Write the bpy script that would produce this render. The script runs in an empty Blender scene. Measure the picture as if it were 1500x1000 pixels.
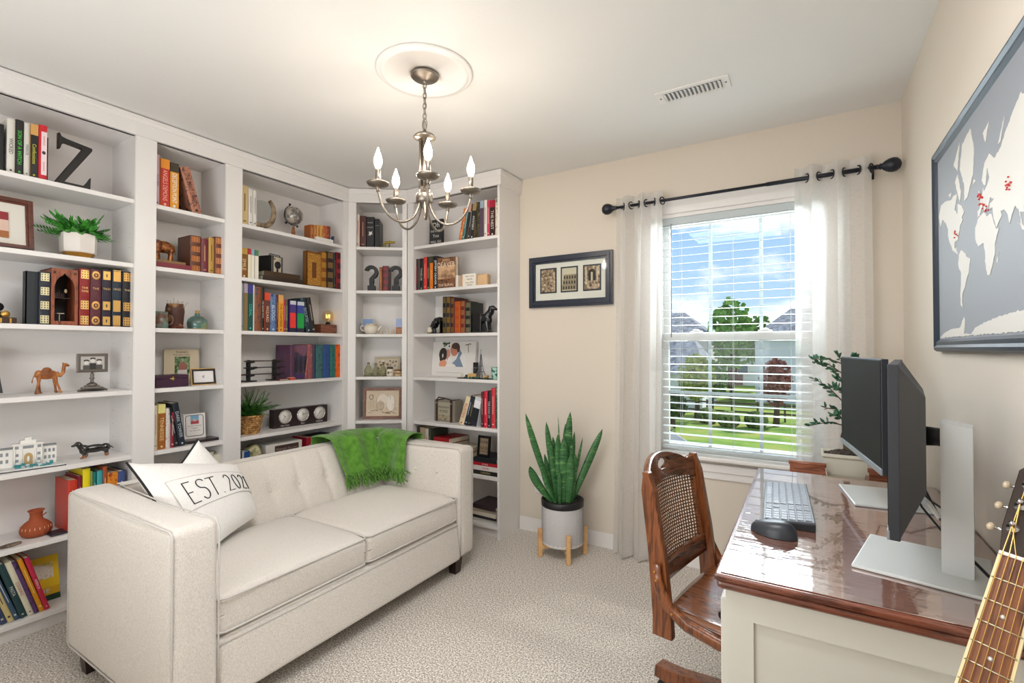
import bpy, bmesh, math, random
from mathutils import Vector, Matrix, noise
R_ = math.radians
SC = bpy.context.scene
COL = SC.collection
PI = math.pi
random.seed(7)

# ------------------------------------------------------------------ camera
cam_d = bpy.data.cameras.new('camera')
cam_d.sensor_width = 36.0
cam_d.lens = 36.0 * 710.0 / 1500.0
cam_d.clip_start = 0.02
cam_d.clip_end = 500
cam = bpy.data.objects.new('camera', cam_d)
COL.objects.link(cam)
cam.location = (0, 0, 1.256)
cam.rotation_euler = (R_(90.8), 0, R_(31.4))
SC.camera = cam
SC.view_settings.view_transform = 'Standard'
SC.view_settings.look = 'None'
SC.view_settings.exposure = 0.42
SC.view_settings.gamma = 1.0
SC.view_settings.use_curve_mapping = False

# ------------------------------------------------------------------ sky
def hexc(h):
    c = [int(h[i:i + 2], 16) / 255 for i in (0, 2, 4)]
    return tuple(x / 12.92 if x <= .04045 else ((x + .055) / 1.055) ** 2.4 for x in c) + (1.0,)

world = bpy.data.worlds.new('world')
SC.world = world
world.use_nodes = True
nt = world.node_tree
nt.nodes.clear()
def N(nt, t, **k):
    n = nt.nodes.new(t)
    for a, b in k.items():
        setattr(n, a, b)
    return n
tc = N(nt, 'ShaderNodeTexCoord')
sep = N(nt, 'ShaderNodeSeparateXYZ')
nt.links.new(tc.outputs['Generated'], sep.inputs[0])
rmp = N(nt, 'ShaderNodeValToRGB')
rmp.color_ramp.elements[0].position = 0.0
rmp.color_ramp.elements[0].color = hexc('b4cfe6')
rmp.color_ramp.elements[1].position = 0.5
rmp.color_ramp.elements[1].color = hexc('5f96d2')
nt.links.new(sep.outputs['Z'], rmp.inputs[0])
mp = N(nt, 'ShaderNodeMapping')
mp.inputs['Scale'].default_value = (1, 1, 2.2)
mp.inputs['Location'].default_value = (0.35, 0.1, 0.55)
nt.links.new(tc.outputs['Generated'], mp.inputs[0])
nz = N(nt, 'ShaderNodeTexNoise')
nz.inputs['Scale'].default_value = 3.6
nz.inputs['Detail'].default_value = 9
nz.inputs['Roughness'].default_value = .58
nt.links.new(mp.outputs[0], nz.inputs[0])
cr = N(nt, 'ShaderNodeValToRGB')
cr.color_ramp.elements[0].position = .47
cr.color_ramp.elements[1].position = .60
nt.links.new(nz.outputs[0], cr.inputs[0])
mx = N(nt, 'ShaderNodeMixRGB')
nt.links.new(cr.outputs[0], mx.inputs[0])
nt.links.new(rmp.outputs[0], mx.inputs[1])
mx.inputs[2].default_value = (1.0, 1.0, 1.0, 1)
bg = N(nt, 'ShaderNodeBackground')
bg.inputs[1].default_value = SKY = 1.05
nt.links.new(mx.outputs[0], bg.inputs[0])
wo = N(nt, 'ShaderNodeOutputWorld')
nt.links.new(bg.outputs[0], wo.inputs[0])

# ------------------------------------------------------------------ lights
def lamp(name, typ, loc, rot, energy, color, **k):
    d = bpy.data.lights.new(name, typ)
    d.energy = energy
    d.color = color
    for a, b in k.items():
        setattr(d, a, b)
    o = bpy.data.objects.new(name, d)
    COL.objects.link(o)
    o.location = loc
    o.rotation_euler = rot
    return o
# outdoor sun (lights lawn and houses, high behind the window wall so no beam enters the room)
lamp('sun', 'SUN', (0, 0, 20), (R_(-38), R_(28), 0), 3.6, (1, .96, .9), angle=R_(3))
# added fill in front of the closed rear wall, shining into the room
lamp('rear_fill', 'AREA', (-1.4, -1.25, 1.35), (R_(90), 0, 0), 4, (.95, .98, 1.0), shape='RECTANGLE', size=2.2, size_y=1.9)
# added downward fill under the ceiling, out of view; no fitting there
lamp('overhead_fill', 'AREA', (-.62, 0.78, 2.41), (0, 0, 0), 18, (.97, .98, 1.0), shape='RECTANGLE', size=.8, size_y=.6)
# daylight bounced in by the window
lamp('window_daylight', 'AREA', (-.35, 3.75, 2.45), (R_(-62), 0, 0), 190, (.88, .95, 1.0), shape='RECTANGLE', size=1.8, size_y=1.4)

# unseen fill behind the camera, added to brighten the ceiling
lamp('upward_fill', 'AREA', (-1.3, -.55, 1.15), (R_(180 - 48), 0, 0), 20, (.95, .98, 1.0), shape='RECTANGLE', size=1.8, size_y=.9)

# ------------------------------------------------------------------ materials
MATS = {}
def mat(key, base='808080', rough=.5, metal=0., spec=.5, coat=0., noise_=None, bump=None, grain=None, trans=0., emit=None, sheen=0., ior=None, zsplit=None, brick=None, coatr=.03, alpha=1.):
    if key in MATS:
        return MATS[key]
    m = bpy.data.materials.new(key)
    m.use_nodes = True
    t = m.node_tree
    b = t.nodes['Principled BSDF']
    I = b.inputs
    I['Base Color'].default_value = hexc(base)
    m.diffuse_color = hexc(base)
    I['Roughness'].default_value = rough
    I['Metallic'].default_value = metal
    I['Specular IOR Level'].default_value = spec
    I['Coat Weight'].default_value = coat
    I['Coat Roughness'].default_value = coatr
    I['Transmission Weight'].default_value = trans
    I['Sheen Weight'].default_value = sheen
    I['Alpha'].default_value = alpha
    if ior: I['IOR'].default_value = ior
    if emit:
        I['Emission Color'].default_value = hexc(emit[0])
        I['Emission Strength'].default_value = emit[1]
    c = t.nodes.new('ShaderNodeTexCoord')
    def nz(scale, detail=3, vec=None, rough=.5):
        n = t.nodes.new('ShaderNodeTexNoise')
        n.inputs['Scale'].default_value = scale
        n.inputs['Detail'].default_value = detail
        n.inputs['Roughness'].default_value = rough
        if vec:
            mp = t.nodes.new('ShaderNodeMapping')
            mp.inputs['Scale'].default_value = vec
            t.links.new(c.outputs['Object'], mp.inputs[0])
            t.links.new(mp.outputs[0], n.inputs[0])
        else:
            t.links.new(c.outputs['Object'], n.inputs[0])
        return n
    def ramp(src, cols):
        r = t.nodes.new('ShaderNodeValToRGB')
        e = r.color_ramp.elements
        e[0].position, e[0].color = cols[0][0], hexc(cols[0][1])
        e[1].position, e[1].color = cols[-1][0], hexc(cols[-1][1])
        for p, h in cols[1:-1]:
            x = e.new(p); x.color = hexc(h)
        t.links.new(src, r.inputs[0])
        return r
    if noise_:      # (list of (pos,hex), scale, detail, vec)
        n = nz(noise_[1], noise_[2], noise_[3] if len(noise_) > 3 else None, .6)
        r = ramp(n.outputs[0], noise_[0])
        t.links.new(r.outputs[0], I['Base Color'])
    if zsplit:      # (z, hex below)
        s = t.nodes.new('ShaderNodeSeparateXYZ'); t.links.new(c.outputs['Object'], s.inputs[0])
        g = t.nodes.new('ShaderNodeMath'); g.operation = 'GREATER_THAN'; g.inputs[1].default_value = zsplit[0]
        t.links.new(s.outputs['Z'], g.inputs[0])
        x = t.nodes.new('ShaderNodeMixRGB'); x.inputs[1].default_value = hexc(zsplit[1]); x.inputs[2].default_value = hexc(base)
        t.links.new(g.outputs[0], x.inputs[0]); t.links.new(x.outputs[0], I['Base Color'])
    if bump:        # (scale, strength, distance, vec)
        n = nz(bump[0], 4, bump[3] if len(bump) > 3 else None)
        bp = t.nodes.new('ShaderNodeBump')
        bp.inputs['Strength'].default_value = bump[1]
        bp.inputs['Distance'].default_value = bump[2]
        t.links.new(n.outputs[0], bp.inputs['Height'])
        t.links.new(bp.outputs[0], I['Normal'])
    MATS[key] = m
    return m
def wood(key, dark, light, vec=(2, 30, 30), rough=.35, coat=0., scale=2.5):
    return mat(key, light, rough, coat=coat, noise_=([(.3, dark), (.5, light), (.62, dark), (.75, light)], scale, 4, vec), bump=(scale * 3, .08, .002, vec))

WHITE = mat('shelf_white', 'eae7e5', .38)
WALL = mat('wall_paint', 'dcd2c4', .8, bump=(160, .12, .001))
CEIL = mat('ceiling_paint', 'e8e7e4', .9, bump=(60, .25, .002))
TRIM = mat('trim_white', 'ece9e6', .3)
CARPET = mat('carpet', 'c0b6aa', 1.0, spec=.1, sheen=.3, noise_=([(.38, '8e8378'), (.47, 'c0b6aa'), (.53, 'd6cdc2'), (.62, 'faf4ec')], 150, 3), bump=(150, .7, .008))
BLACK = mat('satin_black', '16171a', .4)
IRON = mat('brushed_nickel', '8f867c', .38, 1.0)
GOLD = mat('gilding', 'd8aa55', .35, .7)
PAPER = mat('book_pages', 'e4dac4', .9, noise_=([(.35, 'd2c5aa'), (.65, 'efe7d6')], 40, 2, (1, 1, 14)))

# ------------------------------------------------------------------ mesh builder
class MB:
    def __init__(s):
        s.v = []; s.f = []; s.mi = []; s.sm = []; s.mats = []
    def add(s, vs, fs, m, M=None, smooth=False):
        if m not in s.mats: s.mats.append(m)
        k = s.mats.index(m); o = len(s.v)
        s.v += [tuple(M @ Vector(p)) for p in vs] if M is not None else [tuple(p) for p in vs]
        s.f += [tuple(i + o for i in f) for f in fs]
        s.mi += [k] * len(fs); s.sm += [smooth] * len(fs)
        return s
    def box(s, x0, y0, z0, x1, y1, z1, m, M=None, bev=0, seg=2):
        if bev > 0:
            bm = bmesh.new(); bmesh.ops.create_cube(bm, size=1)
            for v in bm.verts:
                v.co = ((x0 + x1) / 2 + v.co.x * (x1 - x0), (y0 + y1) / 2 + v.co.y * (y1 - y0), (z0 + z1) / 2 + v.co.z * (z1 - z0))
            bmesh.ops.bevel(bm, geom=list(bm.edges), offset=bev, segments=seg, profile=.5, affect='EDGES')
            s.bm(bm, m, M); return s
        vs = [(x, y, z) for x in (x0, x1) for y in (y0, y1) for z in (z0, z1)]
        return s.add(vs, [(0, 1, 3, 2), (4, 6, 7, 5), (0, 4, 5, 1), (2, 3, 7, 6), (0, 2, 6, 4), (1, 5, 7, 3)], m, M)
    def bm(s, bm, m, M=None, smooth=False):
        bm.verts.ensure_lookup_table()
        for i, v in enumerate(bm.verts): v.index = i
        s.add([tuple(v.co) for v in bm.verts], [[v.index for v in f.verts] for f in bm.faces], m, M, smooth)
        bm.free()
    def tube(s, pts, r, m, n=8, M=None, cap=True, flat=None):
        P = [Vector(p) for p in pts]; L = len(P)
        rs = r if isinstance(r, (list, tuple)) else [r] * L
        vs = []; fs = []; up = None
        for i, p in enumerate(P):
            t = (P[min(i + 1, L - 1)] - P[max(i - 1, 0)]).normalized()
            if up is None:
                up = Vector((0, 0, 1)) if abs(t.z) < .9 else Vector((0, 1, 0))
            a = t.cross(up)
            if a.length < 1e-6: a = t.orthogonal()
            a.normalize(); b = a.cross(t).normalized(); up = b
            for k in range(n):
                th = 2 * PI * k / n
                vs.append(p + a * math.cos(th) * rs[i] + b * math.sin(th) * rs[i] * (flat or 1))
        for i in range(L - 1):
            for k in range(n):
                k2 = (k + 1) % n
                fs.append((i * n + k, i * n + k2, (i + 1) * n + k2, (i + 1) * n + k))
        if cap:
            fs.append(tuple(range(n - 1, -1, -1))); fs.append(tuple((L - 1) * n + k for k in range(n)))
        return s.add(vs, fs, m, M, n > 5)
    def lathe(s, prof, m, n=20, M=None, sx=1, sy=1):
        vs = []; fs = []
        for r, z in prof:
            for k in range(n):
                a = 2 * PI * k / n; vs.append((r * math.cos(a) * sx, r * math.sin(a) * sy, z))
        for i in range(len(prof) - 1):
            for k in range(n):
                k2 = (k + 1) % n
                fs.append((i * n + k, i * n + k2, (i + 1) * n + k2, (i + 1) * n + k))
        fs.append(tuple(range(n - 1, -1, -1))); fs.append(tuple((len(prof) - 1) * n + k for k in range(n)))
        return s.add(vs, fs, m, M, True)
    def ball(s, c, r, m, n=12, M=None):
        if not isinstance(r, (tuple, list)): r = (r, r, r)
        prof = [(max(math.sin(PI * i / (n - 2)), .001), -math.cos(PI * i / (n - 2))) for i in range(n - 1)]
        T = Matrix.Translation(c) @ Matrix.Diagonal((r[0], r[1], r[2], 1))
        return s.lathe(prof, m, n, (M @ T) if M is not None else T)
    def prism(s, poly, y0, y1, m, M=None, bev=0):
        n = len(poly)
        bm = bmesh.new()
        a = [bm.verts.new((x, y0, z)) for x, z in poly]
        f = bm.faces.new(a)
        r = bmesh.ops.extrude_face_region(bm, geom=[f])
        for v in [g for g in r['geom'] if isinstance(g, bmesh.types.BMVert)]: v.co.y = y1
        bmesh.ops.recalc_face_normals(bm, faces=bm.faces)
        if bev: bmesh.ops.bevel(bm, geom=list(bm.edges), offset=bev, segments=1, affect='EDGES')
        bmesh.ops.triangulate(bm, faces=[f for f in bm.faces if len(f.verts) > 4])
        s.bm(bm, m, M); return s
    def grid(s, nu, nv, fn, m, M=None, smooth=True, skip=None):
        vs = [fn(i / nu, j / nv) for j in range(nv + 1) for i in range(nu + 1)]
        fs = [(j * (nu + 1) + i, j * (nu + 1) + i + 1, (j + 1) * (nu + 1) + i + 1, (j + 1) * (nu + 1) + i)
              for j in range(nv) for i in range(nu) if not (skip and skip((i + .5) / nu, (j + .5) / nv))]
        return s.add(vs, fs, m, M, smooth)
    def soft(s, x0, y0, z0, x1, y1, z1, r, m, n=8, bulge=(0, 0, 0), warp=None, M=None, es=3):
        lo = Vector((x0, y0, z0)); hi = Vector((x1, y1, z1)); c = (lo + hi) / 2; h = (hi - lo) / 2
        def params(hh):
            e = min(r / hh, .98)
            a = [-1 + e * k / es for k in range(es)]
            mid = [-(1 - e) + 2 * (1 - e) * k / n for k in range(n + 1)]
            return a + mid + [-x for x in reversed(a)]
        ps = [params(h[i]) for i in range(3)]
        vs = []; idx = {}; fs = []
        def vert(i, j, k):
            key = (i, j, k)
            if key in idx: return idx[key]
            t = Vector((ps[0][i], ps[1][j], ps[2][k]))
            p = Vector([c[a] + h[a] * t[a] for a in range(3)])
            q = Vector([min(max(p[a], lo[a] + min(r, h[a])), hi[a] - min(r, h[a])) for a in range(3)])
            d = p - q
            if d.length > 1e-9:
                q2 = q + d.normalized() * min(r, max(abs(d.x), abs(d.y), abs(d.z)))
                p = q2
            for a in range(3):
                b1, b2 = (a + 1) % 3, (a + 2) % 3
                p[a] += t[a] * bulge[a] * (1 - t[b1] ** 2) * (1 - t[b2] ** 2)
            if warp: p = warp(p, t)
            idx[key] = len(vs); vs.append(p); return idx[key]
        L = [len(x) - 1 for x in ps]
        for a in range(3):
            b, c2 = (a + 1) % 3, (a + 2) % 3
            for side in (0, L[a]):
                for i in range(L[b]):
                    for j in range(L[c2]):
                        q = []
                        for di, dj in ((0, 0), (1, 0), (1, 1), (0, 1)):
                            k = [0, 0, 0]; k[a] = side; k[b] = i + di; k[c2] = j + dj
                            q.append(vert(*k))
                        if side == 0: q.reverse()
                        fs.append(tuple(q))
        return s.add(vs, fs, m, M, True)
    def text(s, body, size, m, M, maxw=None, ext=.0002, align='CENTER', fn=None, sx=1.0):
        me = text_mesh(body, align, ext / size)
        w = max((v.co.x for v in me.vertices), default=1) - min((v.co.x for v in me.vertices), default=0)
        if maxw and w * size * sx > maxw: sx = maxw / (w * size)
        ys = [v.co.y for v in me.vertices]; yc = (max(ys) + min(ys)) / 2 if ys else 0
        T = Matrix.Diagonal((size * sx, size, size, 1)) @ Matrix.Translation((0, -yc, 0))
        vs = [T @ v.co for v in me.vertices]
        if fn: vs = [fn(v) for v in vs]
        return s.add(vs, [tuple(p.vertices) for p in me.polygons], m, M)
    def obj(s, name, parent=None, M=None, fixn=False):
        me = bpy.data.meshes.new(name)
        me.from_pydata(s.v, [], s.f)
        for m in s.mats: me.materials.append(m)
        me.polygons.foreach_set('material_index', s.mi)
        me.polygons.foreach_set('use_smooth', s.sm)
        me.update()
        o = bpy.data.objects.new(name, me)
        COL.objects.link(o)
        if parent: o.parent = parent
        return o
TM = {}
def text_mesh(body, align, ext):
    k = (body, align)
    if k not in TM:
        c = bpy.data.curves.new('t', 'FONT'); c.body = body; c.align_x = align; c.size = 1; c.extrude = 0.004; c.resolution_u = 2
        o = bpy.data.objects.new('t', c); COL.objects.link(o)
        bpy.context.view_layer.update()
        TM[k] = bpy.data.meshes.new_from_object(o.evaluated_get(bpy.context.evaluated_depsgraph_get()))
        bpy.data.objects.remove(o); bpy.data.curves.remove(c)
    return TM[k]
def smoothed(o, lv=1):
    m = o.modifiers.new('s', 'SUBSURF'); m.levels = lv; m.render_levels = lv
    return o
def remesh(o, vox, it=4):
    m = o.modifiers.new('r', 'REMESH'); m.mode = 'VOXEL'; m.voxel_size = vox; m.use_smooth_shade = True
    m = o.modifiers.new('c', 'SMOOTH'); m.iterations = it; m.factor = .5
    return o
def tag(o, label, cat, group=None, kind=None):
    o['label'] = label; o['category'] = cat
    if group: o['group'] = group
    if kind: o['kind'] = kind
    return o
def thing(name, label, cat, loc=(0, 0, 0), rz=0, group=None, rot=None):
    o = bpy.data.objects.new(name, None); o.empty_display_size = .05
    COL.objects.link(o); o.location = loc; o.rotation_euler = rot or (0, 0, rz)
    return tag(o, label, cat, group)
def struct(mb, name, parent=None):
    o = mb.obj(name, parent)
    if not parent: o['kind'] = 'structure'
    return o
def T(x, y, z): return Matrix.Translation((x, y, z))
def RX(a): return Matrix.Rotation(R_(a), 4, 'X')
def RY(a): return Matrix.Rotation(R_(a), 4, 'Y')
def RZ(a): return Matrix.Rotation(R_(a), 4, 'Z')
FACE = RX(90)      # text in xy plane -> stands up facing -y

# ------------------------------------------------------------------ shelf frames (local x right, y inward, z up)
SZ = {1: 2.01, 2: 1.685, 3: 1.362, 4: 1.045, 5: .72, 6: .40, 7: .08}
def pos(bay, u, d, z):
    """bay A B C stand on the left wall, D is the corner unit, E the unit on the window wall"""
    if bay in 'ABC': return (-2.9 - d, u, z), R_(90)
    if bay == 'D': return (-2.9 + .799 * u - .602 * d, 2.42 + .602 * u + .799 * d, z), R_(37)
    return (u, 2.68 + d, z), 0.0
def shelf_thing(name, label, cat, bay, u, d, z, group=None, dz=0):
    p, r = pos(bay, u, d, z)
    return thing(name, label, cat, p, r + R_(dz), group)

# ================================================================== SETTING
XL, XR, YB, YF, H = -3.18, .39, 2.94, -1.40, 2.44
struct(MB().box(XL, YF, -.1, XR, YB, 0, CARPET), 'floor')
struct(MB().box(XL, YF, H, XR, YB, H + .1, CEIL), 'ceiling')
struct(MB().box(XL - .12, YF, -.1, XL, YB + .12, H + .1, WALL), 'wall_left')
struct(MB().box(XR, YF, -.1, XR + .12, YB + .12, H + .1, WALL), 'wall_right')
struct(MB().box(XL - .12, YF - .12, -.1, XR + .12, YF, H + .1, WALL), 'wall_front')
WX0, WX1, WZ0, WZ1 = -.81, .10, .62, 2.06
w = MB()
w.box(XL, YB, -.1, WX0, YB + .14, H + .1, WALL); w.box(WX1, YB, -.1, XR, YB + .14, H + .1, WALL)
w.box(WX0, YB, WZ1, WX1, YB + .14, H + .1, WALL); w.box(WX0, YB, -.1, WX1, YB + .14, WZ0, WALL)
struct(w, 'wall_back')
def baseb(x0, x1):
    b = MB(); prof = [(0, 0), (0, .075), (.004, .082), (.006, .09), (.013, .094), (.014, 0)]
    vs = [(x, YB - d, z) for x in (x0, x1) for d, z in prof]; n = len(prof)
    return b.add(vs, [(i, (i + 1) % n, n + (i + 1) % n, n + i) for i in range(n)] + [tuple(range(n)), tuple(range(2 * n - 1, n - 1, -1))], TRIM)
struct(baseb(-1.725, XR), 'baseboard_back')
struct(MB().box(XR - .014, YF, 0, XR, YB - .014, .09, TRIM, bev=.004), 'baseboard_right')
struct(MB().box(XL, YF, 0, XR - .014, YF + .014, .09, TRIM, bev=.004), 'baseboard_front')
# cornice running over all five bookcases, just under the ceiling
def cornice():
    out = [(-2.885, -.2), (-2.885, 2.414), (-2.551, 2.665), (-1.715, 2.665), (-1.715, 2.94)]
    back = [(-2.92, -.2), (-2.92, 2.43), (-2.56, 2.70), (-1.745, 2.70), (-1.745, 2.94)]
    b = MB()
    prof = [(0, 2.335), (0, 2.398), (.005, 2.402), (.005, 2.408), (.008, 2.414), (.008, 2.434)]
    nrm = [(1, 0), (.92, -.38), (.4, -.92), (.71, -.71), (1, 0)]
    vs = []
    for (x, y), (nx, ny) in zip(out, nrm):
        for d, z in prof: vs.append((x + nx * d, y + ny * d, z))
    n = len(prof)
    b.add(vs, [(i * n + k, (i + 1) * n + k, (i + 1) * n + k + 1, i * n + k + 1) for i in range(4) for k in range(n - 1)], WHITE)
    vs = [(x, y, z) for (x, y) in out for z in (2.335,)] + [(x, y, 2.335) for (x, y) in back]
    b.add(vs, [(i, i + 5, i + 6, i + 1) for i in range(4)], WHITE)
    vs = [(x + nx * .008, y + ny * .008, 2.434) for (x, y), (nx, ny) in zip(out, nrm)] + [(x, y, 2.434) for (x, y) in back]
    b.add(vs, [(i, i + 1, i + 6, i + 5) for i in range(4)], WHITE)
    vs = [(x, y, z) for (x, y) in back for z in (2.335, 2.434)]
    b.add(vs, [(2 * i, 2 * i + 1, 2 * i + 3, 2 * i + 2) for i in range(4)], WHITE)
    return b
struct(cornice(), 'trim_1')

# ---- bookcases
SHW = .022
def bookcase(bay, name, label, u0, u1, dep, fl, fr, plinth=.012):
    """u0..u1 = clear opening, fl / fr = width of the face stile left and right"""
    t = shelf_thing('bookcase', label, 'bookcase', bay, 0, 0, 0)
    p = .018
    for a, b in ((u0 - p, u0), (u1, u1 + p)):
        MB().box(a, .001, 0, b, dep, 2.34, WHITE).obj('side_panel', t)
    bp = MB().box(u0, dep - .006, .05, u1, dep, 2.34, WHITE).obj('back_panel', t)
    for k in range(1, 8):
        z = SZ[k]
        sh = MB().box(u0 + .0005, .004, z - SHW, u1 - .0005, dep - .006, z, WHITE, bev=.0015, seg=1).obj('shelf', t)
    MB().box(u0, .004, 2.335, u1, dep - .006, 2.352, WHITE).obj('top_panel', t)
    MB().box(u0, .03, 0, u1, .045, SZ[7] - SHW, WHITE).obj('plinth', t)
    if fl: MB().box(u0 - fl, -.004, 0, u0 - .002, .001, 2.338, WHITE).obj('face_stile', t)
    if fr: MB().box(u1 + .002, -.004, 0, u1 + fr, .001, 2.338, WHITE).obj('face_stile', t)
    pins = MB()
    for k in range(26):
        z = .3 + k * .07
        for y in (.05, dep - .05):
            pins.tube([(u1 - .0006, y, z), (u1 + .003, y, z)], .0022, mat('pin_hole', '8a8680', .6), 6)
    pins.obj('pin_holes', t)
    return t
bookcase('A', 'bookcase', 'wide white open bookcase at the far left, holding the camel and white palace model', .33, 1.09, .28, .05, 0)
bookcase('B', 'bookcase', 'narrow white bookcase second from the left, holding the bronze elephant', 1.186, 1.535, .28, .094, 0)
bookcase('C', 'bookcase', 'wide white bookcase in the middle of the left wall, holding the globe and triple clock', 1.635, 2.379, .28, .098, .041)
bookcase('D', 'bookcase', 'narrow white bookcase set diagonally in the corner, holding the question marks', .06, .395, .26, .056, .036)
te = bookcase('E', 'bookcase', 'white bookcase on the window wall, holding the dog bookends and wedding photo', -2.493, -1.748, .258, .055, .018)
# ---- air vent, medallion
vt = thing('ceiling_vent', 'white louvred air vent in the ceiling above the window side', 'vent', (-.443, 2.31, 2.44))
MB().box(-.158, -.055, -.006, .158, .055, 0, TRIM, bev=.002).box(-.125, -.034, -.0075, .125, .034, -.006, mat('vent_dark', '85888c', .8)).obj('frame', vt)
lv = MB()
for k in range(14):
    lv.box(-.0065, -.034, -.0015, .0065, .034, .0015, TRIM, T(-.117 + k * .018, 0, -.011) @ RY(38))
lv.obj('louvres', vt)
sc = MB()
for s in (-1, 1): sc.lathe([(.004, -.008), (.004, -.006)], mat('screw', '707070', .4, .8), 8, T(s * .142, 0, 0))
sc.obj('screws', vt)
md = MB().lathe([(.205, 0), (.205, -.006), (.198, -.012), (.190, -.008), (.186, -.012), (.172, -.014), (.165, -.008), (.03, -.008), (.03, 0)], TRIM, 48)
mo = md.obj('ceiling_medallion'); mo.location = (-1.395, 1.567, 2.44)
tag(mo, 'round white plaster medallion on the ceiling around the chandelier canopy', 'medallion')

# ---- window
win = MB()
win.box(WX0, YB + .0, WZ0, WX0 + .055, YB + .14, WZ1, TRIM); win.box(WX1 - .055, YB, WZ0, WX1, YB + .14, WZ1, TRIM)
win.box(WX0 + .055, YB, WZ1 - .03, WX1 - .055, YB + .14, WZ1, TRIM); win.box(WX0 + .055, YB + .02, WZ0, WX1 - .055, YB + .14, WZ0 + .02, TRIM)
struct(win, 'window_1')
W1 = bpy.data.objects['window_1']
cs = MB()
CW = .012
cs.box(WX0 - .06, YB - CW, WZ0 - .02, WX0 + .02, YB, WZ1 + .07, TRIM, bev=.003)
cs.box(WX1 - .02, YB - CW, WZ0 - .02, WX1 + .06, YB, WZ1 + .07, TRIM, bev=.003)
cs.box(WX0 - .06, YB - CW - .004, WZ1 - .01, WX1 + .06, YB, WZ1 + .07, TRIM, bev=.003)
cs.obj('casing', W1)
MB().box(WX0 - .08, YB - .055, .625, WX1 + .08, YB + .05, .648, TRIM, bev=.006).obj('sill', W1)
MB().box(WX0 - .06, YB - .02, .56, WX1 + .06, YB, .605, TRIM, bev=.003).box(WX0 - .06, YB - .012, .52, WX1 + .06, YB, .56, TRIM, bev=.003).obj('apron', W1)
def sash(z0, z1, y, name, hm=True):
    s = MB(); x0, x1 = WX0 + .055, WX1 - .055; f = .035
    s.box(x0, y, z0, x0 + f, y + .03, z1, TRIM); s.box(x1 - f, y, z0, x1, y + .03, z1, TRIM)
    s.box(x0 + f, y, z0, x1 - f, y + .03, z0 + .045, TRIM); s.box(x0 + f, y, z1 - .04, x1 - f, y + .03, z1, TRIM)
    o = s.obj(name, W1)
    mu = MB(); MUN = mat('muntin', 'c9d6da', .5)
    for k in (1, 2):
        x = x0 + (x1 - x0) * k / 3; mu.box(x - .009, y + .012, z0 + .04, x + .009, y + .018, z1 - .03, MUN)
    zc = (z0 + z1) / 2
    if hm: mu.box(x0 + f, y + .0115, zc - .009, x1 - f, y + .0175, zc + .009, MUN)
    mu.obj('muntins', o)
    g = MB().box(x0 + f, y + .021, z0 + .04, x1 - f, y + .024, z1 - .03, glass_thin()); g.obj('pane', o)
def glass_thin():
    if 'pane' in MATS: return MATS['pane']
    m = bpy.data.materials.new('pane'); m.use_nodes = True; t = m.node_tree; t.nodes.clear()
    tr = t.nodes.new('ShaderNodeBsdfTransparent'); tr.inputs[0].default_value = (.97, .985, .98, 1)
    gl = t.nodes.new('ShaderNodeBsdfGlossy'); gl.inputs['Roughness'].default_value = .02
    mx = t.nodes.new('ShaderNodeMixShader'); fr = t.nodes.new('ShaderNodeFresnel'); fr.inputs[0].default_value = 1.25
    o = t.nodes.new('ShaderNodeOutputMaterial')
    t.links.new(fr.outputs[0], mx.inputs[0]); t.links.new(tr.outputs[0], mx.inputs[1]); t.links.new(gl.outputs[0], mx.inputs[2]); t.links.new(mx.outputs[0], o.inputs[0])
    MATS['pane'] = m; return m
sash(1.30, WZ1 - .03, YB + .095, 'upper_sash', False)
sash(WZ0 + .02, 1.345, YB + .06, 'lower_sash')
lk = MB()
for x in (-.56, -.20): lk.box(x - .035, YB + .045, 1.345, x + .035, YB + .085, 1.357, TRIM, bev=.004).ball((x, YB + .05, 1.36), (.02, .01, .008), TRIM)
lk.obj('sash_locks', W1)

# ---- venetian blind
SLAT = mat('blind_white', 'c2cbcd', .4)
bl = thing('window_blind', 'white horizontal slat blind lowered over the window', 'blind', (-.355, YB + .012, 0))
hw = .385
MB().box(-hw, -.006, 1.985, hw, .03, 2.03, SLAT, bev=.003).obj('headrail', bl)
sl = MB()
nsl = 29
for k in range(nsl):
    z = .708 + k * .0455
    pr = [(-.018, 0), (-.009, .0010), (0, .0014), (.009, .0010), (.018, 0), (.018, -.0011), (0, .0004), (-.018, -.0011)]
    A = R_(6)
    vs = [(x, y * math.cos(A) - zz * math.sin(A), z + y * math.sin(A) + zz * math.cos(A)) for x in (-hw, hw) for y, zz in pr]
    n = len(pr)
    sl.add(vs, [(i, (i + 1) % n, n + (i + 1) % n, n + i) for i in range(n)], SLAT)
sl.obj('slats', bl)
MB().box(-hw, -.02, .668, hw, .022, .684, SLAT, bev=.003).obj('bottom_rail', bl)
co = MB(); CORD = mat('cord_white', 'dfe2e0', .7)
for x in (-.28, 0, .28):
    for y in (-.025, .025): co.tube([(x, y, .675), (x, y, 2.0)], .0009, CORD, 4)
co.obj('ladder_cords', bl)
MB().tube([(-.33, -.03, 1.32), (-.33, -.028, 1.99)], .0035, mat('wand', '9a9ea8', .3), 6).obj('tilt_wand', bl)

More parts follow.
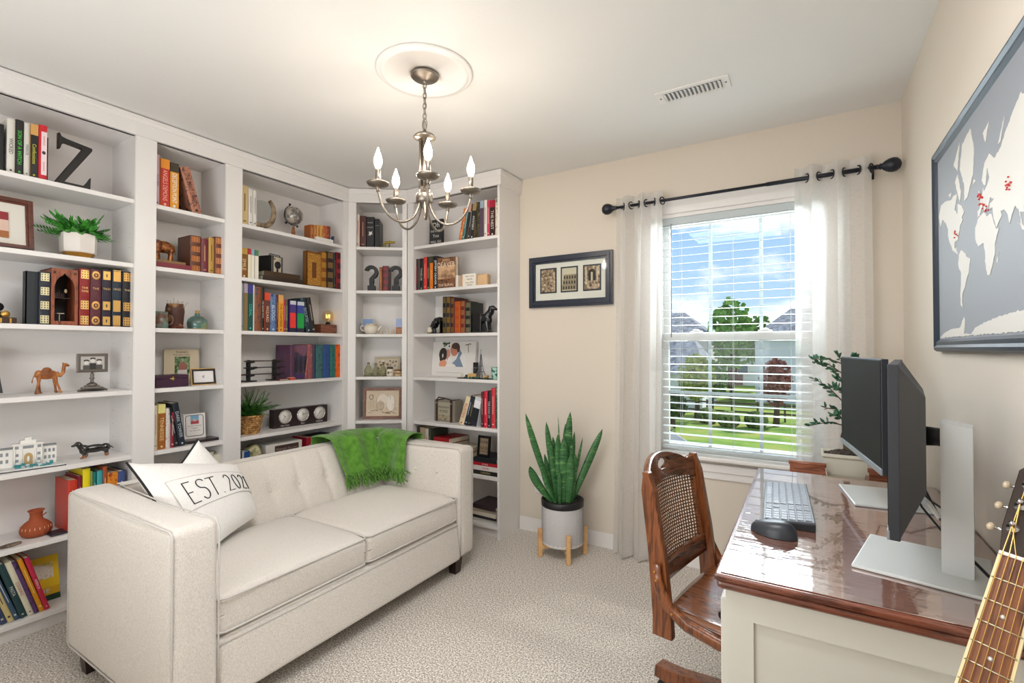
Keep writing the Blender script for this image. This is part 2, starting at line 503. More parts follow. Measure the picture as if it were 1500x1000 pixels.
# ---- curtains and rod
def sheer():
    m = bpy.data.materials.new('sheer_linen'); m.use_nodes = True; t = m.node_tree; t.nodes.clear()
    c = t.nodes.new('ShaderNodeTexCoord')
    tr = t.nodes.new('ShaderNodeBsdfTransparent')
    df = t.nodes.new('ShaderNodeBsdfDiffuse'); df.inputs[0].default_value = hexc('f2efec')
    tl = t.nodes.new('ShaderNodeBsdfTranslucent'); tl.inputs[0].default_value = hexc('f4f2ef')
    m1 = t.nodes.new('ShaderNodeMixShader'); m1.inputs[0].default_value = .58
    m2 = t.nodes.new('ShaderNodeMixShader')
    mp = t.nodes.new('ShaderNodeMapping'); mp.inputs['Scale'].default_value = (60, 60, 900)
    nz = t.nodes.new('ShaderNodeTexNoise'); nz.inputs['Scale'].default_value = 1; nz.inputs['Detail'].default_value = 2
    mr = t.nodes.new('ShaderNodeMapRange'); mr.inputs[3].default_value = .58; mr.inputs[4].default_value = .86
    t.links.new(c.outputs['Object'], mp.inputs[0]); t.links.new(mp.outputs[0], nz.inputs[0]); t.links.new(nz.outputs[0], mr.inputs[0])
    t.links.new(mr.outputs[0], m2.inputs[0])
    t.links.new(df.outputs[0], m1.inputs[1]); t.links.new(tl.outputs[0], m1.inputs[2])
    t.links.new(tr.outputs[0], m2.inputs[1]); t.links.new(m1.outputs[0], m2.inputs[2])
    o = t.nodes.new('ShaderNodeOutputMaterial'); t.links.new(m2.outputs[0], o.inputs[0]); return m
SHEER = sheer()
NAVY = mat('rod_dark', '22242e', .35, .3)
ROD_Y = 2.845
rod = thing('curtain_rod', 'dark metal curtain rod with ball finials above the window', 'curtain rod', (-.36, ROD_Y, 2.112))
MB().tube([(-.64, 0, 0), (.2, 0, 0)], .0085, NAVY, 12).tube([(.18, 0, 0), (.665, 0, 0)], .011, NAVY, 12).obj('pole', rod)
for s, x in ((-1, -.655), (1, .67)):
    MB().lathe([(.006, -.03), (.013, -.025), (.009, -.018), (.016, -.012), (.012, -.008), (.024, .006), (.031, .02), (.034, .035), (.031, .05), (.02, .062), (.004, .068)], NAVY, 20, T(x, 0, 0) @ RY(90 * s)).obj('finial', rod)
for x in (-.60, .63):
    MB().box(x - .006, 0, -.008, x + .006, .1, .004, NAVY).box(x - .012, .085, -.03, x + .012, .095, .03, NAVY).obj('bracket', rod)
def curtain(x0, x1, bx0, bx1, folds, label, seed, amp=.033):
    t = thing('curtain', label, 'curtain', (0, 0, 0), 0, 'sheer curtains at the window')
    random.seed(seed)
    ph = [random.uniform(-.5, .5) for _ in range(6)]
    def fn(u, v):
        z = .006 + v * 2.165
        a0 = x0 + (x1 - x0) * u; a1 = bx0 + (bx1 - bx0) * u
        k = v ** .8
        x = a0 * k + a1 * (1 - k)
        w = math.sin(2 * PI * folds * u + .35 * math.sin(3 * v + ph[0]) * (1 - v))
        y = ROD_Y + amp * (.75 + .25 * math.sin(5 * u + ph[1]) + .15 * (1 - v)) * w + .008 * math.sin(17 * u + 4 * v + ph[2]) * (1 - v)
        x += .010 * math.sin(4 * PI * folds * u + ph[3]) * (1 - .5 * v)
        z += .012 * math.sin(2 * PI * folds * u + 1) * (1 - v) ** 12 if v < .2 else 0
        return (x, min(y, YB - .072 if v > .2 else YB - .03), max(z, .004))
    MB().grid(int(folds * 22), 40, fn, SHEER).obj('cloth', t)
    hem = MB().grid(int(folds * 22), 1, lambda u, v: (lambda p: (p[0], p[1] - .0015, p[2]))(fn(u, .955 + v * .045)), SHEER)
    hem.obj('top_hem', t)
    MB().grid(int(folds * 22), 2, lambda u, v: (lambda p: (p[0], p[1] - .0015, p[2]))(fn(u, v * .045)), SHEER).obj('bottom_hem', t)
    for k in range(int(folds * 2)):
        u = (k + .5) / (folds * 2)
        if abs(math.sin(2 * PI * folds * u)) > .5: u += .25 / folds
        p = fn(min(u, 1), .975)
        ring = [(0, .021 * math.cos(a), .021 * math.sin(a)) for a in [2 * PI * i / 16 for i in range(17)]]
        MB().tube(ring, .0035, NAVY, 6, T(p[0], ROD_Y, 2.112) @ RZ(-25 if k % 2 else 25), cap=False).obj('grommet', t)
    return t
curtain(-.99, -.715, -1.02, -.74, 3, 'white sheer curtain hanging left of the window, beside the framed photo trio', 3)
curtain(-.055, .262, -.06, .27, 3, 'white sheer curtain hanging right of the window, behind the small tree', 5)

# ---- outlet
ou = thing('wall_outlet', 'white wall outlet plate partly behind the snake plant', 'outlet', (-1.572, 2.94, .328))
MB().box(-.036, -.006, -.058, .036, 0, .058, TRIM, bev=.002).obj('plate', ou)
oo = MB(); DK = mat('slot_dark', '303030', .6)
for z in (-.022, .022):
    for x in (-.008, .008): oo.box(x - .0015, -.0068, z - .005, x + .0015, -.006, z + .005, DK)
oo.obj('sockets', ou)

# ---- framed photo trio on the window wall
FR = mat('frame_navy', '20283a', .3, coat=.3)
def framed(name, label, cat, w, h, bw, bd, fm, loc, rz=0, tilt=0, matc='ece6dc', group=None, pic=None, back=True):
    """picture frame: origin bottom centre, facing -y"""
    t = thing(name, label, cat, loc, 0, group, rot=(R_(-tilt), 0, rz))
    f = MB(); W, Hh = w / 2, h
    for k, (a, b, d) in enumerate(((0, .35, .75), (.35, .7, 1.0), (.7, 1.0, .6))):
        i0, i1, D = bw * a, bw * b, bd * d
        f.box(-W + i0, -D, i0, -W + i1, 0, Hh - i0, fm); f.box(W - i1, -D, i0, W - i0, 0, Hh - i0, fm)
        f.box(-W + i1, -D, i0, W - i1, 0, i1, fm); f.box(-W + i1, -D, Hh - i1, W - i1, 0, Hh - i0, fm)
    f.obj('frame', t)
    MB().box(-W + bw * .8, -bd * .35, bw * .8, W - bw * .8, -.001, Hh - bw * .8, mat('mat_' + matc, matc, .8)).obj('mount', t)
    return t
ft = framed('picture_frame', 'wide navy frame with three small travel photos on the window wall', 'picture frame', .60, .345, .048, .028, FR, (-1.343, 2.938, 1.532))
SEP = [mat('sepia_fan', 'b89878', .7, noise_=([(.3, '2c221c'), (.5, 'a08468'), (.7, 'f0dcc4')], 55, 3)), mat('sepia_sky', 'd8ccb4', .7), mat('sepia_dark', '3c3228', .7), mat('sepia_mid', 'a09078', .7)]
for i, x in enumerate((-.155, 0, .16)):
    q = MB().box(x - .062, -.0125, .095, x + .062, -.010, .265, FR).box(x - .052, -.0135, .105, x + .052, -.0125, .255, SEP[1] if i == 1 else SEP[0])
    if i == 1:
        for r in range(3):
            zb = .115 + r * .034
            q.box(x - .052 + r * .006, -.0142, zb - .005, x + .052, -.0135, zb + .029, SEP[3])
            for c in range(5):
                q.prism([(x - .044 + c * .019 + r * .003, zb), (x - .034 + c * .019 + r * .003, zb), (x - .034 + c * .019 + r * .003, zb + .016), (x - .039 + c * .019 + r * .003, zb + .022), (x - .044 + c * .019 + r * .003, zb + .016)], -.0148, -.0142, SEP[2])
    if i == 2:
        q.prism([(x - .025 + .025 * (1 - math.cos(a)), .165 + (.045 + .025 * math.sin(a))) for a in [PI * k / 8 for k in range(9)]] + [(x + .025, .16), (x - .025, .16)], -.0145, -.0135, SEP[2])
        q.box(x - .006, -.0152, .16, x + .006, -.0145, .215, SEP[1])
        for c in (-.04, .036): q.box(x + c - .004, -.0148, .15, x + c + .004, -.0135, .25, SEP[1])
    q.obj('photo', ft)
MB().box(-.26, -.0235, .04, .26, -.0225, .305, glass_thin()).obj('glazing', ft)

# ================================================================== BOOKS
PLACE = {'A': 'left bookcase', 'B': 'narrow bookcase', 'C': 'wide bookcase', 'D': 'corner bookcase', 'E': 'right bookcase'}
ROW = {1: 'top shelf', 2: 'second shelf', 3: 'third shelf', 4: 'fourth shelf', 5: 'fifth shelf', 6: 'sixth shelf', 7: 'bottom shelf'}
def cloth(h, r=.45): return mat('cloth_' + h, h, r)
def art(a, b): return mat('art_' + a + b, a, .4, noise_=([(.34, b), (.47, a), (.55, a), (.66, b)], 28, 3))
C_TAN = mat('tooling_tan', 'a87c3c', .5)
def lattice(h): return mat('lat_' + h, h, .35, .55)
def book_mesh(w, h, dep, st, c1, c2, tc, title):
    """standing book: x 0..w, y 0..dep (spine at y=0), z 0..h"""
    b = MB(); t = .0022 if w > .008 else w * .2
    m1 = art(c1, c2) if st == 'a' else cloth(c1, .35 if st[0] == 'l' else .42)
    b.box(0, .003, 0, t, dep, h, m1); b.box(w - t, .003, 0, w, dep, h, m1)
    # slightly rounded spine
    k = 5; rr = min(.004, w * .22)
    pts = [(w * i / k, .0035 - rr * math.sin(PI * i / k) ** .6 if 0 < i < k else .0035) for i in range(k + 1)]
    vs = [(x, y, z) for z in (0, h) for x, y in pts] + [(x, .006, z) for z in (0, h) for x, y in (pts[-1], pts[0])]
    n = k + 1
    b.add(vs, [(i, i + 1, n + i + 1, n + i) for i in range(k)] + [tuple(range(n)) + (2 * n, 2 * n + 1), tuple(range(2 * n - 1, n - 1, -1)) + (2 * n + 3, 2 * n + 2)], m1)
    yf = .0035 - rr - .0004
    def band(z0, z1, m, x0=.12, x1=.88, y=yf):
        b.box(w * x0, y, z0, w * x1, y + .002, z1, m)
    x0t, x1t = .18 * h, .84 * h
    if st[0] == 'l':
        g = lattice(c2)
        npan = 4 if w < .03 else 4
        for i in range(npan):
            zc = h * (.1 + .8 * i / (npan - 1)) if i != 2 or not title else None
            if zc is None: continue
            hh = h * .075
            if st == 'lo':
                b.ball((w / 2, yf, zc), (w * .4, .0012, hh), g, 14); b.ball((w / 2, yf - .001, zc), (w * .22, .0008, hh * .5), m1, 10); b.ball((w / 2, yf - .0016, zc), (w * .1, .0006, hh * .25), g, 8); continue
            if st == 'lr': hh = h * .1
            band(zc - hh, zc + hh, g)
            if st == 'lp': b.box(w * .44, yf - .0004, zc - hh * .35, w * .56, yf, zc + hh * .35, m1); continue
            if st == 'lr':
                for q in range(3): b.box(w * (.28 + .2 * q), yf - .0004, zc - hh, w * (.3 + .2 * q), yf, zc + hh, C_TAN)
                continue
            for q in range(3):
                for r in range(3):
                    xx = w * (.24 + .26 * r); zz = zc - hh * .6 + hh * .6 * q
                    b.box(xx - w * .045, yf - .0004, zz - hh * .16, xx + w * .045, yf, zz + hh * .16, m1)
        for i in range(5):
            z = h * (.02 + .24 * i)
            b.box(w * .06, yf - .0012, z - .0012, w * .94, yf + .002, z + .0012, m1)
        if title:
            ws = title.split()
            for i, s in enumerate(ws): b.text(s, w * .34, mat('ink_' + tc, tc, .4), T(w / 2, yf - .0003, h * .665 - i * w * .42) @ FACE, w * .8)
    elif st == 'j':
        band(h * .80, h, cloth(c1), .02, .98); band(.0, h * .80, cloth(c2), .02, .98)
    elif st == 's':
        band(h * .62, h * .88, cloth(c1), .02, .98); band(h * .14, h * .62, cloth(c2), .02, .98)
        band(h * .88, h, cloth('d0d4dc'), .02, .98); band(0, h * .14, cloth('2a2c38'), .02, .98)
    if title and st[0] != 'l':
        ink = mat('ink_' + tc, tc, .5)
        if title == '|':
            band(h * .1, h * .88, cloth(c2), .3, .95); b.ball((w * .6, yf, h * .5), (w * .22, .001, w * .28), mat('ink_303030', '303030'), 10)
            for z in (.25, .72): b.text('ROMANCE', w * .3, ink, T(w * .62, yf - .0003, h * z) @ FACE @ RZ(-90), h * .3)
        else:
            hi = .80 if st == 'j' else .9
            b.text(title, w * .72, ink, T(w / 2, yf - .0003, h * (.10 + hi) / 2) @ FACE @ RZ(-90), h * (hi - .16))
            b.ball((w / 2, yf, h * .06), (w * .16, .0006, w * .16), ink, 8)
    elif st == 'p' and w > .011 and not title:
        ink = mat('ink_' + tc, tc, .5)
        band(h * .35, h * .8, ink, .42, .56, yf - .0001); band(h * .08, h * .11, ink, .3, .7, yf - .0001)
    pg = MB().box(t, .004, .003, w - t, dep - .004, h - .003, PAPER)
    return b, pg
def make_book(bay, u, d, z, w, h, dep, lean, st, c1, c2, tc, title, label, group, dz=0):
    pv = u + w if lean > 0 else u
    p, r = pos(bay, u if lean <= 0 else u + w / math.cos(R_(lean)), d, z)
    b, pg = book_mesh(w, h, dep, st, c1, c2, tc, title)
    if lean > 0:
        b.v = [(x - w, y, q) for x, y, q in b.v]; pg.v = [(x - w, y, q) for x, y, q in pg.v]
    o = b.obj('book'); o.location = (p[0], p[1], p[2] + .0005); o.rotation_euler = (0, R_(lean), r + R_(dz))
    pg.obj('pages', o)
    return tag(o, label, 'book', group)
BOOKS=[
("A",1,0.03,[
(0.590,0.0380,0.202,0.0,"p","1c1e22","333333","cccccc","","black hardback cut by the picture edge"),
(0.637,0.0250,0.235,0.0,"p","dedad2","bbbbbb","333338","WICKED","thick white book left of the green lettered one"),
(0.663,0.0260,0.242,0.0,"p","201d1b","c8a24a","3fd63c","SON OF A WITCH","black book with bright green lettering"),
(0.690,0.0190,0.238,0.0,"p","d8d5cd","8090a0","6a7078","MIRROR","slim white book with a small round emblem"),
(0.710,0.0260,0.241,0.0,"j","d9a35a","1c1918","d8d030","Confessions","black book with yellow script lettering"),
(0.737,0.0290,0.249,0.0,"p","d01c2c","f2dfe2","d01c2c","|","red book with a long white spine label"),
]),
("A",3,0.04,[
(0.748,0.0380,0.239,0.0,"l","1b2433","e6dcb0","e6dcb0","","thick navy leather book with four gold squares"),
(0.889,0.0390,0.273,0.0,"l","8c1a1c","eccb7c","f0d080","THE TIME","dark red leather book with gold lattice panels"),
(0.930,0.0410,0.274,0.0,"lo","5a2430","d8a860","d8b070","THE","maroon leather book with gold oval medallions"),
(0.974,0.0380,0.278,0.0,"lp","231a2e","e0b464","e0b464","TALES","black leather book with three plain gold squares"),
(1.015,0.0390,0.282,0.0,"lr","17283a","dcae62","e0c080","CIRCLES","navy leather book with wide ribbed gold panels"),
(1.057,0.0390,0.281,0.0,"l","14141c","d8aa60","e0c080","THE","black leather book with small gold panels, last in row"),
]),
("A",6,0.03,[
(0.853,0.0350,0.241,0.0,"p","c83c28","303438","f0f0f0","","tall orange red book, first of the row"),
(0.890,0.0150,0.254,0.0,"p","7d1730","303438","e0c0c0","","slim dark crimson book"),
(0.907,0.0280,0.283,0.0,"p","f0dc18","303438","181818","FRENCH","bright yellow language book"),
(0.936,0.0090,0.267,0.0,"p","7f9a5a","303438","e0e0e0","","very slim olive green book"),
(0.946,0.0130,0.261,0.0,"p","12746c","303438","e0e0e0","","slim dark teal book"),
(0.961,0.0220,0.262,0.0,"p","3fa6ac","303438","f0f0f0","TEAL","light turquoise book"),
(0.984,0.0170,0.279,0.0,"p","a8522c","303438","f0e0c0","","slim rust brown book"),
(1.002,0.0430,0.243,0.0,"a","e08a28","8a1c20","f0e0c0","","thick orange and red patterned book"),
(1.046,0.0280,0.242,0.0,"p","44558f","303438","f0f0f0","","blue book, last of the row by the pillow"),
]),
("A",7,0.03,[
(0.604,0.0189,0.218,-19.0,"p","0f8fa8","303438","f0f0f0","","turquoise slanting book cut by the picture edge"),
(0.625,0.0142,0.240,-18.7,"p","c8c0a0","303438","404040","","cream slanting book at the picture edge"),
(0.641,0.0190,0.243,-17.8,"p","39466a","303438","d0c8a0","","slate blue slanting book"),
(0.662,0.0191,0.255,-17.4,"p","cdbb84","34406a","303030","","tan slanting book with a blue foot"),
(0.683,0.0152,0.256,-17.9,"p","3b566e","303438","d0d0d0","","grey blue slanting book"),
(0.700,0.0221,0.264,-16.3,"p","254447","303438","d0d0d0","PASTA","dark teal slanting book with white lettering"),
(0.724,0.0201,0.267,-16.5,"p","ddd8c0","8c2a2c","a02c34","COOKING","white slanting book with red lettering"),
(0.746,0.0144,0.265,-16.9,"a","5c3a70","20202c","d0d0d0","","purple and black slanting book"),
(0.762,0.0163,0.267,-16.5,"p","d89018","303438","f0d080","","amber slanting book"),
(0.780,0.0173,0.264,-15.8,"p","c02848","f0b0b8","f4d0d0","AMERICA","crimson slanting book, last before the yellow guide"),
]),
("B",1,0.03,[
(1.191,0.0220,0.271,0.0,"p","c8a8b4","604050","503040","OLD RED","pale pink book beside the stile"),
(1.215,0.0440,0.258,0.0,"j","e89228","c02824","f0b8a0","ANGELS DEMONS","red book with an orange head and slanted lettering"),
(1.260,0.0440,0.251,0.0,"j","3c3428","e09820","f0f0f0","DECEPTION POINT","black and yellow book lettered in capitals"),
(1.375,0.0492,0.250,-15.3,"a","b87a60","4a2a30","2a1c1c","THE LOST SYMBOL","pinkish brown book leaning against the black and yellow one"),
]),
("B",2,0.04,[
(1.369,0.0560,0.204,0.0,"l","5e3018","c07a48","c08850","","thick book with a hammered copper spine"),
(1.426,0.0380,0.197,0.0,"p","6c2436","a05060","c09060","","plain maroon cloth book"),
(1.466,0.0310,0.210,0.0,"p","b88f3e","604018","604018","","narrow mustard gold book"),
(1.500,0.0530,0.221,0.0,"l","6a2c18","d09060","d0a060","","embossed copper book against the right side"),
]),
("B",5,0.03,[
(1.194,0.0190,0.234,0.0,"p","e6d8c4","c0a080","b09070","","pale cream book beside the stile"),
(1.215,0.0350,0.238,0.0,"j","e8e090","a05c20","f0d090","TENNESSEE","brown book with a pale yellow head"),
(1.252,0.0220,0.214,0.0,"a","d8d4d0","c08880","903030","","slim white book with faint red marks"),
(1.275,0.0190,0.189,0.0,"p","8c1c34","303438","d0d0d0","","thin crimson book squeezed behind the black ones"),
(1.297,0.0197,0.217,-9.5,"p","14161a","303438","a0a0a0","","black book leaning left"),
(1.319,0.0316,0.240,-9.3,"p","1a2430","e8e8e8","c0c8d0","DARK TOWER","blue black book leaning left with a white foot label"),
]),
("B",6,0.03,[
(1.483,0.0150,0.259,0.0,"p","b8b4a8","808080","707070","","thin grey binder above the sofa back"),
(1.500,0.0510,0.240,0.0,"p","d8d2c2","808080","a09888","","cream magazine file above the sofa back"),
]),
("C",1,0.03,[
(1.646,0.0430,0.239,0.0,"p","d8c08c","a08040","806020","","straw yellow book beside the stile"),
(1.691,0.0270,0.230,0.0,"p","e6e2da","a0a0a0","707070","","taller of two slim white books"),
(1.720,0.0230,0.227,0.0,"p","dcd8d2","a0a0a0","606070","","shorter of two slim white books"),
(2.128,0.0210,0.103,0.0,"p","a05a28","c08848","e0b070","","small reddish brown book in the little set"),
(2.151,0.0260,0.106,0.0,"p","b06c30","c08848","e0b070","","small tan book in the little set"),
(2.178,0.0280,0.110,0.0,"p","cf9440","c08848","803010","","small golden book in the little set"),
(2.207,0.0270,0.114,0.0,"p","d8a050","b04828","803010","","small amber book in the little set"),
(2.235,0.0300,0.118,0.0,"a","b05030","d8a050","803010","","small rust mottled book in the little set"),
(2.266,0.0250,0.121,0.0,"a","7c3428","c08848","e0b070","","small dark red book ending the little set"),
]),
("C",2,0.03,[
(1.646,0.0410,0.181,0.0,"j","c8a040","8c5c20","f0e0b0","SMILE","yellow and ochre book beside the stile"),
(1.689,0.0200,0.184,0.0,"j","b83038","f0e8d0","f0f0f0","","slim book red above and white below"),
(1.710,0.0200,0.182,0.0,"j","8fb0c4","f0e8d8","ffffff","","slim book pale blue above and white below"),
(1.732,0.0250,0.182,0.0,"j","4f8058","e8e4d8","ffffff","","slim book green above and white below"),
(2.213,0.0470,0.255,0.0,"l","8a5014","d0a040","f0d080","","ochre leather book with gilt lettering"),
(2.263,0.0570,0.264,0.0,"l","241c18","9c7c50","c0a060","","black leather book with ribbed brown panels"),
(2.322,0.0190,0.263,0.0,"p","191c1a","806040","806040","","thin black book"),
(2.344,0.0520,0.272,0.0,"l","8c1a24","301c20","e08080","","bright crimson book with a black label"),
]),
("C",3,0.03,[
(1.653,0.0120,0.288,0.0,"p","9aa0a4","303438","606060","","thin grey book beside the stile"),
(1.666,0.0240,0.290,0.0,"j","b8a8b4","8a7444","d04040","","mauve and tan book with red writing"),
(1.691,0.0330,0.287,0.0,"j","3a3f8c","145048","48d0c0","CORAL","blue over dark green book with turquoise lettering"),
(1.725,0.0080,0.287,0.0,"p","e6e4e0","303438","808080","","thin white book"),
(1.734,0.0430,0.278,0.0,"a","8a5030","3a3c50","a0e0e0","","thick brown and slate picture spine book"),
(1.778,0.0190,0.277,0.0,"p","16130f","c0b090","e8e0d0","THE GILDED KING","narrow black book lettered in cream"),
(1.799,0.0370,0.247,0.0,"j","d84c30","5c3830","f0c0a0","WIZARD","orange red over brown castle book"),
(1.837,0.0410,0.243,0.0,"a","5f7fae","26324c","d0e0f0","BLOOD","steel blue cloudy book"),
(1.880,0.0120,0.239,0.0,"p","54202c","303438","c0a080","","thin dark maroon book"),
(1.893,0.0350,0.241,0.0,"j","e0a860","e89c28","6c3c18","THE CHAMBER","yellow orange book"),
(1.931,0.0130,0.216,0.0,"p","b02c48","303438","e0c0c0","","thin rose red book"),
(1.945,0.0150,0.216,0.0,"p","5a5c38","a02840","d0d0a0","","thin olive book"),
(1.975,0.0440,0.210,0.0,"s","4c3a80","e83c30","ffffff","","book with a red block under a purple band"),
(2.029,0.0520,0.208,0.0,"s","3c4a98","20a048","ffffff","","book with a green block under a blue band"),
(2.099,0.0411,0.238,-11.9,"a","1c2c34","4a6474","a0b0c0","ECLIPSE","dark slate book leaning left"),
(2.143,0.0324,0.244,-10.6,"p","262224","8a6a60","c0b0a0","","narrow black brown book leaning left"),
]),
("C",4,0.03,[
(1.980,0.0270,0.233,0.0,"a","5c3048","30365c","d09060","","violet mottled book leaning behind the front cover one"),
(2.090,0.0179,0.237,6.3,"a","a0584c","58303c","e0b0a0","","slim salmon red picture spine book leaning"),
(2.111,0.0380,0.236,0.0,"a","8c4a54","b07060","e0b0a0","","plum and rose picture spine book"),
(2.151,0.0230,0.237,0.0,"a","244058","5c3048","a0c0d0","","narrow dark blue picture spine book"),
(2.176,0.0580,0.237,0.0,"a","3c6a6c","2c4048","a0d0d0","","wide teal picture spine book"),
(2.236,0.0560,0.237,0.0,"a","2c5090","28406c","a0c0f0","","wide cobalt blue picture spine book"),
(2.294,0.0460,0.237,0.0,"a","2e7064","264a5c","a0e0d0","","sea green picture spine book"),
(2.342,0.0570,0.238,0.0,"a","e0601c","8a3018","f0d080","","orange flame coloured picture spine book"),
]),
("D",1,0.03,[
(0.052,0.0260,0.249,0.0,"p","dcccc0","c04838","c04838","","pale pink book beside the stile"),
(0.080,0.0440,0.237,0.0,"p","4a2420","b08060","b08060","","dark reddish brown leather book"),
]),
("D",2,0.05,[
(0.219,0.0220,0.183,0.0,"p","9a5c30","c08040","d0a060","","tan leather book between the question marks"),
(0.243,0.0440,0.192,0.0,"l","4c1a1e","7c3038","c08060","","wide maroon book between the question marks"),
]),
("E",1,0.03,[
(-2.100,0.0254,0.226,12.3,"a","e07c30","c8b898","303030","CALL ME","orange and cream book leaning right, first of the set"),
(-2.071,0.0205,0.236,12.7,"p","3c7c74","303438","d0e0e0","","thin sea green book leaning right"),
(-2.047,0.0226,0.241,10.8,"j","c89888","28282c","d0d0d0","","slim pink topped black book leaning right"),
(-2.021,0.0208,0.245,8.2,"p","1c1a1a","303438","c0c0c0","","thin black book leaning right"),
(-1.998,0.0328,0.244,6.6,"j","a08458","242424","f0f0f0","MYSTERY","black and tan book lettered white, leaning right"),
(-1.949,0.0360,0.250,0.0,"a","2c281c","6c6434","c0c080","","tall black olive book"),
(-1.911,0.0310,0.254,0.0,"j","a0b0c0","584858","d0d0e0","","grey blue over plum book"),
(-1.878,0.0230,0.254,0.0,"p","f0e8e0","e09090","c04040","","thin white book"),
(-1.853,0.0210,0.250,0.0,"p","c83858","e89090","f0d0d0","","thin pinkish red book"),
(-1.830,0.0410,0.245,0.0,"j","a81c34","282018","e8e0d0","THE NEST","crimson topped black book"),
(-1.787,0.0200,0.251,0.0,"a","e8e0cc","504838","504838","","white floral book against the side"),
]),
("E",2,0.03,[
(-2.503,0.0290,0.236,0.0,"p","3a1420","303438","c04048","THE WITNESS","slim black book with dark red lettering"),
(-2.472,0.0100,0.235,0.0,"p","52564a","303438","808080","","very thin grey green book"),
(-2.459,0.0350,0.236,0.0,"p","191418","303438","d8d0c8","TWELVE","slim black book with white lettering"),
(-2.422,0.0320,0.243,0.0,"p","d83a34","303438","f0a090","","bright red book"),
(-2.388,0.0280,0.242,0.0,"p","2a2420","303438","c0a868","GARDEN","slim black book with ochre lettering"),
(-2.358,0.0310,0.242,0.0,"j","3c4030","e07820","d0c080","MOON","dark green over orange book"),
(-2.325,0.0360,0.241,0.0,"p","161414","303438","f0f0f0","JEFFERY DEAVER","black book with large white capitals"),
]),
("E",3,0.05,[
(-2.256,0.0360,0.266,0.0,"l","1c2018","8c7038","c0a050","","black book with gilt bands, first of the set"),
(-2.219,0.0350,0.265,0.0,"l","382818","a88440","e0c060","","dark brown book with bright gilt stripes"),
(-2.182,0.0320,0.256,0.0,"l","4c2018","a07040","c09050","","reddish brown leather book with gilt bands"),
(-2.147,0.0520,0.226,0.0,"l","c04c1c","d07030","702008","","short bright orange leather book"),
(-2.092,0.0390,0.230,0.0,"l","6c2c1c","b88048","d09060","","brown leather book beside the orange one"),
(-2.050,0.0470,0.218,0.0,"l","20241c","908868","b0a070","","dark green black book before the dog"),
]),
("E",5,0.03,[
(-2.096,0.0416,0.204,18.9,"p","ead8b4","c8a878","c83028","AUSTEN","cream book with red lettering leaning right"),
(-2.050,0.0317,0.209,16.4,"p","1c2838","303438","b0c0d0","","navy book leaning right"),
(-2.015,0.0175,0.188,13.5,"p","27221e","d0a040","c0a060","","thin black book leaning right"),
(-1.994,0.0536,0.199,12.8,"s","f0f0f4","20242c","f0e030","","white and black book with a yellow block, leaning right"),
(-1.902,0.0210,0.240,0.0,"p","5c1820","303438","d0a0a0","","slim dark red book"),
(-1.879,0.0290,0.245,0.0,"p","d0243c","303438","f0d0d0","","bright red book with white logo"),
(-1.848,0.0270,0.244,0.0,"p","2a1c24","a02838","e0e0e0","THE KING OF","black book lettered white and red"),
(-1.819,0.0320,0.268,0.0,"p","cc3440","303438","f0c0b0","","tall tomato red book"),
(-1.785,0.0200,0.278,0.0,"a","384838","a09888","f0f0f0","","mottled green book against the side"),
]),
]
for bay, row, fd, items in BOOKS:
    place = ROW[row] + ' of the ' + PLACE[bay]
    for (u, w, h, lean, st, c1, c2, tc, title, desc) in items:
        if w > .008: w -= .0006
        dep = min(.165, h * .7)
        if bay == 'D': dep = .15
        make_book(bay, u, fd, SZ[row], w, h, dep, lean, st, c1, c2, tc, title, desc + ', ' + place, 'books on the ' + place)

def lying_book(bay, u, d, z, w, dep, th, c1, c2, label, group, dz=0, title='', tc='f0f0f0', name='book'):
    """flat book; spine along local x at y=0"""
    p, r = pos(bay, u, d, z)
    b = MB(); m1 = cloth(c1); t = min(.0025, th * .2)
    b.box(0, .002, 0, w, dep, t, m1).box(0, .002, th - t, w, dep, th, m1).box(0, 0, 0, w, .003, th, cloth(c2) if c2 else m1)
    if title: b.text(title, th * .62, mat('ink_' + tc, tc, .5), T(w / 2, -.0004, th / 2) @ FACE, w * .8)
    o = b.obj(name); o.location = p; o.rotation_euler = (0, 0, r + R_(dz))
    MB().box(.003, .003, t, w - .003, dep - .003, th - t, PAPER).obj('pages', o)
    return tag(o, label, 'book', group)
S6 = SZ[6]
# stack behind the far arm of the sofa (sixth shelf, right bookcase)
g = 'lying books beside the far sofa arm'
for args in ():
  for th, w, dep, c1, c2, lab in ((.045, .2, .2, '5a6058', '', 'x'),
                                (.05, .19, .2, 'd8d0bc', '2c2c34', 'cream lying book, middle of the left pile behind the sofa arm'),
                                (.045, .2, .21, '4c5a3c', '3a3832', 'dark olive lying book, second from top of the left pile'),
                                (.052, .2, .2, 'e0dac8', 'c0aa88', 'thick cream lying book topping the left pile behind the sofa arm')):
    pass
for u, w, h, c, lab in ((-2.484, .03, .275, '3c3834', 'dark grey standing book, first behind the sofa arm'), (-2.452, .048, .272, 'bfa98c', 'tan picture spine book second behind the sofa arm'), (-2.402, .03, .268, 'e4dfd6', 'white standing book with a pink spot behind the sofa arm'), (-2.371, .022, .266, '4c5444', 'olive standing book beside the white one behind the sofa arm')):
    make_book('E', u, .03, S6, w, h, .2, 0, 'p', c, '303438', 'c09090', '', lab, 'standing books behind the sofa arm')
zz = S6
for th, c1, c2, lab in ((.085, '20242c', '', 'black lying book, lowest of the pile right of the cream pile'),
                        (.048, 'b8b0a0', '', 'beige lying book under the red one behind the sofa arm'),
                        (.045, '2c2a30', '', 'dark lying book just beneath the bright red one'),
                        (.036, 'a01c20', 'c02830', 'bright red lying book topping the middle pile behind the sofa arm')):
    lying_book('E', -2.325, .04, zz, .15, .21, th, c1, c2, lab, g, -6); zz += th
zz = S6
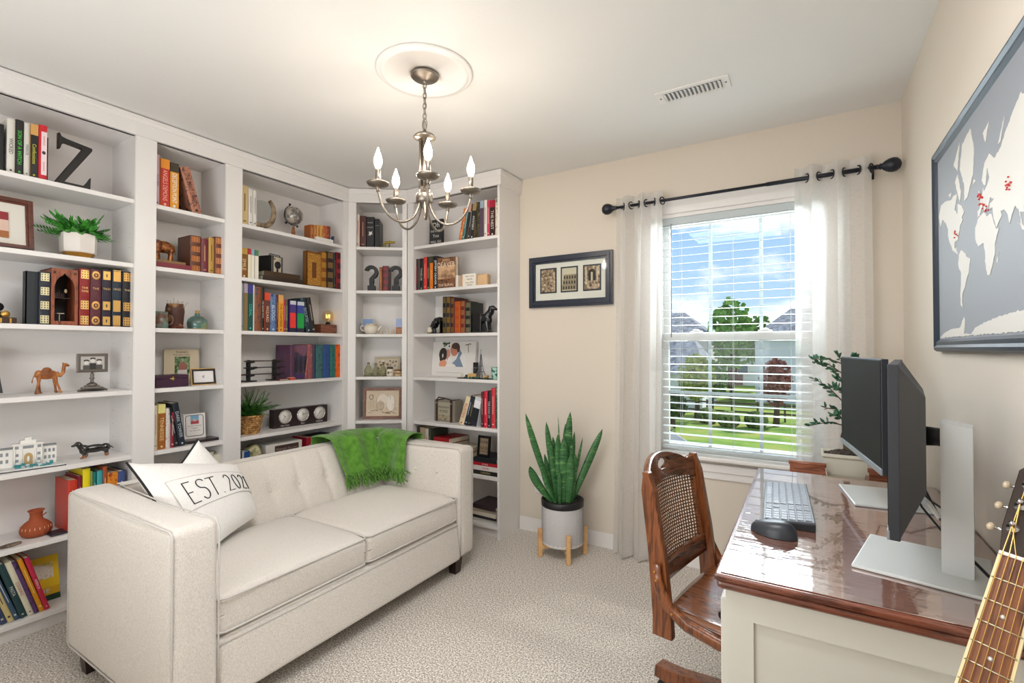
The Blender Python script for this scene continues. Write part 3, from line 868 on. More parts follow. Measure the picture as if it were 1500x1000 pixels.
for th, c1, c2, lab in ((.075, '8c2820', '', 'dark red lying book low in the right pile behind the sofa arm'),
                        (.05, '1c1c20', '', 'thick black lying book in the right pile behind the sofa arm'),
                        (.014, 'e08030', '', 'thin orange lying book in the right pile behind the sofa arm'),
                        (.014, 'e8e0c8', '181818', 'thin cream magazine topping the right pile behind the sofa arm')):
    lying_book('E', -2.145, .05, zz, .13, .20, th, c1, c2, lab, g, 4); zz += th
g = 'books piled under the small black frame'
zz = S6
for th, w, c1, c2, ti, tcx, lab in ((.028, .2, '1c1a18', '', 'GARDENS', 'c0b080', 'black book with tan title, lowest beneath the small black frame'),
                                (.032, .2, 'e8e4e0', '', 'HOME', 'c04060', 'white book with pink title, beneath the red one'),
                                (.022, .195, 'b82030', '', 'STORIES', 'f0e0e0', 'red and white book in the pile beneath the small black frame'),
                                (.03, .19, '20262c', '', '', '', 'black book directly beneath the small black frame')):
    lying_book('E', -1.965, .03, zz, w, .2, th, c1, c2, lab, g, 0, ti, tcx); zz += th
F6Z = zz
g = 'magazines on the lowest shelf beside the sofa'
zz = SZ[7]
for k, (th, c1, lab, a) in enumerate(((.022, 'c8c4bc', 'grey magazine, lowest of the pile on the bottom shelf', 3), (.02, '2a2a30', 'black edged magazine low in the bottom shelf pile', 0),
                        (.02, 'dcd4c4', 'cream magazine, third up in the bottom shelf pile', -3), (.024, 'b0a494', 'beige magazine, second from top of the bottom shelf pile', 2), (.026, '3a2c30', 'dark picture cover magazine topping the bottom shelf pile', -2))):
    lying_book('E', -1.985, .035, zz, .205, .2, th, c1, '', lab, g, a, name='magazine')['category'] = 'magazine'; zz += th
# lying books of the upper shelves
lying_book('B', 1.20, .03, SZ[2], .172, .2, .030, '6c1c2c', '7c2434', 'dark red book lying under the elephant, second shelf of the narrow bookcase', None)
lying_book('B', 1.205, .05, SZ[2] + .030, .145, .17, .016, '5c4424', '8c6c3c', 'brown gilt edged book lying directly under the elephant', None)
lying_book('C', 1.785, .03, SZ[2], .285, .19, .034, '2c2018', '33261c', 'dark leather book lying lowest under the box camera', 'leather books under the camera')
lying_book('C', 1.80, .04, SZ[2] + .034, .255, .17, .032, '382414', '43301c', 'brown gilt leather book lying directly under the box camera', 'leather books under the camera')
# front cover books
def cover_book(bay, u, d, z, w, h, th, c, label, dz=0, tilt=0, draw=None, name='book', cat='book'):
    p, r = pos(bay, u, d, z); o = thing(name, label, cat, p, 0, None, rot=(R_(-tilt), 0, r + R_(dz)))
    b = MB().box(0, 0, 0, w, .003, h, c).box(0, th - .003, 0, w, th, h, c).box(0, 0, 0, .004, th, h, c)
    if draw: draw(b)
    b.obj('cover', o); MB().box(.004, .003, .003, w - .003, th - .003, h - .003, PAPER).obj('pages', o)
    return o
def deaver(b):
    b.box(.005, -.0006, .07, .172, 0, .165, mat('skin_tone_art', 'b89070', .6, noise_=([(.35, '8c6850'), (.6, 'd8b088')], 18, 2)))
    b.text('JEFFERY', .022, cloth('e0c8a0'), T(.092, -.001, .20) @ FACE, .11)
    b.text('DEAVER', .05, cloth('f0dcc0'), T(.09, -.001, .172) @ FACE, .16)
    b.text('THE BURIAL', .026, cloth('f0dcc0'), T(.09, -.001, .025) @ FACE, .15)
cover_book('E', -2.302, .035, SZ[2], .175, .222, .04, art('8a5c40', '3c2c24'), 'brown book showing its front cover with a large title, right bookcase', 0, 0, deaver)
def ornate(b):
    g = mat('gilt_tooling', '8c5a1c', .45, noise_=([(.42, '7c4c18'), (.52, 'd8a040'), (.6, '8c5a1c')], 130, 2))
    b.box(.004, -.0008, .008, .116, 0, .232, g)
    b.box(.04, -.0016, .06, .074, -.0008, .17, cloth('6c3c14'))
    for z in (.006, .232): b.box(.0, -.0012, z, .12, 0, z + .004, cloth('4c2c10'))
cover_book('C', 2.103, .035, SZ[2], .12, .245, .045, cloth('7a4c18'), 'gold tooled book showing its patterned front cover, second shelf', 0, 0, ornate)
def castle(b):
    b.box(0, -.0008, 0, .135, 0, .232, art('30304c', '6c3c38'))
    for x in (.03, .06, .095): b.prism([(x, .05), (x + .022, .05), (x + .022, .12), (x + .011, .16), (x, .12)], -.0016, -.0008, cloth('1c1c2c'))
    b.prism([(.0, .15), (.04, .19), (.09, .155), (.135, .2), (.135, .232), (0, .232)], -.0014, -.0008, art('6c4860', '8c4c3c'))
    b.box(.01, -.0016, .01, .13, -.0008, .03, art('3c2c6c', '5c1c30'))
cover_book('C', 1.995, .055, SZ[4], .135, .232, .04, cloth('3a2c44'), 'violet and rust book showing its castle front cover, fourth shelf', -10, 0, castle)
def navyc(b): b.box(.002, -.0006, .002, .13, 0, .243, mat('navy_leather', '1b2433', .45, bump=(300, .3, .001)))
def guide(b):
    b.box(0, -.0008, .06, .16, 0, .2, cloth('f0c81c')); b.box(0, -.0008, 0, .16, 0, .025, cloth('18442c'))
    b.box(.02, -.0012, .1, .14, -.0008, .17, art('e8e0d0', 'c8b040')); b.text('GUIDE', .03, cloth('f0f0e0'), T(.08, -.0012, .045) @ FACE, .12)
cover_book('A', .70, .13, SZ[7], .16, .2, .02, cloth('e0b018'), 'yellow guide book showing its cover at the back of the bottom shelf', 0, 14, guide)
# cluster half hidden behind the sofa back (sixth shelf of the wide bookcase)
g = 'books behind the sofa back'
make_book('C', 1.64, .03, S6, .022, .232, .16, 0, 'p', '3a4450', '303438', 'c0c0c0', '', 'dark grey book end, leftmost just above the sofa back', g)
make_book('C', 1.664, .03, S6, .012, .228, .16, 0, 'p', 'd0d0cc', '303438', '606060', '', 'thin white book end just above the sofa back', g)
make_book('C', 1.678, .03, S6, .034, .225, .16, 0, 'p', '1c5090', '303438', 'c0d0f0', '', 'bright blue book end just above the sofa back', g)
def photo_box():
    t = shelf_thing('photo_box', 'white photo box with a dark printed label behind the sofa back', 'box', 'C', 1.83, .05, S6)
    MB().box(0, 0, 0, .25, .16, .19, cloth('e4dfd8', .5), bev=.002).box(-.002, -.002, .185, .252, .162, .235, cloth('e4dfd8', .5), bev=.002).obj('case', t)
    MB().box(.055, -.0045, .16, .225, -.002, .222, cloth('4c3834')).text('Midnight Recipes', .022, cloth('a89890'), T(.14, -.0048, .195) @ FACE, .15).obj('printed_label', t)
photo_box()
bagt = shelf_thing('folded_bag', 'olive and cream folded cloth pouch left of the white photo box', 'pouch', 'C', 1.755, .09, S6)
MB().soft(-.055, -.05, 0, .055, .06, .236, .03, mat('olive_cloth', '8c8c50', .9, noise_=([(.4, '707040'), (.6, 'd0c8a0')], 22, 2)), 5, (0, .01, .01), lambda p, t: Vector((p.x * (1 - .25 * (t.z > 0) * t.z), p.y, p.z + .008 * math.sin(60 * p.x)))).obj('body', bagt)
make_book('C', 2.12, .05, S6, .05, .238, .16, 0, 'p', 'a01c30', '303438', 'd0a0a0', '', 'crimson book end right of the white photo box', g)
lying_book('C', 2.18, .05, S6, .19, .18, .2, '2c3834', '3c4a44', 'dark green box file lying beneath the thin book behind the sofa back', g, name='box_file')['category'] = 'box file'
lying_book('C', 2.18, .05, S6 + .2, .19, .18, .03, '202a28', '586860', 'dark green lying book near the green throw', g)

# ================================================================== SOFA
def linen(key, c, c2): return mat(key, c, .95, spec=.15, sheen=.25, noise_=([(.35, c2), (.65, c)], 420, 2, (1, 1, .35)), bump=(520, .35, .0015))
LIN = linen('linen', 'e9e2da', 'd0c9c0')
PIPE = mat('piping_linen', 'cfcac4', .9)
sofa = thing('sofa', 'cream linen two seat sofa with tufted back in front of the bookcases', 'sofa', (-2.08, 1.515, 0))
SX = Matrix.Translation((2.08, -1.515, 0))
def sob(mb, name, par=sofa):
    mb.v = [tuple(SX @ Vector(p)) for p in mb.v]
    return mb.obj(name, par)
def rrect(a0, b0, a1, b1, r, f):
    P = []
    for cx, cy, s in ((a1 - r, b1 - r, 0), (a0 + r, b1 - r, 90), (a0 + r, b0 + r, 180), (a1 - r, b0 + r, 270)):
        for k in range(5):
            a = R_(s + 22.5 * k); P.append(f(cx + r * math.cos(a), cy + r * math.sin(a)))
    return P + [P[0]]
X0, X1, Y0, Y1, ZA = -2.515, -1.665, .73, 2.30, .69
def arm(y0, y1, out, inn):
    def wp(p, t):
        p.z += .006 * math.sin(7 * p.x) * (t.z > .5)
        if t.z < 0 and abs(t.x) > .9: p.x += .006 * math.sin(9 * p.z)
        return p
    a = MB().soft(X0, y0, .08, X1, y1, ZA, .03, LIN, 10, (.006, .008, .006), wp)
    o = sob(a, 'arm')
    pp = MB()
    ring = rrect(X0 + .006, .085, X1 - .006, ZA - .004, .025, lambda x, z: (x, out, z)); pp.tube(ring, .0035, PIPE, 6, cap=False)
    fr = [(X1 + .001, inn, z) for z in (.09, .3, .5, .665)] + [(X1 - .02 - .06 * k, inn, ZA - .001 + (.006 * math.sin(7 * (X1 - .02 - .06 * k)) if k else .002)) for k in range(13)]
    pp.tube(fr, .003, PIPE, 6)
    oo = sob(pp, 'piping', o)
    return o
arm(Y0, Y0 + .145, Y0 + .005, Y0 + .14)
farm = arm(Y1 - .13, Y1, Y1 - .005, Y1 - .125)
# back: reclined tufted face
BUT = [(y, z) for z in (.535,) for y in (1.30, 1.46, 1.62, 1.79, 1.95)] + [(1.14, .535)]
def backface(u, v):
    y = (Y0 + .145) + u * (Y1 - Y0 - .275); z = .30 + v * .39
    x = -2.205 - (.69 - .30) * v * .47
    x += .018 * math.sin(PI * min(max(v, 0), 1)) ** .5
    for by, bz in BUT:
        d = math.hypot((y - by), (z - bz)); x -= .02 * math.exp(-(d / .035) ** 2)
        x -= .006 * math.exp(-((y - by) / .012) ** 2) * (1 if z < bz + .14 else 0)
    if v > .93: x -= (v - .93) * .25
    return (x, y, z)
bk = MB().soft(X0 - .01, Y0 + .14, .09, -2.375, Y1 - .12, .675, .03, LIN, 8, (.004, 0, .004))
bk.grid(110, 36, backface, LIN)
tp = [backface(i / 60, 1) for i in range(61)]
bk.add([p for q in tp for p in (q, (X0 + .04, q[1], .692))], [(2 * i, 2 * i + 2, 2 * i + 3, 2 * i + 1) for i in range(60)], LIN, None, True)
bo = sob(bk, 'backrest')
sob(MB().tube([(a[0] + .001, a[1], a[2] + .001) for a in tp], .0033, PIPE, 6), 'piping', bo)
bt = MB()
for by, bz in BUT:
    v = (bz - .30) / .39; u = (by - Y0 - .145) / (Y1 - Y0 - .275); p = backface(u, v); bt.ball((p[0] + .003, p[1], p[2]), (.005, .0095, .0095), LIN, 10)
bo2 = sob(bt, 'tufting_buttons', bo)
bt = MB()
for bx in (-1.99, -1.83): bt.ball((bx, Y1 - .137, .545), (.0095, .005, .0095), LIN, 10)
sob(bt, 'tufting_buttons', farm)
# seat deck and front rail
rl = MB().soft(-2.3, Y0 + .145, .08, -1.680, Y1 - .13, .285, .018, LIN, 6, (0, 0, 0), lambda p, t: Vector((p.x + (.026 * (.285 - p.z) / .2 if t.x > .5 else 0), p.y, p.z)))
ro = sob(rl, 'front_rail')
sob(MB().tube([(-1.677, Y0 + .15, .268), (-1.677, Y1 - .14, .268)], .003, PIPE, 6), 'piping', ro)
def cushion(y0, y1):
    def wp(p, t):
        if t.z > 0: p.z -= .014 * (abs(t.x) ** 6) * (abs(t.y) ** 6)
        p.x += .006 * math.sin(4 * p.y + 20 * p.z) * (t.x > .5)
        return p
    c = MB().soft(-2.23, y0, .29, -1.678, y1, .425, .022, LIN, 12, (.006, .004, .032), wp)
    o = sob(c, 'seat_cushion')
    for z in (.305, .412):
        pts = rrect(-2.23, y0, -1.676, y1, .03, lambda x, y, z=z: (x + (.004 if x > -1.75 else 0), y, z + (.0 if z < .35 else .004)))
        sob(MB().tube(pts, .0038, PIPE, 6, cap=False), 'piping', o)
cushion(Y0 + .148, 1.512); cushion(1.516, Y1 - .134)
DKW = mat('espresso_leg', '2c1c18', .35)
for x, y in ((-2.40, .775), (-1.71, .775), (-2.40, 2.17), (-1.70, 2.17)):
    sob(MB().add([(x + sx * a, y + sy * a, z) for z, a in ((.001, .022), (.082, .03)) for sx, sy in ((-1, -1), (1, -1), (1, 1), (-1, 1))],
        [(0, 3, 2, 1), (4, 5, 6, 7), (0, 1, 5, 4), (1, 2, 6, 5), (2, 3, 7, 6), (3, 0, 4, 7)], DKW), 'leg')

# ---- cushions
PILW = mat('pillow_cotton', 'f0edea', .9, noise_=([(.35, 'e6e2de'), (.65, 'f4f2ef')], 300, 2), bump=(400, .3, .001))
INK = mat('cotton_black', '17171a', .8)
def pillow(name, label, C4, thick, piping_sides):
    BL, BR, TR, TL = [Vector(p) for p in C4]
    nrm = ((BR - BL).cross(TL - BL)).normalized()
    o0 = (BL + BR) / 2
    def mid(u, v):
        su = .5 + (u - .5) * (1 - .07 * (1 - (2 * v - 1) ** 2)); sv = .5 + (v - .5) * (1 - .07 * (1 - (2 * u - 1) ** 2))
        return BL * (1 - su) * (1 - sv) + BR * su * (1 - sv) + TR * su * sv + TL * (1 - su) * sv
    def th(u, v):
        a = max(0, 1 - abs(2 * u - 1) ** 2.6) * max(0, 1 - abs(2 * v - 1) ** 2.6)
        return thick * a ** .55 + .003 * math.sin(9 * u + 5 * v) * a
    def P(u, v, s=1, e=0): return mid(u, v) + nrm * (s * th(u, v) + e) - o0
    t = thing(name, label, 'cushion', o0)
    b = MB().grid(28, 28, lambda u, v: P(u, v, 1), PILW)
    b.grid(28, 28, lambda u, v: P(1 - u, v, -1), PILW)
    b.obj('cover', t)
    pp = MB()
    if 'l' in piping_sides: pp.tube([P(0, k / 20, 0) for k in range(21)], .0048, INK, 6)
    if 'r' in piping_sides: pp.tube([P(1, k / 20, 0) for k in range(21)], .0048, INK, 6)
    if 't' in piping_sides: pp.tube([P(k / 20, 1, 0) for k in range(21)], .0048, INK, 6)
    pp.obj('black_piping', t)
    return t, P
PC = [(-1.90, .90, .462), (-2.21, 1.335, .475), (-2.33, 1.30, .70), (-2.325, .855, .80)]
pt, PF = pillow('throw_pillow', 'white cushion lettered EST. 2021 leaning in the near sofa corner', PC, .075, 'l')
b = MB().grid(30, 10, lambda u, v: PF(.08 + u * .90, .36 + v * .34, 1, .003), PILW)
for v in (.36, .70): b.tube([PF(.08 + k * .045, v, 1, .003) for k in range(21)], .0016, PIPE, 5)
b.tube([PF(.08, .36 + k * .034, 1, .003) for k in range(11)], .0016, PIPE, 5)
b.obj('sewn_band', pt)
tb = MB()
me = text_mesh('EST. 2021', 'LEFT', 0)
# hand drawn style strokes: thin tall letters
def stroke(pts): tb.tube([PF(.17 + .78 * x, .405 + .235 * y, 1, .0045) for x, y in pts], .0021, INK, 5)
import itertools
def curve(cx, cy, rx, ry, a0, a1, n=12): return [(cx + rx * math.cos(R_(a0 + (a1 - a0) * k / n)), cy + ry * math.sin(R_(a0 + (a1 - a0) * k / n))) for k in range(n + 1)]
stroke([(.0, 1), (.0, 0)]); stroke([(.0, 1), (.08, 1)]); stroke([(.0, .5), (.06, .5)]); stroke([(.0, 0), (.09, 0)])
stroke(curve(.19, .78, .05, .22, 30, 270) + curve(.19, .28, .05, .28, 90, -150))
stroke([(.33, .95), (.33, 0)]); stroke([(.27, .97), (.39, 1.0)])
stroke([(.43, .02), (.435, .0)])
def two(x): stroke(curve(x + .04, .75, .04, .25, 160, -30) + [(x, .0), (x + .09, .0)])
two(.52); stroke(curve(.70, .5, .045, .5, 0, 360, 18)); two(.79); stroke([(.91, .85), (.94, 1), (.94, 0)])
tb.obj('lettering', pt)
pillow('throw_pillow', 'white cushion with black piping standing on its corner behind the lettered one', [(-2.16, 1.10, .475), (-2.34, 1.33, .585), (-2.355, 1.135, .845), (-2.275, .905, .63)], .05, 't')

# ---- green throw
GRN = mat('green_chenille', '5a8c28', .95, sheen=.3, noise_=([(.35, '467a1c'), (.6, '5f9430')], 30, 3), bump=(150, .35, .003))
tw = thing('throw_blanket', 'bright green knitted throw draped over the far corner of the sofa', 'throw', (-2.35, 2.1, .70))
def twp(u, v):
    # plan path along back then round the corner on to the far arm
    L = u * .62
    if L < .30: x, y, nx, ny = -2.375 - .0 * L, 1.86 + L, 1, 0
    elif L < .42:
        a = (L - .30) / .12 * PI / 2; x, y = -2.375 + .075 * (1 - math.cos(a)), 2.16 + .0 + .03 * math.sin(a); nx, ny = math.cos(a), -math.sin(a)
    else: x, y, nx, ny = -2.30 + (L - .42) * 1.25, 2.185 - .01, .05, -1
    fold = .012 * math.sin(26 * u + 2.5 * v) + .010 * math.sin(11 * u - 3 * v) + .02 * math.exp(-((u - .42 - .12 * v) / .035) ** 2)
    if v < .18:                      # hanging outside
        k = v / .18; z = .62 + .10 * k; off = -.17 + .0 * k
    elif v < .42:                    # over the top
        k = (v - .18) / .24; z = .722 + .012 * math.sin(PI * k) + abs(fold) * .5; off = -.17 + .185 * k
    else:
        k = (v - .42) / .58; z = .715 - .185 * k + .02 * (1 - u) * k * 0; off = .018 + .10 * k * (nx > .5) * (1 - u * .3) + fold
        off += .02 * k
    if u < .12 and v > .18: z += .0
    if nx < .5 and v < .42: off *= .72
    return Vector((x + nx * off + 2.35, y + ny * off - 2.1, z - .70))
cl = MB().grid(70, 50, twp, GRN)
co_ = cl.obj('cloth', tw)
mm = co_.modifiers.new('s', 'SOLIDIFY'); mm.thickness = .006; mm.offset = 0
random.seed(11)
fg = MB()
for k in range(150):
    u = (k + .5) / 150; p = twp(u, 1)
    q = p + Vector((random.uniform(-.005, .02), random.uniform(-.02, .02), -random.uniform(.035, .05)))
    r = q + Vector((random.uniform(-.01, .05), random.uniform(-.03, .03), -random.uniform(.02, .045)))
    r.z = max(r.z, .452 - .70)
    fg.tube([twp(u, .97), p, q, r], [.0025, .0032, .0032, .0024], GRN, 5)
for k in range(110):
    u = random.random(); p = twp(u, 1 - random.random() * .06)
    q = p + Vector((random.uniform(.0, .03), random.uniform(-.03, .03), -random.uniform(.005, .03))); r = q + Vector((random.uniform(-.02, .04), random.uniform(-.03, .03), -.015)); r.z = max(r.z, .452 - .70)
    fg.tube([p, q, r], .0028, GRN, 5)
fg.obj('fringe', tw)

# ================================================================== CHANDELIER
ch = thing('chandelier', 'brushed metal chandelier with five lit candle bulbs hanging from the medallion', 'chandelier', (-1.395, 1.567, 1.86))
OX = 0
MB().lathe([(.06, .566), (.06, .560), (.052, .553), (.02, .548), (.004, .54)], IRON, 28).lathe([(.004, .53), (.009, .535), (.009, .553)], IRON, 12).obj('canopy', ch)
cn = MB()
def link(z, h, w, a):
    pts = [((w * math.cos(t)) * math.cos(a), (w * math.cos(t)) * math.sin(a), z + h * math.sin(t)) for t in [2 * PI * k / 14 for k in range(15)]]
    cn.tube(pts, .0022, IRON, 6, cap=False)
z = .522; k = 0
while z > .385:
    link(z, .0145, .0075, (k % 2) * PI / 2 + .3); z -= .022; k += 1
link(.355, .026, .011, .2); link(.348, .022, .012, 1.8)
cn.tube([(0, 0, .53), (.003, .002, .45), (-.002, 0, .33)], .0015, IRON, 5)
cn.obj('chain', ch)
MB().lathe([(.003, .335), (.006, .33), (.012, .322), (.04, .308), (.048, .298), (.046, .294), (.02, .29), (.014, .285)], IRON, 28).obj('top_cap', ch)
cmn = MB().lathe([(.011, .29), (.011, .075)], IRON, 14)
for k in range(5):
    a = R_(72 * k + 20); cmn.lathe([(.0065, .29), (.0065, .075)], IRON, 8, T(.018 * math.cos(a), .018 * math.sin(a), 0))
cmn.obj('column', ch)
MB().lathe([(.018, .085), (.022, .08), (.022, .062), (.033, .058), (.036, .05), (.036, .022), (.030, .016), (.014, .012), (.012, -.002), (.004, -.012)], IRON, 28).obj('hub', ch)
BULB = mat('lit_bulb', 'fff0d8', .3, emit=('fff0de', 88.0))
for k in range(5):
    # camera right is (.854,.521), camera forward is (-.521,.854)
    a = R_(-76 + 72 * k); dx = math.cos(a) * .8536 - math.sin(a) * .521; dy = math.cos(a) * .521 + math.sin(a) * .8536
    ar = MB()
    prof = [(.022, .02), (.026, -.005), (.045, -.045), (.075, -.07), (.11, -.078), (.15, -.062), (.18, -.025), (.195, .015), (.2, .05)]
    sm = []
    for i in range(len(prof) - 1):
        for q in range(4):
            s = q / 4; p0 = prof[max(i - 1, 0)]; p1 = prof[i]; p2 = prof[i + 1]; p3 = prof[min(i + 2, len(prof) - 1)]
            sm.append(tuple(.5 * (2 * p1[j] + (-p0[j] + p2[j]) * s + (2 * p0[j] - 5 * p1[j] + 4 * p2[j] - p3[j]) * s * s + (-p0[j] + 3 * p1[j] - 3 * p2[j] + p3[j]) * s ** 3) for j in (0, 1)))
    sm.append(prof[-1])
    ar.tube([(dx * r, dy * r, z) for r, z in sm], .0048, IRON, 8)
    ao = ar.obj('arm', ch)
    M0 = T(dx * .2, dy * .2, 0)
    MB().lathe([(.006, .03), (.008, .04), (.008, .05), (.02, .052), (.040, .058), (.046, .066), (.044, .068), (.02, .060), (.012, .06)], IRON, 24, M0).obj('drip_cup', ao)
    MB().lathe([(.0105, .06), (.0105, .122), (.008, .124)], IRON, 14, M0).obj('candle_sleeve', ao)
    MB().lathe([(.006, .122), (.011, .132), (.0155, .147), (.0165, .158), (.014, .173), (.008, .190), (.004, .203), (.001, .212)], BULB, 16, M0).obj('bulb', ao)

# ================================================================== DESK
CREAM = mat('desk_cream', 'dcdacf', .4)
DW = wood('desk_mahogany', '4a2418', '824a36', (3, 26, 26), .25, .5)
desk = thing('desk', 'cream painted desk with a mahogany top against the map wall', 'desk', (.10, 1.715, 0))
DM = lambda mb: setattr(mb, 'v', [(x - .10, y - 1.715, z) for x, y, z in mb.v]) or mb
DX0, DX1, DY0, DY1 = -.182, .388, 1.158, 2.272
DM(MB().box(DX0, DY0, .742, DX1, DY1, .757, DW, bev=.005, seg=3).box(DX0 + .004, DY0 + .004, .722, DX1, DY1 - .004, .744, DW, bev=.010, seg=3)).obj('top', desk)
def pedestal(y0, y1):
    b = MB().box(DX0 + .022, y0, .02, DX1 - .006, y1, .722, CREAM)
    o = DM(b).obj('pedestal', desk)
    for s, y in ((-1, y0), (1, y1)):
        q = MB(); ya, yb = (y - .008, y + .001) if s < 0 else (y - .001, y + .008)
        x0, x1 = DX0 + .022, DX1 - .006
        q.box(x0, ya, .02, x0 + .055, yb, .722, CREAM); q.box(x1 - .055, ya, .02, x1, yb, .722, CREAM)
        q.box(x0 + .055, ya, .66, x1 - .055, yb, .722, CREAM); q.box(x0 + .055, ya, .02, x1 - .055, yb, .09, CREAM)
        DM(q).obj('panel_frame', o)
    for i in range(3):
        z0 = .06 + i * .215
        d = DM(MB().box(DX0 + .008, y0 + .012, z0, DX0 + .024, y1 - .012, z0 + .2, CREAM, bev=.003)).obj('drawer', desk)
        DM(MB().ball((DX0 - .004, (y0 + y1) / 2, z0 + .1), .011, mat('dark_knob', '2a2624', .4, .6), 12)).obj('knob', d)
pedestal(DY0 + .028, 1.44); pedestal(2.0, DY1 - .028)
DM(MB().box(DX1 - .03, 1.44, .2, DX1 - .012, 2.0, .722, CREAM)).obj('modesty_panel', desk)
DM(MB().box(DX0 + .03, 1.44, .655, DX0 + .045, 2.0, .722, CREAM)).obj('apron', desk)
gm = mat('desk_film', '5e3a2e', .04, spec=.5, ior=3.8, coat=1.0, coatr=.02, noise_=([(.3, '6a4438'), (.5, '8a6456'), (.7, '744c3e')], 2.5, 4, (3, 26, 26)), bump=(3.5, .22, .008, (2, 9, 1)))
gp = MB().box(DX0 + .012, DY0 + .012, .7572, DX1 - .006, DY1 - .012, .7592, gm, bev=.0008, seg=1)
tag(gp.obj('desk_cover'), 'clear glossy protective sheet covering the mahogany desk top', 'desk cover')
ZT = .7596
# keyboard
KG = mat('keyboard_grey', '54585f', .45); KK = mat('keycap_grey', '80858f', .4)
kb = thing('keyboard', 'slim dark grey keyboard lying on the glossy desk top', 'keyboard', (-.062, 1.757, ZT), R_(-87))
kbb = MB().box(-.215, -.062, .0, .215, .066, .010, mat('keyboard_base', '26282c', .5), bev=.002).box(-.215, -.062, .008, .215, .066, .016, KG, RX(0), bev=.003)
kbb.v = [(x, y, z + (.010 if z > .004 else .0) * (y + .062) / .128) for x, y, z in kbb.v]
kbb.obj('base', kb)
kc = MB()
for r in range(6):
    y = -.055 + r * .0195
    blocks = [(-.210, .055, 14), (.062, .112, 3), (.118, .208, 4)]
    for bi, (a, b2, n) in enumerate(blocks):
        if bi == 1 and r in (2,): continue
        st = (b2 - a) / n
        i = 0
        while i < n:
            wdt = 6 if (r == 0 and bi == 0 and i == 3) else (2 if (r in (1, 3) and bi == 0 and i == n - 2) else 1)
            if bi == 1 and r == 1 and i != 1: i += 1; continue
            zb = .016 + .010 * (y + .062) / .128
            kc.box(a + i * st + .001, y, zb, a + (i + wdt) * st - .001, y + .0165, zb + .003, KK, bev=.0012, seg=1)
            i += wdt
kc.obj('keycaps', kb)
# mouse
ms = thing('computer_mouse', 'dark graphite computer mouse beside the keyboard', 'mouse', (-.082, 1.478, ZT), R_(66))
MS = mat('mouse_graphite', '30343a', .38)
def mfn(u, v):
    th = u * 2 * PI; ph = v * PI / 2
    x = .036 * math.cos(th) * math.cos(ph) ** .65; y = .060 * math.sin(th) * math.cos(ph) ** .65
    z = .037 * math.sin(ph) ** .8 * (1 - .25 * (y / .06)) * (1 - .1 * (y / .06) ** 2)
    return (x * (1 + .06 * math.cos(2 * y / .06)), y, .001 + z)
MB().grid(36, 14, mfn, MS).obj('shell', ms)
MB().box(-.004, .022, .024, .004, .042, .029, BLACK, RX(-12) , bev=.0015).obj('scroll_wheel', ms)
MB().tube([(0, -.01, .0372), (0, .02, .0345), (0, .05, .022)], .0008, BLACK, 4).obj('button_seam', ms)

# monitors
MBK = mat('monitor_back', '26292f', .5); SIL = mat('stand_silver', 'c9cccb', .35, .25); SCR = mat('screen_glass', '201e1b', .6, spec=.08)
CHIN = mat('monitor_chin', '8a8f96', .4, .3)
def monitor(label, cx, cy, rz, sx, sy, srz, zb=.892, h=.333, w=.54):
    t = thing('computer_monitor', label, 'monitor', (sx, sy, ZT), R_(srz), 'monitors on the desk')
    MI = (T(sx, sy, ZT) @ RZ(srz)).inverted() @ T(cx, cy, 0) @ RZ(rz)
    def o(mb, n, p=t):
        mb.v = [tuple(MI @ Vector(q)) for q in mb.v]; return mb.obj(n, p)
    p = MB().box(-w / 2, -.006, zb, w / 2, .012, zb + h, MBK, bev=.002)
    # tapered housing
    a, b2 = (w / 2 - .002, .010), (w / 2 - .13, .052)
    vs = [(sx_ * a[0], a[1], zz) for sx_, zz in ((-1, zb + .002), (1, zb + .002), (1, zb + h - .002), (-1, zb + h - .002))]
    vs += [(sx_ * b2[0], b2[1], zz) for sx_, zz in ((-1, zb + .07), (1, zb + .07), (1, zb + h - .07), (-1, zb + h - .07))]
    p.add(vs, [(4, 5, 6, 7), (0, 4, 7, 3), (1, 2, 6, 5), (0, 1, 5, 4), (3, 7, 6, 2)], MBK)
    hs = o(p, 'housing')
    o(MB().box(-w / 2 + .006, -.0072, zb + .022, w / 2 - .006, -.0058, zb + h - .006, SCR), 'screen')
    o(MB().box(-w / 2, -.0085, zb, w / 2, -.004, zb + .018, CHIN, bev=.001), 'chin')
    bs = MB().box(-.125, -.13, 0, .125, .1, .008, SIL, bev=.003).box(-.118, -.123, -.0002, .118, .093, .002, BLACK)
    bso = bs.obj('base', t)
    cm = MB()
    cm.add([(sx_ * .042, y, z) for z, y0, y1 in ((.007, .02, .072), (.325, .02, .072)) for sx_, y in ((-1, y0), (1, y0), (1, y1), (-1, y1))],
           [(0, 3, 2, 1), (4, 5, 6, 7), (0, 1, 5, 4), (1, 2, 6, 5), (2, 3, 7, 6), (3, 0, 4, 7)], SIL)
    for i in (4, 5): cm.v[i] = (cm.v[i][0], cm.v[i][1], cm.v[i][2] + .008)
    cm.obj('column', t)
    o(MB().tube([(0, .05, zb + h * .5), (0, .075, zb + h * .5), (0, .10, zb + h * .5 - .004)], [.022, .02, .02], BLACK, 12), 'tilt_arm')
    return t
monitor('nearer monitor seen edge on, dark back housing on a silver stand', .172, 1.43, -98, .235, 1.44, -103)
monitor('farther monitor turned so its dark screen shows, by the small tree', .150, 2.005, -82.7, .235, 2.01, -83)
cbm = mat('cable_black', '141518', .45)
cbt = MB().tube([(.23, 1.70, .93), (.262, 1.66, .88), (.275, 1.60, .84), (.285, 1.50, .81), (.315, 1.38, .785), (.345, 1.27, .765), (.372, 1.215, .74), (.388, 1.19, .70)], .0032, cbm, 6)
cbt.tube([(.225, 1.60, .90), (.24, 1.57, .86), (.262, 1.52, .83), (.29, 1.45, .80)], .0028, cbm, 6)
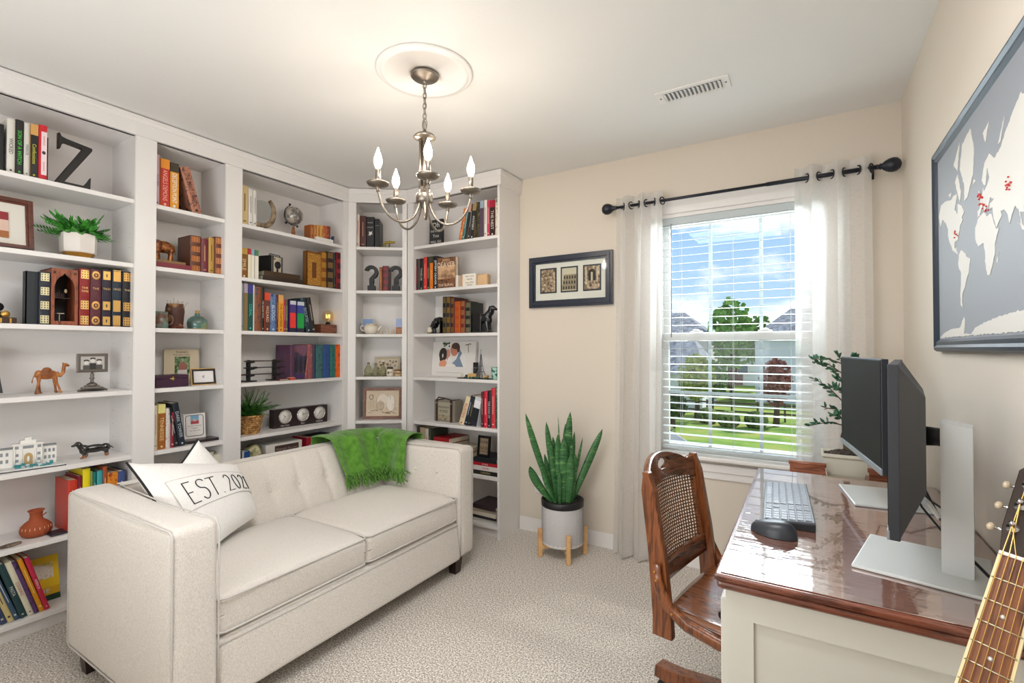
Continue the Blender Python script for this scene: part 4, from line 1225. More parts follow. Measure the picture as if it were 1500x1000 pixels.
cbt.tube([(.20, 2.15, .93), (.21, 2.12, .88), (.23, 2.05, .86), (.27, 1.95, .84), (.31, 1.9, .80), (.35, 1.86, .775), (.385, 1.84, .765)], .003, cbm, 6)
cbt.tube([(.26, 1.62, .862), (.275, 1.58, .835)], .0052, mat('cable_tag', 'dedcd6', .6), 8)
tag(cbt.obj('monitor_cables'), 'black cables with a white tag hanging behind the monitors', 'cable')

# ================================================================== CHAIR
CW1 = wood('chair_oak', '4c250e', '8e5028', (24, 24, 2.4), .3, .35)
CW2 = wood('chair_oak_flat', '44220f', '845030', (2.4, 22, 22), .2, .6)
ch2 = thing('desk_chair', 'brown wooden swivel desk chair with a woven cane back', 'chair', (-.335, 1.745, 0), R_(-9.8))
def bow(y): return -.045 * (1 - (y / .2) ** 2)
def backx(z): return -.02 - .10 * max(0, z - .40)  - .05 * max(0, z - .6)
hipn = .205
for s in (-1, 1):
    pst = MB(); ZS = [.36, .42, .5, .6, .7, .8, .845, .858]
    vs = []
    for z in ZS:
        k = (z - .36) / .5; x = backx(z); w = .032 - .010 * k; th = .014
        if z > .84: w = .012
        yo = s * (hipn - .01 * k)
        vs += [(x - w, yo - th, z), (x + w, yo - th, z), (x + w, yo + th, z), (x - w, yo + th, z)]
    fs = [(i * 4 + a, i * 4 + (a + 1) % 4, i * 4 + 4 + (a + 1) % 4, i * 4 + 4 + a) for i in range(len(ZS) - 1) for a in range(4)] + [(3, 2, 1, 0), tuple(range(len(vs) - 4, len(vs)))]
    pst.add(vs, fs, CW1)
    po = pst.obj('back_post', ch2)
    mm = po.modifiers.new('b', 'BEVEL'); mm.width = .004; mm.segments = 2
    br = MB().tube([(-.035, s * .225, .585), (-.03, s * .226, .53), (.0, s * .226, .47), (.06, s * .224, .43), (.15, s * .222, .412), (.26, s * .218, .405), (.34, s * .2, .405)], [.014, .018, .02, .02, .02, .02, .016], CW1, 10, flat=.7)
    bo_ = br.obj('hip_brace', ch2)
    sc = MB()
    for x, z in ((-.034, .565), (-.030, .54), (.02, .455), (.24, .405), (.28, .405)): sc.ball((x, s * .240, z), (.004, .002, .004), mat('brass_screw', 'c09048', .4, .8), 8)
    sc.obj('screws', bo_)
def crest_top(y):
    k = y / .2
    return .850 + .036 * max(0, math.cos((k + .15) * PI / 1.7)) + .004 * k - .010 * math.exp(-((k - .80) / .12) ** 2)
def crest(u, v):
    y = -.197 + u * .394; z0 = .768 + .026 * (1 - (y / .2) ** 2) ; z1 = crest_top(y); z = z0 + (z1 - z0) * v
    return (backx(z) + bow(y), y, z)
def hole(u, v):
    p = crest(u, v); return ((p[1] + .0) / .05) ** 2 + ((p[2] - .846) / .019) ** 2 < 1
CW3 = wood('chair_oak_crest', '48260f', '7c482a', (14, 1.6, 22), .25, .5)
cr_ = MB().grid(80, 22, crest, CW3, skip=hole)
cro = cr_.obj('crest_rail', ch2); mm = cro.modifiers.new('s', 'SOLIDIFY'); mm.thickness = .022; mm.offset = 0
def lower(u, v):
    y = -.197 + u * .394; z = .505 - .035 * (1 - (y / .2) ** 2) + v * (.045 + .03 * (1 - (y / .2) ** 2) * 0 + .02); return (backx(z) + bow(y), y, z)
lo_ = MB().grid(24, 4, lower, CW3).obj('lower_rail', ch2); mm = lo_.modifiers.new('s', 'SOLIDIFY'); mm.thickness = .02; mm.offset = 0
# inner frame and cane
def panel(y, z): return (backx(z) + bow(y), y, z)
def ptop(y): return .79 - .0 + .012 - .045 * (abs(y) / .182) ** 4
for s in (-1, 1):
    fr_ = MB().grid(3, 20, lambda u, v, s=s: panel(s * (.178 + u * .018), .54 + v * .235), CW1)
    fo = fr_.obj('cane_surround', ch2); mm = fo.modifiers.new('s', 'SOLIDIFY'); mm.thickness = .018; mm.offset = 0
CANE = mat('cane', '7c4e2c', .5, noise_=([(.35, '5c3418'), (.65, '946438')], 90, 2))
cn_ = MB(); ny, nz_ = 26, 24
for j in range(nz_):
    for i in range(ny):
        y0 = -.182 + .364 * i / ny; z0 = .53 + .275 * j / nz_; dy = .364 / ny; dz_ = .275 / nz_
        if z0 + dz_ > ptop(y0 + dy / 2) + .01: continue
        f = .22; o0 = (y0, z0); ins = (y0 + dy * f, z0 + dz_ * f, y0 + dy * (1 - f * .55), z0 + dz_ * (1 - f * .55))
        q = [panel(*p) for p in ((y0, z0), (y0 + dy, z0), (y0 + dy, z0 + dz_), (y0, z0 + dz_), (ins[0], ins[1]), (ins[2], ins[1]), (ins[2], ins[3]), (ins[0], ins[3]))]
        cn_.add(q, [(0, 1, 5, 4), (1, 2, 6, 5), (2, 3, 7, 6), (3, 0, 4, 7)], CANE)
cno = cn_.obj('cane_panel', ch2); mm = cno.modifiers.new('s', 'SOLIDIFY'); mm.thickness = .0022
st = MB()
def seat(p, t):
    p.y *= 1 - .08 * (t.x < 0) * t.x ** 2; p.z -= .008 * (1 - t.x ** 2) * (1 - t.y ** 2) * (t.z > 0); return p
MB().soft(-.015, -.212, .415, .40, .212, .452, .016, CW2, 14, (.012, .008, 0), seat).obj('seat', ch2)
MB().lathe([(.09, .40), (.09, .414), (.03, .40), (.022, .36), (.022, .2), (.04, .17), (.045, .10), (.03, .085)], mat('chair_iron', '2c2826', .4, .7), 20, T(.19, 0, 0)).box(.06, -.03, .385, .33, .03, .415, CW1, bev=.004).obj('pedestal_screw', ch2)
for k in range(4):
    a = 180 + 90 * k - 8
    Mx = T(.19, 0, 0) @ RZ(a)
    lg = MB(); pr = [(.02, .085), (.02, .155), (.08, .152), (.26, .112), (.345, .105), (.35, .062), (.30, .058), (.25, .056), (.20, .064), (.12, .078)]
    lg.prism(pr, -.027, .027, CW1, Mx, bev=.003)
    lo2 = lg.obj('base_leg', ch2)
    MB().lathe([(.004, -.012), (.022, -.010), (.024, 0), (.022, .010), (.004, .012)], mat('caster', '2a2422', .4), 16, Mx @ T(.325, .0, .0255) @ RX(90)).tube([(.325, 0, .03), (.325, 0, .058)], .007, IRON, 8, Mx).obj('caster', lo2)

# ================================================================== SNAKE PLANT
PX, PY = -1.282, 2.69
sp = thing('snake_plant', 'tall snake plant in a white chevron pot on a light wood stand', 'plant', (PX, PY, 0))
POT = mat('pot_white', 'e6e4e2', .55); PW = wood('stand_beech', 'c8955c', 'e6b982', (3, 3, 1), .5, scale=5)
MB().lathe([(.108, .075), (.122, .08), (.125, .09), (.125, .318), (.122, .322), (.118, .318), (.118, .29)], POT, 48).obj('pot', sp)
cv = MB(); CH = mat('chevron_relief', '98969a', .6)
nc = 28
for r in range(24):
    z = .095 + r * .0088
    pts = []
    for k in range(nc * 2 + 1):
        a = PI * k / nc; zz = z + (.011 if k % 2 else 0); pts.append((.1258 * math.cos(a), .1258 * math.sin(a), zz))
    cv.tube(pts, .0014, CH, 4, cap=False)
cv.obj('chevron_pattern', sp)
MB().lathe([(.120, .300), (.129, .308), (.1295, .342), (.124, .345), (.121, .336), (.119, .318)], mat('planter_black', '1c1c20', .45), 40).obj('inner_pot', sp)
MB().lathe([(.119, .31), (.119, .324), (.001, .330)], mat('soil', '231d1a', 1, bump=(90, 1, .01)), 32).obj('soil', sp)
for k in range(4):
    a = R_(-58.6 + 90 * k + 8); x, y = .139 * math.cos(a), .139 * math.sin(a)
    MB().box(-.013, -.012, .002, .013, .012, .168, PW, T(x, y, 0) @ RZ(math.degrees(a)), bev=.003).obj('stand_leg', sp)
for k in range(2):
    MB().box(-.128, -.011, .048, .128, .011, .068 + .004 * k, PW, RZ(-58.6 + 90 * k + 8), bev=.002).obj('stand_crossbar', sp)
LF = mat('snake_leaf', '3c7040', .4, noise_=([(.36, '24502c'), (.47, '447c44'), (.55, '2c5c34'), (.66, '6c9c5c')], 10, 3, (1.5, 1.5, 7)))
def sleaf(bx, by, lat, dep, ztip, wd, bend=0, tw=0):
    """lat / dep: tip offset towards camera right / away"""
    r = Vector((.8536, .521, 0)); f = Vector((-.521, .8536, 0)); B = r * bx + f * by + Vector((0, 0, .315))
    E_ = r * lat + f * dep + Vector((0, 0, ztip)); vs = []; n = 14
    side = (r * math.cos(tw) + f * math.sin(tw))
    for i in range(n + 1):
        t = i / n; C_ = B.lerp(E_, t) + r * bend * math.sin(PI * t)
        w = wd * 1.25 * (.55 + .9 * t - .35 * t * t) * (1 - t ** 5) ** .8 if t < 1 else .0005
        nn = side.cross((E_ - B).normalized()).normalized()
        for q, c in ((-1, .5), (-.5, .12), (0, 0), (.5, .12), (1, .5)):
            vs.append(C_ + side * (q * w) - nn * (c * w * .45))
    fs = [(i * 5 + k, i * 5 + k + 1, i * 5 + k + 6, i * 5 + k + 5) for i in range(n) for k in range(4)]
    o = MB().add(vs, fs, LF, None, True).obj('leaf', sp)
    m = o.modifiers.new('s', 'SOLIDIFY'); m.thickness = .003
for a in [(-.04, .02, -.225, .0, .86, .019, -.01, .2), (-.03, .03, -.095, .05, .80, .018, 0, .1), (.0, .03, -.02, .06, .83, .004, 0, 0), (.03, .02, .052, .03, .865, .024, -.01, -.1),
          (-.01, -.02, -.03, -.02, .735, .022, 0, .1), (.0, -.04, .005, -.04, .73, .024, 0, 0), (.04, -.01, .055, .0, .69, .018, 0, -.2), (.05, .0, .245, .0, .765, .022, .0, -.1),
          (.05, .03, .13, .04, .705, .008, 0, 0), (-.05, -.02, -.2, -.05, .55, .026, -.02, .3), (-.04, -.04, -.13, -.05, .55, .014, -.01, .2), (-.05, .04, -.105, .06, .60, .014, 0, 0),
          (.03, -.04, .045, -.05, .62, .024, .0, -.1), (-.02, -.05, -.025, -.07, .52, .012, 0, .1), (.05, -.02, .075, -.03, .62, .018, 0, -.1), (.0, .0, .01, .0, .72, .022, 0, .4)]:
    sleaf(*a)
for a in [(.02, .05, .03, .10, .78, .018, 0, .5), (-.02, .05, -.05, .10, .70, .018, 0, -.5), (.02, -.03, .02, -.02, .66, .02, .0, .3), (-.03, 0, -.07, .0, .68, .018, 0, .2), (.045, .02, .08, .05, .74, .014, 0, .2)]:
    sleaf(*a)

# ================================================================== BONSAI TABLE
TW = wood('table_cherry', '6e3a28', 'a8684c', (2.5, 26, 26), .35, .3)
tb_ = thing('side_table', 'reddish wooden plant table between the desk and the window', 'table', (.13, 2.52, 0))
q = MB().box(-.20, -.16, .67, .20, .16, .69, TW, bev=.003); q.obj('top', tb_)
for x0, x1 in ((-.20, -.072), (.075, .20)):
    MB().box(x0, -.12, .69, x1, -.105, .766, TW).tube([(x0 - .004, -.1125, .768), (x1 + .004, -.1125, .768)], .009, TW, 10).obj('gallery', tb_)
for x in (-.175, .175):
    for y in (-.135, .135): MB().tube([(x, y, .001), (x, y, .67)], [.012, .019], TW, 10).obj('leg', tb_)
tray = MB().box(-.068, -.10, 0, .072, .09, .012, mat('tray_brown', '3c2c22', .5), bev=.003)
random.seed(4)
tr = thing('humidity_tray', 'shallow tray of pale speckled pebbles under the bonsai pot', 'tray', (.13, 2.50, .6905))
tray.obj('tray', tr)
pb = MB(); PB = mat('pebble', 'd8ccb8', .7, noise_=([(.4, '8c7c68'), (.55, 'e6dccb')], 40, 2))
for k in range(90): pb.ball((random.uniform(-.062, .066), random.uniform(-.095, .085), .016 + random.uniform(0, .006)), (.007, .006, .005), PB, 6)
o = pb.obj('pebbles', tr); o['kind'] = 'stuff'
bz = thing('bonsai', 'small bonsai tree in a cream rectangular pot beside the farther monitor', 'bonsai', (.13, 2.50, .714))
bz.scale = (1, 1, 1.12)
bp = MB(); CP = mat('bonsai_glaze', 'd8d4c4', .3)
rr = [(.062, .045, 0), (.066, .05, .012), (.076, .058, .07), (.083, .065, .078), (.083, .065, .088), (.076, .058, .088), (.072, .054, .078)]
vs = []
for a, b2, z in rr: vs += [(-a, -b2, z), (a, -b2, z), (a, b2, z), (-a, b2, z)]
bp.add(vs, [(i * 4 + k, i * 4 + (k + 1) % 4, i * 4 + 4 + (k + 1) % 4, i * 4 + 4 + k) for i in range(6) for k in range(4)] + [(3, 2, 1, 0)], CP).box(-.066, -.05, -.004, -.04, .05, .002, CP).box(.04, -.05, -.004, .066, .05, .002, CP)
bp.obj('pot', bz)
SO = mat('bark_soil', '2a2422', 1, noise_=([(.4, '1c1816'), (.6, '5c5048')], 120, 3), bump=(140, 1, .01))
MB().grid(16, 12, lambda u, v: (-.074 + u * .148, -.056 + v * .112, .079 + .022 * math.sin(PI * u) * math.sin(PI * v) + .004 * noise.noise((u * 20, v * 20, 0))), SO).obj('soil', bz)
BK = mat('bonsai_bark', '5c4c40', .9, bump=(60, .6, .01)); BL = mat('bonsai_leaf', '2c5840', .35, noise_=([(.4, '1c4430'), (.6, '3f7458')], 30, 2))
tk = MB().tube([(.01, 0, .09), (.004, 0, .12), (-.006, 0, .15), (.006, 0, .19), (.012, 0, .25), (.004, 0, .32), (.0, 0, .38), (-.01, 0, .44)], [.014, .010, .0085, .0075, .0065, .005, .004, .002], BK, 8)
lf = MB()
random.seed(21)
def leafy(p, d, s):
    d = d.normalized(); n = Vector((random.uniform(-1, 1), random.uniform(-1, 1), random.uniform(.2, 1))); a = d.cross(n).normalized()
    lf.add([p, p + d * s * .35 + a * s * .24, p + d * s * .75 + a * s * .18, p + d * s, p + d * s * .75 - a * s * .18, p + d * s * .35 - a * s * .24], [(0, 1, 2, 3, 4, 5)], BL)
brs = [(.19, -.125, .02, -.01), (.22, -.07, .05, .03), (.27, -.12, -.03, .10), (.30, -.05, .03, .03), (.35, -.09, .0, .075), (.38, -.11, .02, .05), (.40, -.03, .02, .06),
       (.24, .05, -.04, .05), (.30, .07, .03, .05), (.36, .05, -.02, .06), (.42, .04, 0, .03), (.2, -.05, -.06, .03), (.33, -.04, -.05, .04), (.42, -.12, .0, .02), (.26, .0, .06, .05), (.28, .02, -.07, .03)]
for z0, dx, dy, dz_ in brs:
    p0 = Vector((.006, 0, z0)); p1 = p0 + Vector((dx, dy, dz_)); pm = (p0 + p1) / 2 + Vector((0, 0, .014))
    tk.tube([p0, pm, p1], [.0028, .002, .001], BK, 5)
    for k in range(17):
        t = .2 + .8 * k / 16; p = p0.lerp(pm, t * 2) if t < .5 else pm.lerp(p1, t * 2 - 1)
        leafy(p, Vector((dx + random.uniform(-.1, .1), random.uniform(-.1, .1), random.uniform(-.03, .12))), random.uniform(.018, .030))
tk.obj('trunk', bz); lf.obj('foliage', bz)

# ================================================================== MAP
mp_ = thing('framed_world_map', 'large grey world map with red pins in a dark frame on the right wall', 'map', (XR - .001, 1.66, 1.245), R_(-90))
# local: x right (world -y), -y out of the wall, z up
MW, MH = 1.04, .675
MF = mat('map_frame', '3c4654', .35, .3)
f = MB()
def bar(a, b, hz, low=False):
    pr = [(0, 0), (-.012, 0), (-.020, .006), (-.022, .014), (-.016, .022), (-.018, .032), (-.010, .040), (0, .040)]
    return pr
pr = bar(0, 0, 0)
for (ax, az, bx, bz_, inx, inz) in ((-MW / 2, 0, MW / 2, 0, 0, 1), (-MW / 2, MH, MW / 2, MH, 0, -1), (-MW / 2, 0, -MW / 2, MH, 1, 0), (MW / 2, 0, MW / 2, MH, -1, 0)):
    vs = []
    for (px, pz, s) in ((ax, az, 1), (bx, bz_, -1)):
        for y, d in pr:
            mx_, mz = px + inx * d, pz + inz * d
            if inx == 0: mx_ += s * d
            else: mz += s * d
            vs.append((mx_, y, mz))
    n = len(pr); f.add(vs, [(i, (i + 1) % n, n + (i + 1) % n, n + i) for i in range(n)], MF)
f.obj('frame', mp_)
MB().box(-MW / 2 + .03, -.010, .03, MW / 2 - .03, -.004, MH - .03, mat('map_sea', '90949a', .6, spec=.2)).obj('sheet', mp_)
LAND = mat('map_land', 'd6d2cb', .6, spec=.2)
def ll(lon, lat):     # plate placed so that the americas are nearest the window
    la = max(min(lat, 83), -78); yv = math.log(math.tan(PI / 4 + R_(la) / 2)) if la > -60 else math.log(math.tan(PI / 4 + R_(-60) / 2)) + (la + 60) * .028
    return (-MW / 2 + .05 + (lon + 170) / 350 * (MW - .1), .042 + (yv + 1.85) / 4.75 * (MH - .10))
CONT = [
 [(-168, 66), (-156, 71), (-128, 70), (-110, 68), (-95, 69), (-82, 68), (-94, 60), (-82, 55), (-79, 62), (-64, 58), (-56, 52), (-66, 49), (-61, 46), (-70, 43), (-76, 36), (-81, 31), (-80, 26), (-83, 29), (-94, 29), (-97, 22), (-91, 18), (-87, 21), (-88, 15), (-83, 14), (-82, 9), (-78, 8), (-85, 10), (-95, 16), (-105, 20), (-112, 29), (-118, 34), (-124, 41), (-124, 48), (-133, 56), (-150, 61), (-160, 56), (-165, 61)],
 [(-78, 8), (-72, 12), (-62, 10), (-51, 4), (-50, 0), (-35, -6), (-39, -14), (-41, -22), (-48, -27), (-53, -33), (-58, -38), (-65, -42), (-68, -50), (-66, -55), (-73, -52), (-74, -42), (-71, -30), (-70, -18), (-77, -12), (-81, -5), (-79, 2)],
 [(-55, 60), (-43, 60), (-22, 70), (-18, 78), (-30, 83), (-60, 82), (-70, 77), (-54, 69)],
 [(-6, 36), (-17, 28), (-17, 15), (-8, 4), (9, 4), (10, -2), (13, -10), (12, -18), (18, -33), (26, -34), (33, -26), (40, -15), (40, -5), (51, 11), (43, 12), (36, 24), (32, 31), (20, 31), (10, 37)],
 [(-9, 37), (-9, 43), (-1, 44), (-4, 48), (6, 53), (9, 57), (12, 54), (22, 57), (28, 60), (22, 66), (16, 57), (10, 59), (5, 62), (14, 69), (28, 71), (42, 67), (60, 69), (73, 73), (105, 78), (130, 73), (160, 70), (178, 66), (163, 60), (157, 51), (155, 60), (136, 54), (140, 47), (129, 42), (127, 35), (121, 39), (121, 30), (109, 21), (108, 11), (100, 13), (103, 1), (97, 17), (90, 22), (80, 12), (77, 8), (72, 20), (66, 25), (56, 27), (59, 22), (45, 13), (38, 25), (35, 36), (27, 37), (28, 41), (41, 42), (30, 46), (23, 38), (18, 41), (12, 45), (17, 40), (12, 38), (8, 44), (3, 42), (-2, 37)],
 [(114, -22), (122, -17), (130, -12), (136, -12), (140, -17), (143, -11), (153, -27), (150, -37), (140, -37), (131, -31), (115, -34)],
 [(-5, 50), (1, 51), (-2, 56), (-5, 58), (-4, 53)], [(-24, 64), (-14, 65), (-20, 67)], [(131, 31), (141, 37), (142, 42), (139, 38)], [(95, 5), (106, -6), (115, -8), (104, 0)], [(109, 1), (118, 6), (116, -4)], [(131, -1), (150, -9), (140, -8)],
 [(44, -25), (50, -15), (47, -25)], [(166, -46), (178, -38), (172, -42)], [(10, 79), (28, 80), (18, 76)], [(52, 71), (68, 77), (58, 71)],
 [(-170, -78), (-150, -74), (-120, -71), (-100, -71), (-75, -70), (-62, -62), (-58, -64), (-62, -76), (-40, -77), (-20, -72), (10, -69), (50, -66), (90, -65), (130, -65), (160, -69), (178, -76), (178, -78)],
 [(-90, 74), (-80, 76), (-66, 67), (-72, 62), (-80, 68)], [(-120, 72), (-105, 72), (-110, 70)], [(-95, 80), (-70, 83), (-80, 77)]]
ld = MB()
def rough(c):
    P_ = [ll(*p) for p in c]; o_ = []
    for (a, b2) in zip(P_, P_[1:] + P_[:1]):
        L_ = math.hypot(b2[0] - a[0], b2[1] - a[1]); n_ = max(1, int(L_ / .007)); o_.append(a)
        for k in range(1, n_):
            j = .0022 * random.uniform(-1, 1); o_.append((a[0] + (b2[0] - a[0]) * k / n_ - (b2[1] - a[1]) / L_ * j, a[1] + (b2[1] - a[1]) * k / n_ + (b2[0] - a[0]) / L_ * j))
    return o_
random.seed(3)
for c in CONT:
    ld.prism(rough(c), -.0112, -.0099, LAND)
ld.obj('continents', mp_)
pn = MB(); PIN = mat('pin_red', 'd03028', .4)
random.seed(8)
for lon, lat, n, sp_ in ((-86, 36, 9, 7), (4, 50, 12, 6), (-2, 53, 5, 3), (12, 43, 5, 4), (22, 38, 5, 5), (76, 45, 9, 6), (84, 42, 4, 5)):
    for k in range(n):
        x, z = ll(lon + random.uniform(-sp_, sp_), lat + random.uniform(-sp_, sp_) * .7)
        pn.ball((x, -.013, z), .0021, PIN, 6)
pn.obj('pins', mp_)

# ================================================================== GUITAR
upv = Vector((.324, .447, .835)).normalized(); rt = Vector((.936, -.352, 0)); rt = (rt - upv * rt.dot(upv)).normalized()
nv = upv.cross(rt).normalized()          # local y points away from the camera
nv = -nv if nv.dot(Vector((.3, .95, 0))) < 0 else nv
nut = Vector((.245, 1.016, .943)) + rt * .0225
gt = thing('acoustic_guitar', 'acoustic guitar with rosewood fretboard leaning in the front right corner', 'guitar')
Mg = Matrix((rt, nv, upv)).transposed().to_4x4(); Mg.translation = nut; gt.matrix_world = Mg
RW = wood('rosewood', '4c2818', '84502f', (26, 26, 2.2), .4); BIND = mat('binding_cream', 'e0d0a0', .4); GW = wood('guitar_spruce', 'c89050', 'e0b070', (30, 30, 2), .25, .6); MAH = wood('guitar_mahogany', '4c2614', '7c4426', (20, 20, 2), .3, .5)
def gw(z): return .0225 + .0065 * (-z) / .35
nk = MB()
for z0, z1 in ((-.36, 0),):
    nk.add([(-gw(z0), 0, z0), (gw(z0), 0, z0), (gw(z1), 0, z1), (-gw(z1), 0, z1), (-gw(z0) * .75, .02, z0), (gw(z0) * .75, .02, z0), (gw(z1) * .75, .018, z1), (-gw(z1) * .75, .018, z1)],
           [(0, 1, 2, 3), (7, 6, 5, 4), (0, 4, 5, 1), (2, 6, 7, 3), (1, 5, 6, 2), (3, 7, 4, 0)], MAH)
nk.obj('neck', gt)
fb = MB(); n = 12
for i in range(n):
    z0, z1 = -.46 * i / n, -.46 * (i + 1) / n
    vs = []
    for z in (z0, z1):
        for k in range(7):
            x = -1 + 2 * k / 6; vs.append((x * (gw(z) - .003), -.006 - .0012 * (1 - x * x), z))
    fb.add(vs, [(k, k + 1, 7 + k + 1, 7 + k) for k in range(6)], RW)
fb.box(-.0215, -.006, -.46, .0215, 0, 0, RW)
fbo = fb.obj('fretboard', gt)
bd = MB()
for s in (-1, 1): bd.add([(s * (gw(z) - a), y, z) for z in (0, -.46) for a, y in ((.003, -.0065), (-.0004, -.006), (-.0004, .001), (.003, .001))], [(0, 1, 5, 4), (1, 2, 6, 5), (2, 3, 7, 6), (3, 0, 4, 7)], BIND)
bd.obj('binding', fbo)
fr = MB(); FRM = mat('fret_metal', 'd0c8a8', .3, .9)
for k in range(1, 19):
    z = -.648 * (1 - 2 ** (-k / 12)); fr.tube([(x * (gw(z) - .001), -.0068 - .0012 * (1 - x * x), z) for x in (-1, -.5, 0, .5, 1)], .0011, FRM, 6)
fr.obj('frets', fbo)
dt = MB()
for k in (3, 5, 7, 9): z = -.648 * (1 - (2 ** (-k / 12) + 2 ** (-(k - 1) / 12)) / 2); dt.lathe([(.0001, -.0002), (.0032, 0), (.0001, .0004)], mat('pearl', 'e8e6e0', .2), 14, T(0, -.0075, z) @ RX(90))
dt.obj('inlay_dots', fbo)
MB().box(-.0225, -.0095, 0, .0225, .004, .0055, mat('nut_bone', 'efe9dc', .4), bev=.001).obj('nut', gt)
hd = MB().prism([(-.023, .006), (.023, .006), (.030, .05), (.034, .16), (.02, .185), (0, .178), (-.02, .185), (-.034, .16), (-.030, .05)], -.002, .013, mat('headstock_face', '2c1c16', .2, coat=.6), RX(-13), bev=.001)
ho = hd.obj('headstock', gt)
for s in (-1, 1):
    for k in range(3):
        z = .05 + .042 * k; tn = MB(); CHR = mat('chrome', 'c8c8c8', .15, 1.0)
        tn.lathe([(.0075, 0), (.0075, -.002), (.0032, -.003), (.0032, -.014), (.004, -.016), (.001, -.017)], CHR, 12, RX(-13) @ T(s * .018, -.002, z) @ RX(-90))
        tn.tube([(s * .025, .012, z), (s * .040, .012, z)], .0026, CHR, 8, RX(-13)).ball((s * .044, .012, z), (.0055, .004, .007), mat('tuner_pearl', 'b8a68c', .25), 10, RX(-13))
        tn.obj('tuner', ho)
sr = MB(); BR = mat('bronze_string', 'd0a860', .3, .9)
for k in range(6):
    x0 = -.018 + .0072 * k; x1 = -.026 + .0104 * k; r = .0007 - .00008 * k
    e = RX(-13) @ Vector(((-.018 if k < 3 else .018), -.014, .05 + .042 * (2 - k if k < 3 else k - 3)))
    sr.tube([tuple(e), (x0, -.0098, .003), (x1, -.0105, -.62)], r, BR, 5)
sr.obj('strings', gt)
out = []
for i in range(48):
    t = i / 47; z = -.345 - .49 * t
    w = .0 + (.145 * math.sin(PI * min(t / .40, 1) * .5) ** .6 if t < .2 else 0)
    out.append((t, z))
ks = [(0, .03), (.03, .095), (.10, .137), (.2, .143), (.32, .122), (.42, .118), (.55, .152), (.70, .190), (.82, .196), (.92, .165), (.98, .09), (1, .02)]
def bw_(t):
    for (a, b2), (c, d) in zip(ks, ks[1:]):
        if t <= c: s = (t - a) / (c - a); s = s * s * (3 - 2 * s); return b2 + (d - b2) * s
poly = [(-bw_(t), z) for t, z in out] + [(bw_(t), z) for t, z in reversed(out)]
bo3 = MB().prism([(x, z) for x, z in poly], .004, .10, MAH); bo3.prism(poly, .001, .0045, GW)
bd3 = bo3.obj('body', gt)
MB().lathe([(.05, 0), (.05, -.0015), (.001, -.0016)], BLACK, 28, T(0, .0012, -.51) @ RX(90)).obj('sound_hole', bd3)
MB().box(-.07, -.012, -.66, .07, .001, -.635, RW, bev=.003).obj('bridge', bd3)
# stand
gs = thing('guitar_stand', 'black tubular stand holding the guitar', 'stand', (nut.x - .2, nut.y - .16, 0))
e = Mg @ Vector((0, .115, -.80)); e2 = Mg @ Vector((0, .13, -.30)); c0 = gs.location
s1 = MB(); L = lambda v: (v[0] - c0.x, v[1] - c0.y, v[2])
fw = Vector((nv.x, nv.y, 0)).normalized(); rg = Vector((rt.x, rt.y, 0)).normalized(); base = Vector((e.x, e.y, 0)) + fw * .02
s1.tube([L(base + Vector((0, 0, .12))), L(e2)], .008, BLACK, 8)
for s in (-1, 1):
    s1.tube([L(base + Vector((0, 0, .16))), L(base + rg * s * .18 - fw * .14 + Vector((0, 0, .009)))], .008, BLACK, 8)
    s1.tube([L(base + Vector((0, 0, .16))), L(base + rg * s * .09 + Vector((0, 0, .16))), L(base + rg * s * .09 - fw * .16 + Vector((0, 0, .13)))], .007, BLACK, 8)
s1.tube([L(base + Vector((0, 0, .2))), L(base + fw * .16 + Vector((0, 0, .009)))], .008, BLACK, 8)
s1.obj('frame', gs)

# ================================================================== SHELF ORNAMENTS
def C(h, r=.5, **k): return mat('c_' + h + str(r), h, r, **k)
def TX(b, s, size, col, x, y, z, mw=None, rz=0): return b.text(s, size, C(col), T(x, y - .0003, z) @ FACE @ RZ(rz), mw)
def simple(b, name, label, cat, bay, u, d, z, dz=0, group=None, rem=None):
    p, r = pos(bay, u, d, z); o = b.obj(name); o.location = p; o.rotation_euler = (0, 0, r + R_(dz))
    if rem: remesh(o, rem)
    return tag(o, label, cat, group)
Z1, Z2, Z3, Z4, Z5, Z6, Z7 = [SZ[k] for k in range(1, 8)]
# -- left bookcase
z_ = shelf_thing('letter_bookend', 'black letter Z bookend on the top shelf beside the red book', 'bookend', 'A', .768, .05, Z1)
ZB = mat('letter_black', '1b1716', .45)
MB().box(0, 0, 0, .006, .09, .205, ZB).box(0, 0, 0, .178, .09, .006, ZB).obj('bracket', z_)
MB().prism([(.03, .008), (.166, .008), (.168, .075), (.156, .05), (.142, .028), (.07, .028), (.172, .205), (.172, .218), (.075, .232), (.058, .238), (.052, .252), (.046, .252), (.046, .178), (.053, .178), (.060, .205), (.072, .212), (.135, .203)], .02, .045, ZB, T(.0, 0, 0), bev=.0015).obj('letter', z_)
t = framed('picture_frame', 'dark wood frame leaning on the second shelf, cut by the picture edge', 'picture frame', .27, .235, .026, .018, wood('walnut_frame', '3c1c12', '6c3420', (3, 20, 20), .3), pos('A', .60, .07, Z2)[0], R_(90), 8, 'ddd9d0')
MB().box(-.03, -.010, .05, .055, -.006, .165, C('d8b8a8')).box(-.03, -.0112, .13, .055, -.010, .165, C('8c2028')).box(-.03, -.0112, .05, .055, -.010, .08, C('a06030')).obj('photo', t)
def leafblade(b, p, d, L, w, m, droop=0., up=Vector((0, 0, 1))):
    d = d.normalized(); a = d.cross(up)
    a = a.normalized() if a.length > .01 else Vector((1, 0, 0))
    P = [p + d * L * t - up * droop * L * t * t for t in (0, .4, .75, 1)]; W_ = [w * .35, w * .5, w * .38, 0]
    b.add([P[0] + a * W_[0], P[1] + a * W_[1], P[2] + a * W_[2], P[3], P[2] - a * W_[2], P[1] - a * W_[1], P[0] - a * W_[0]], [(0, 1, 5, 6), (1, 2, 4, 5), (2, 3, 4)], m)
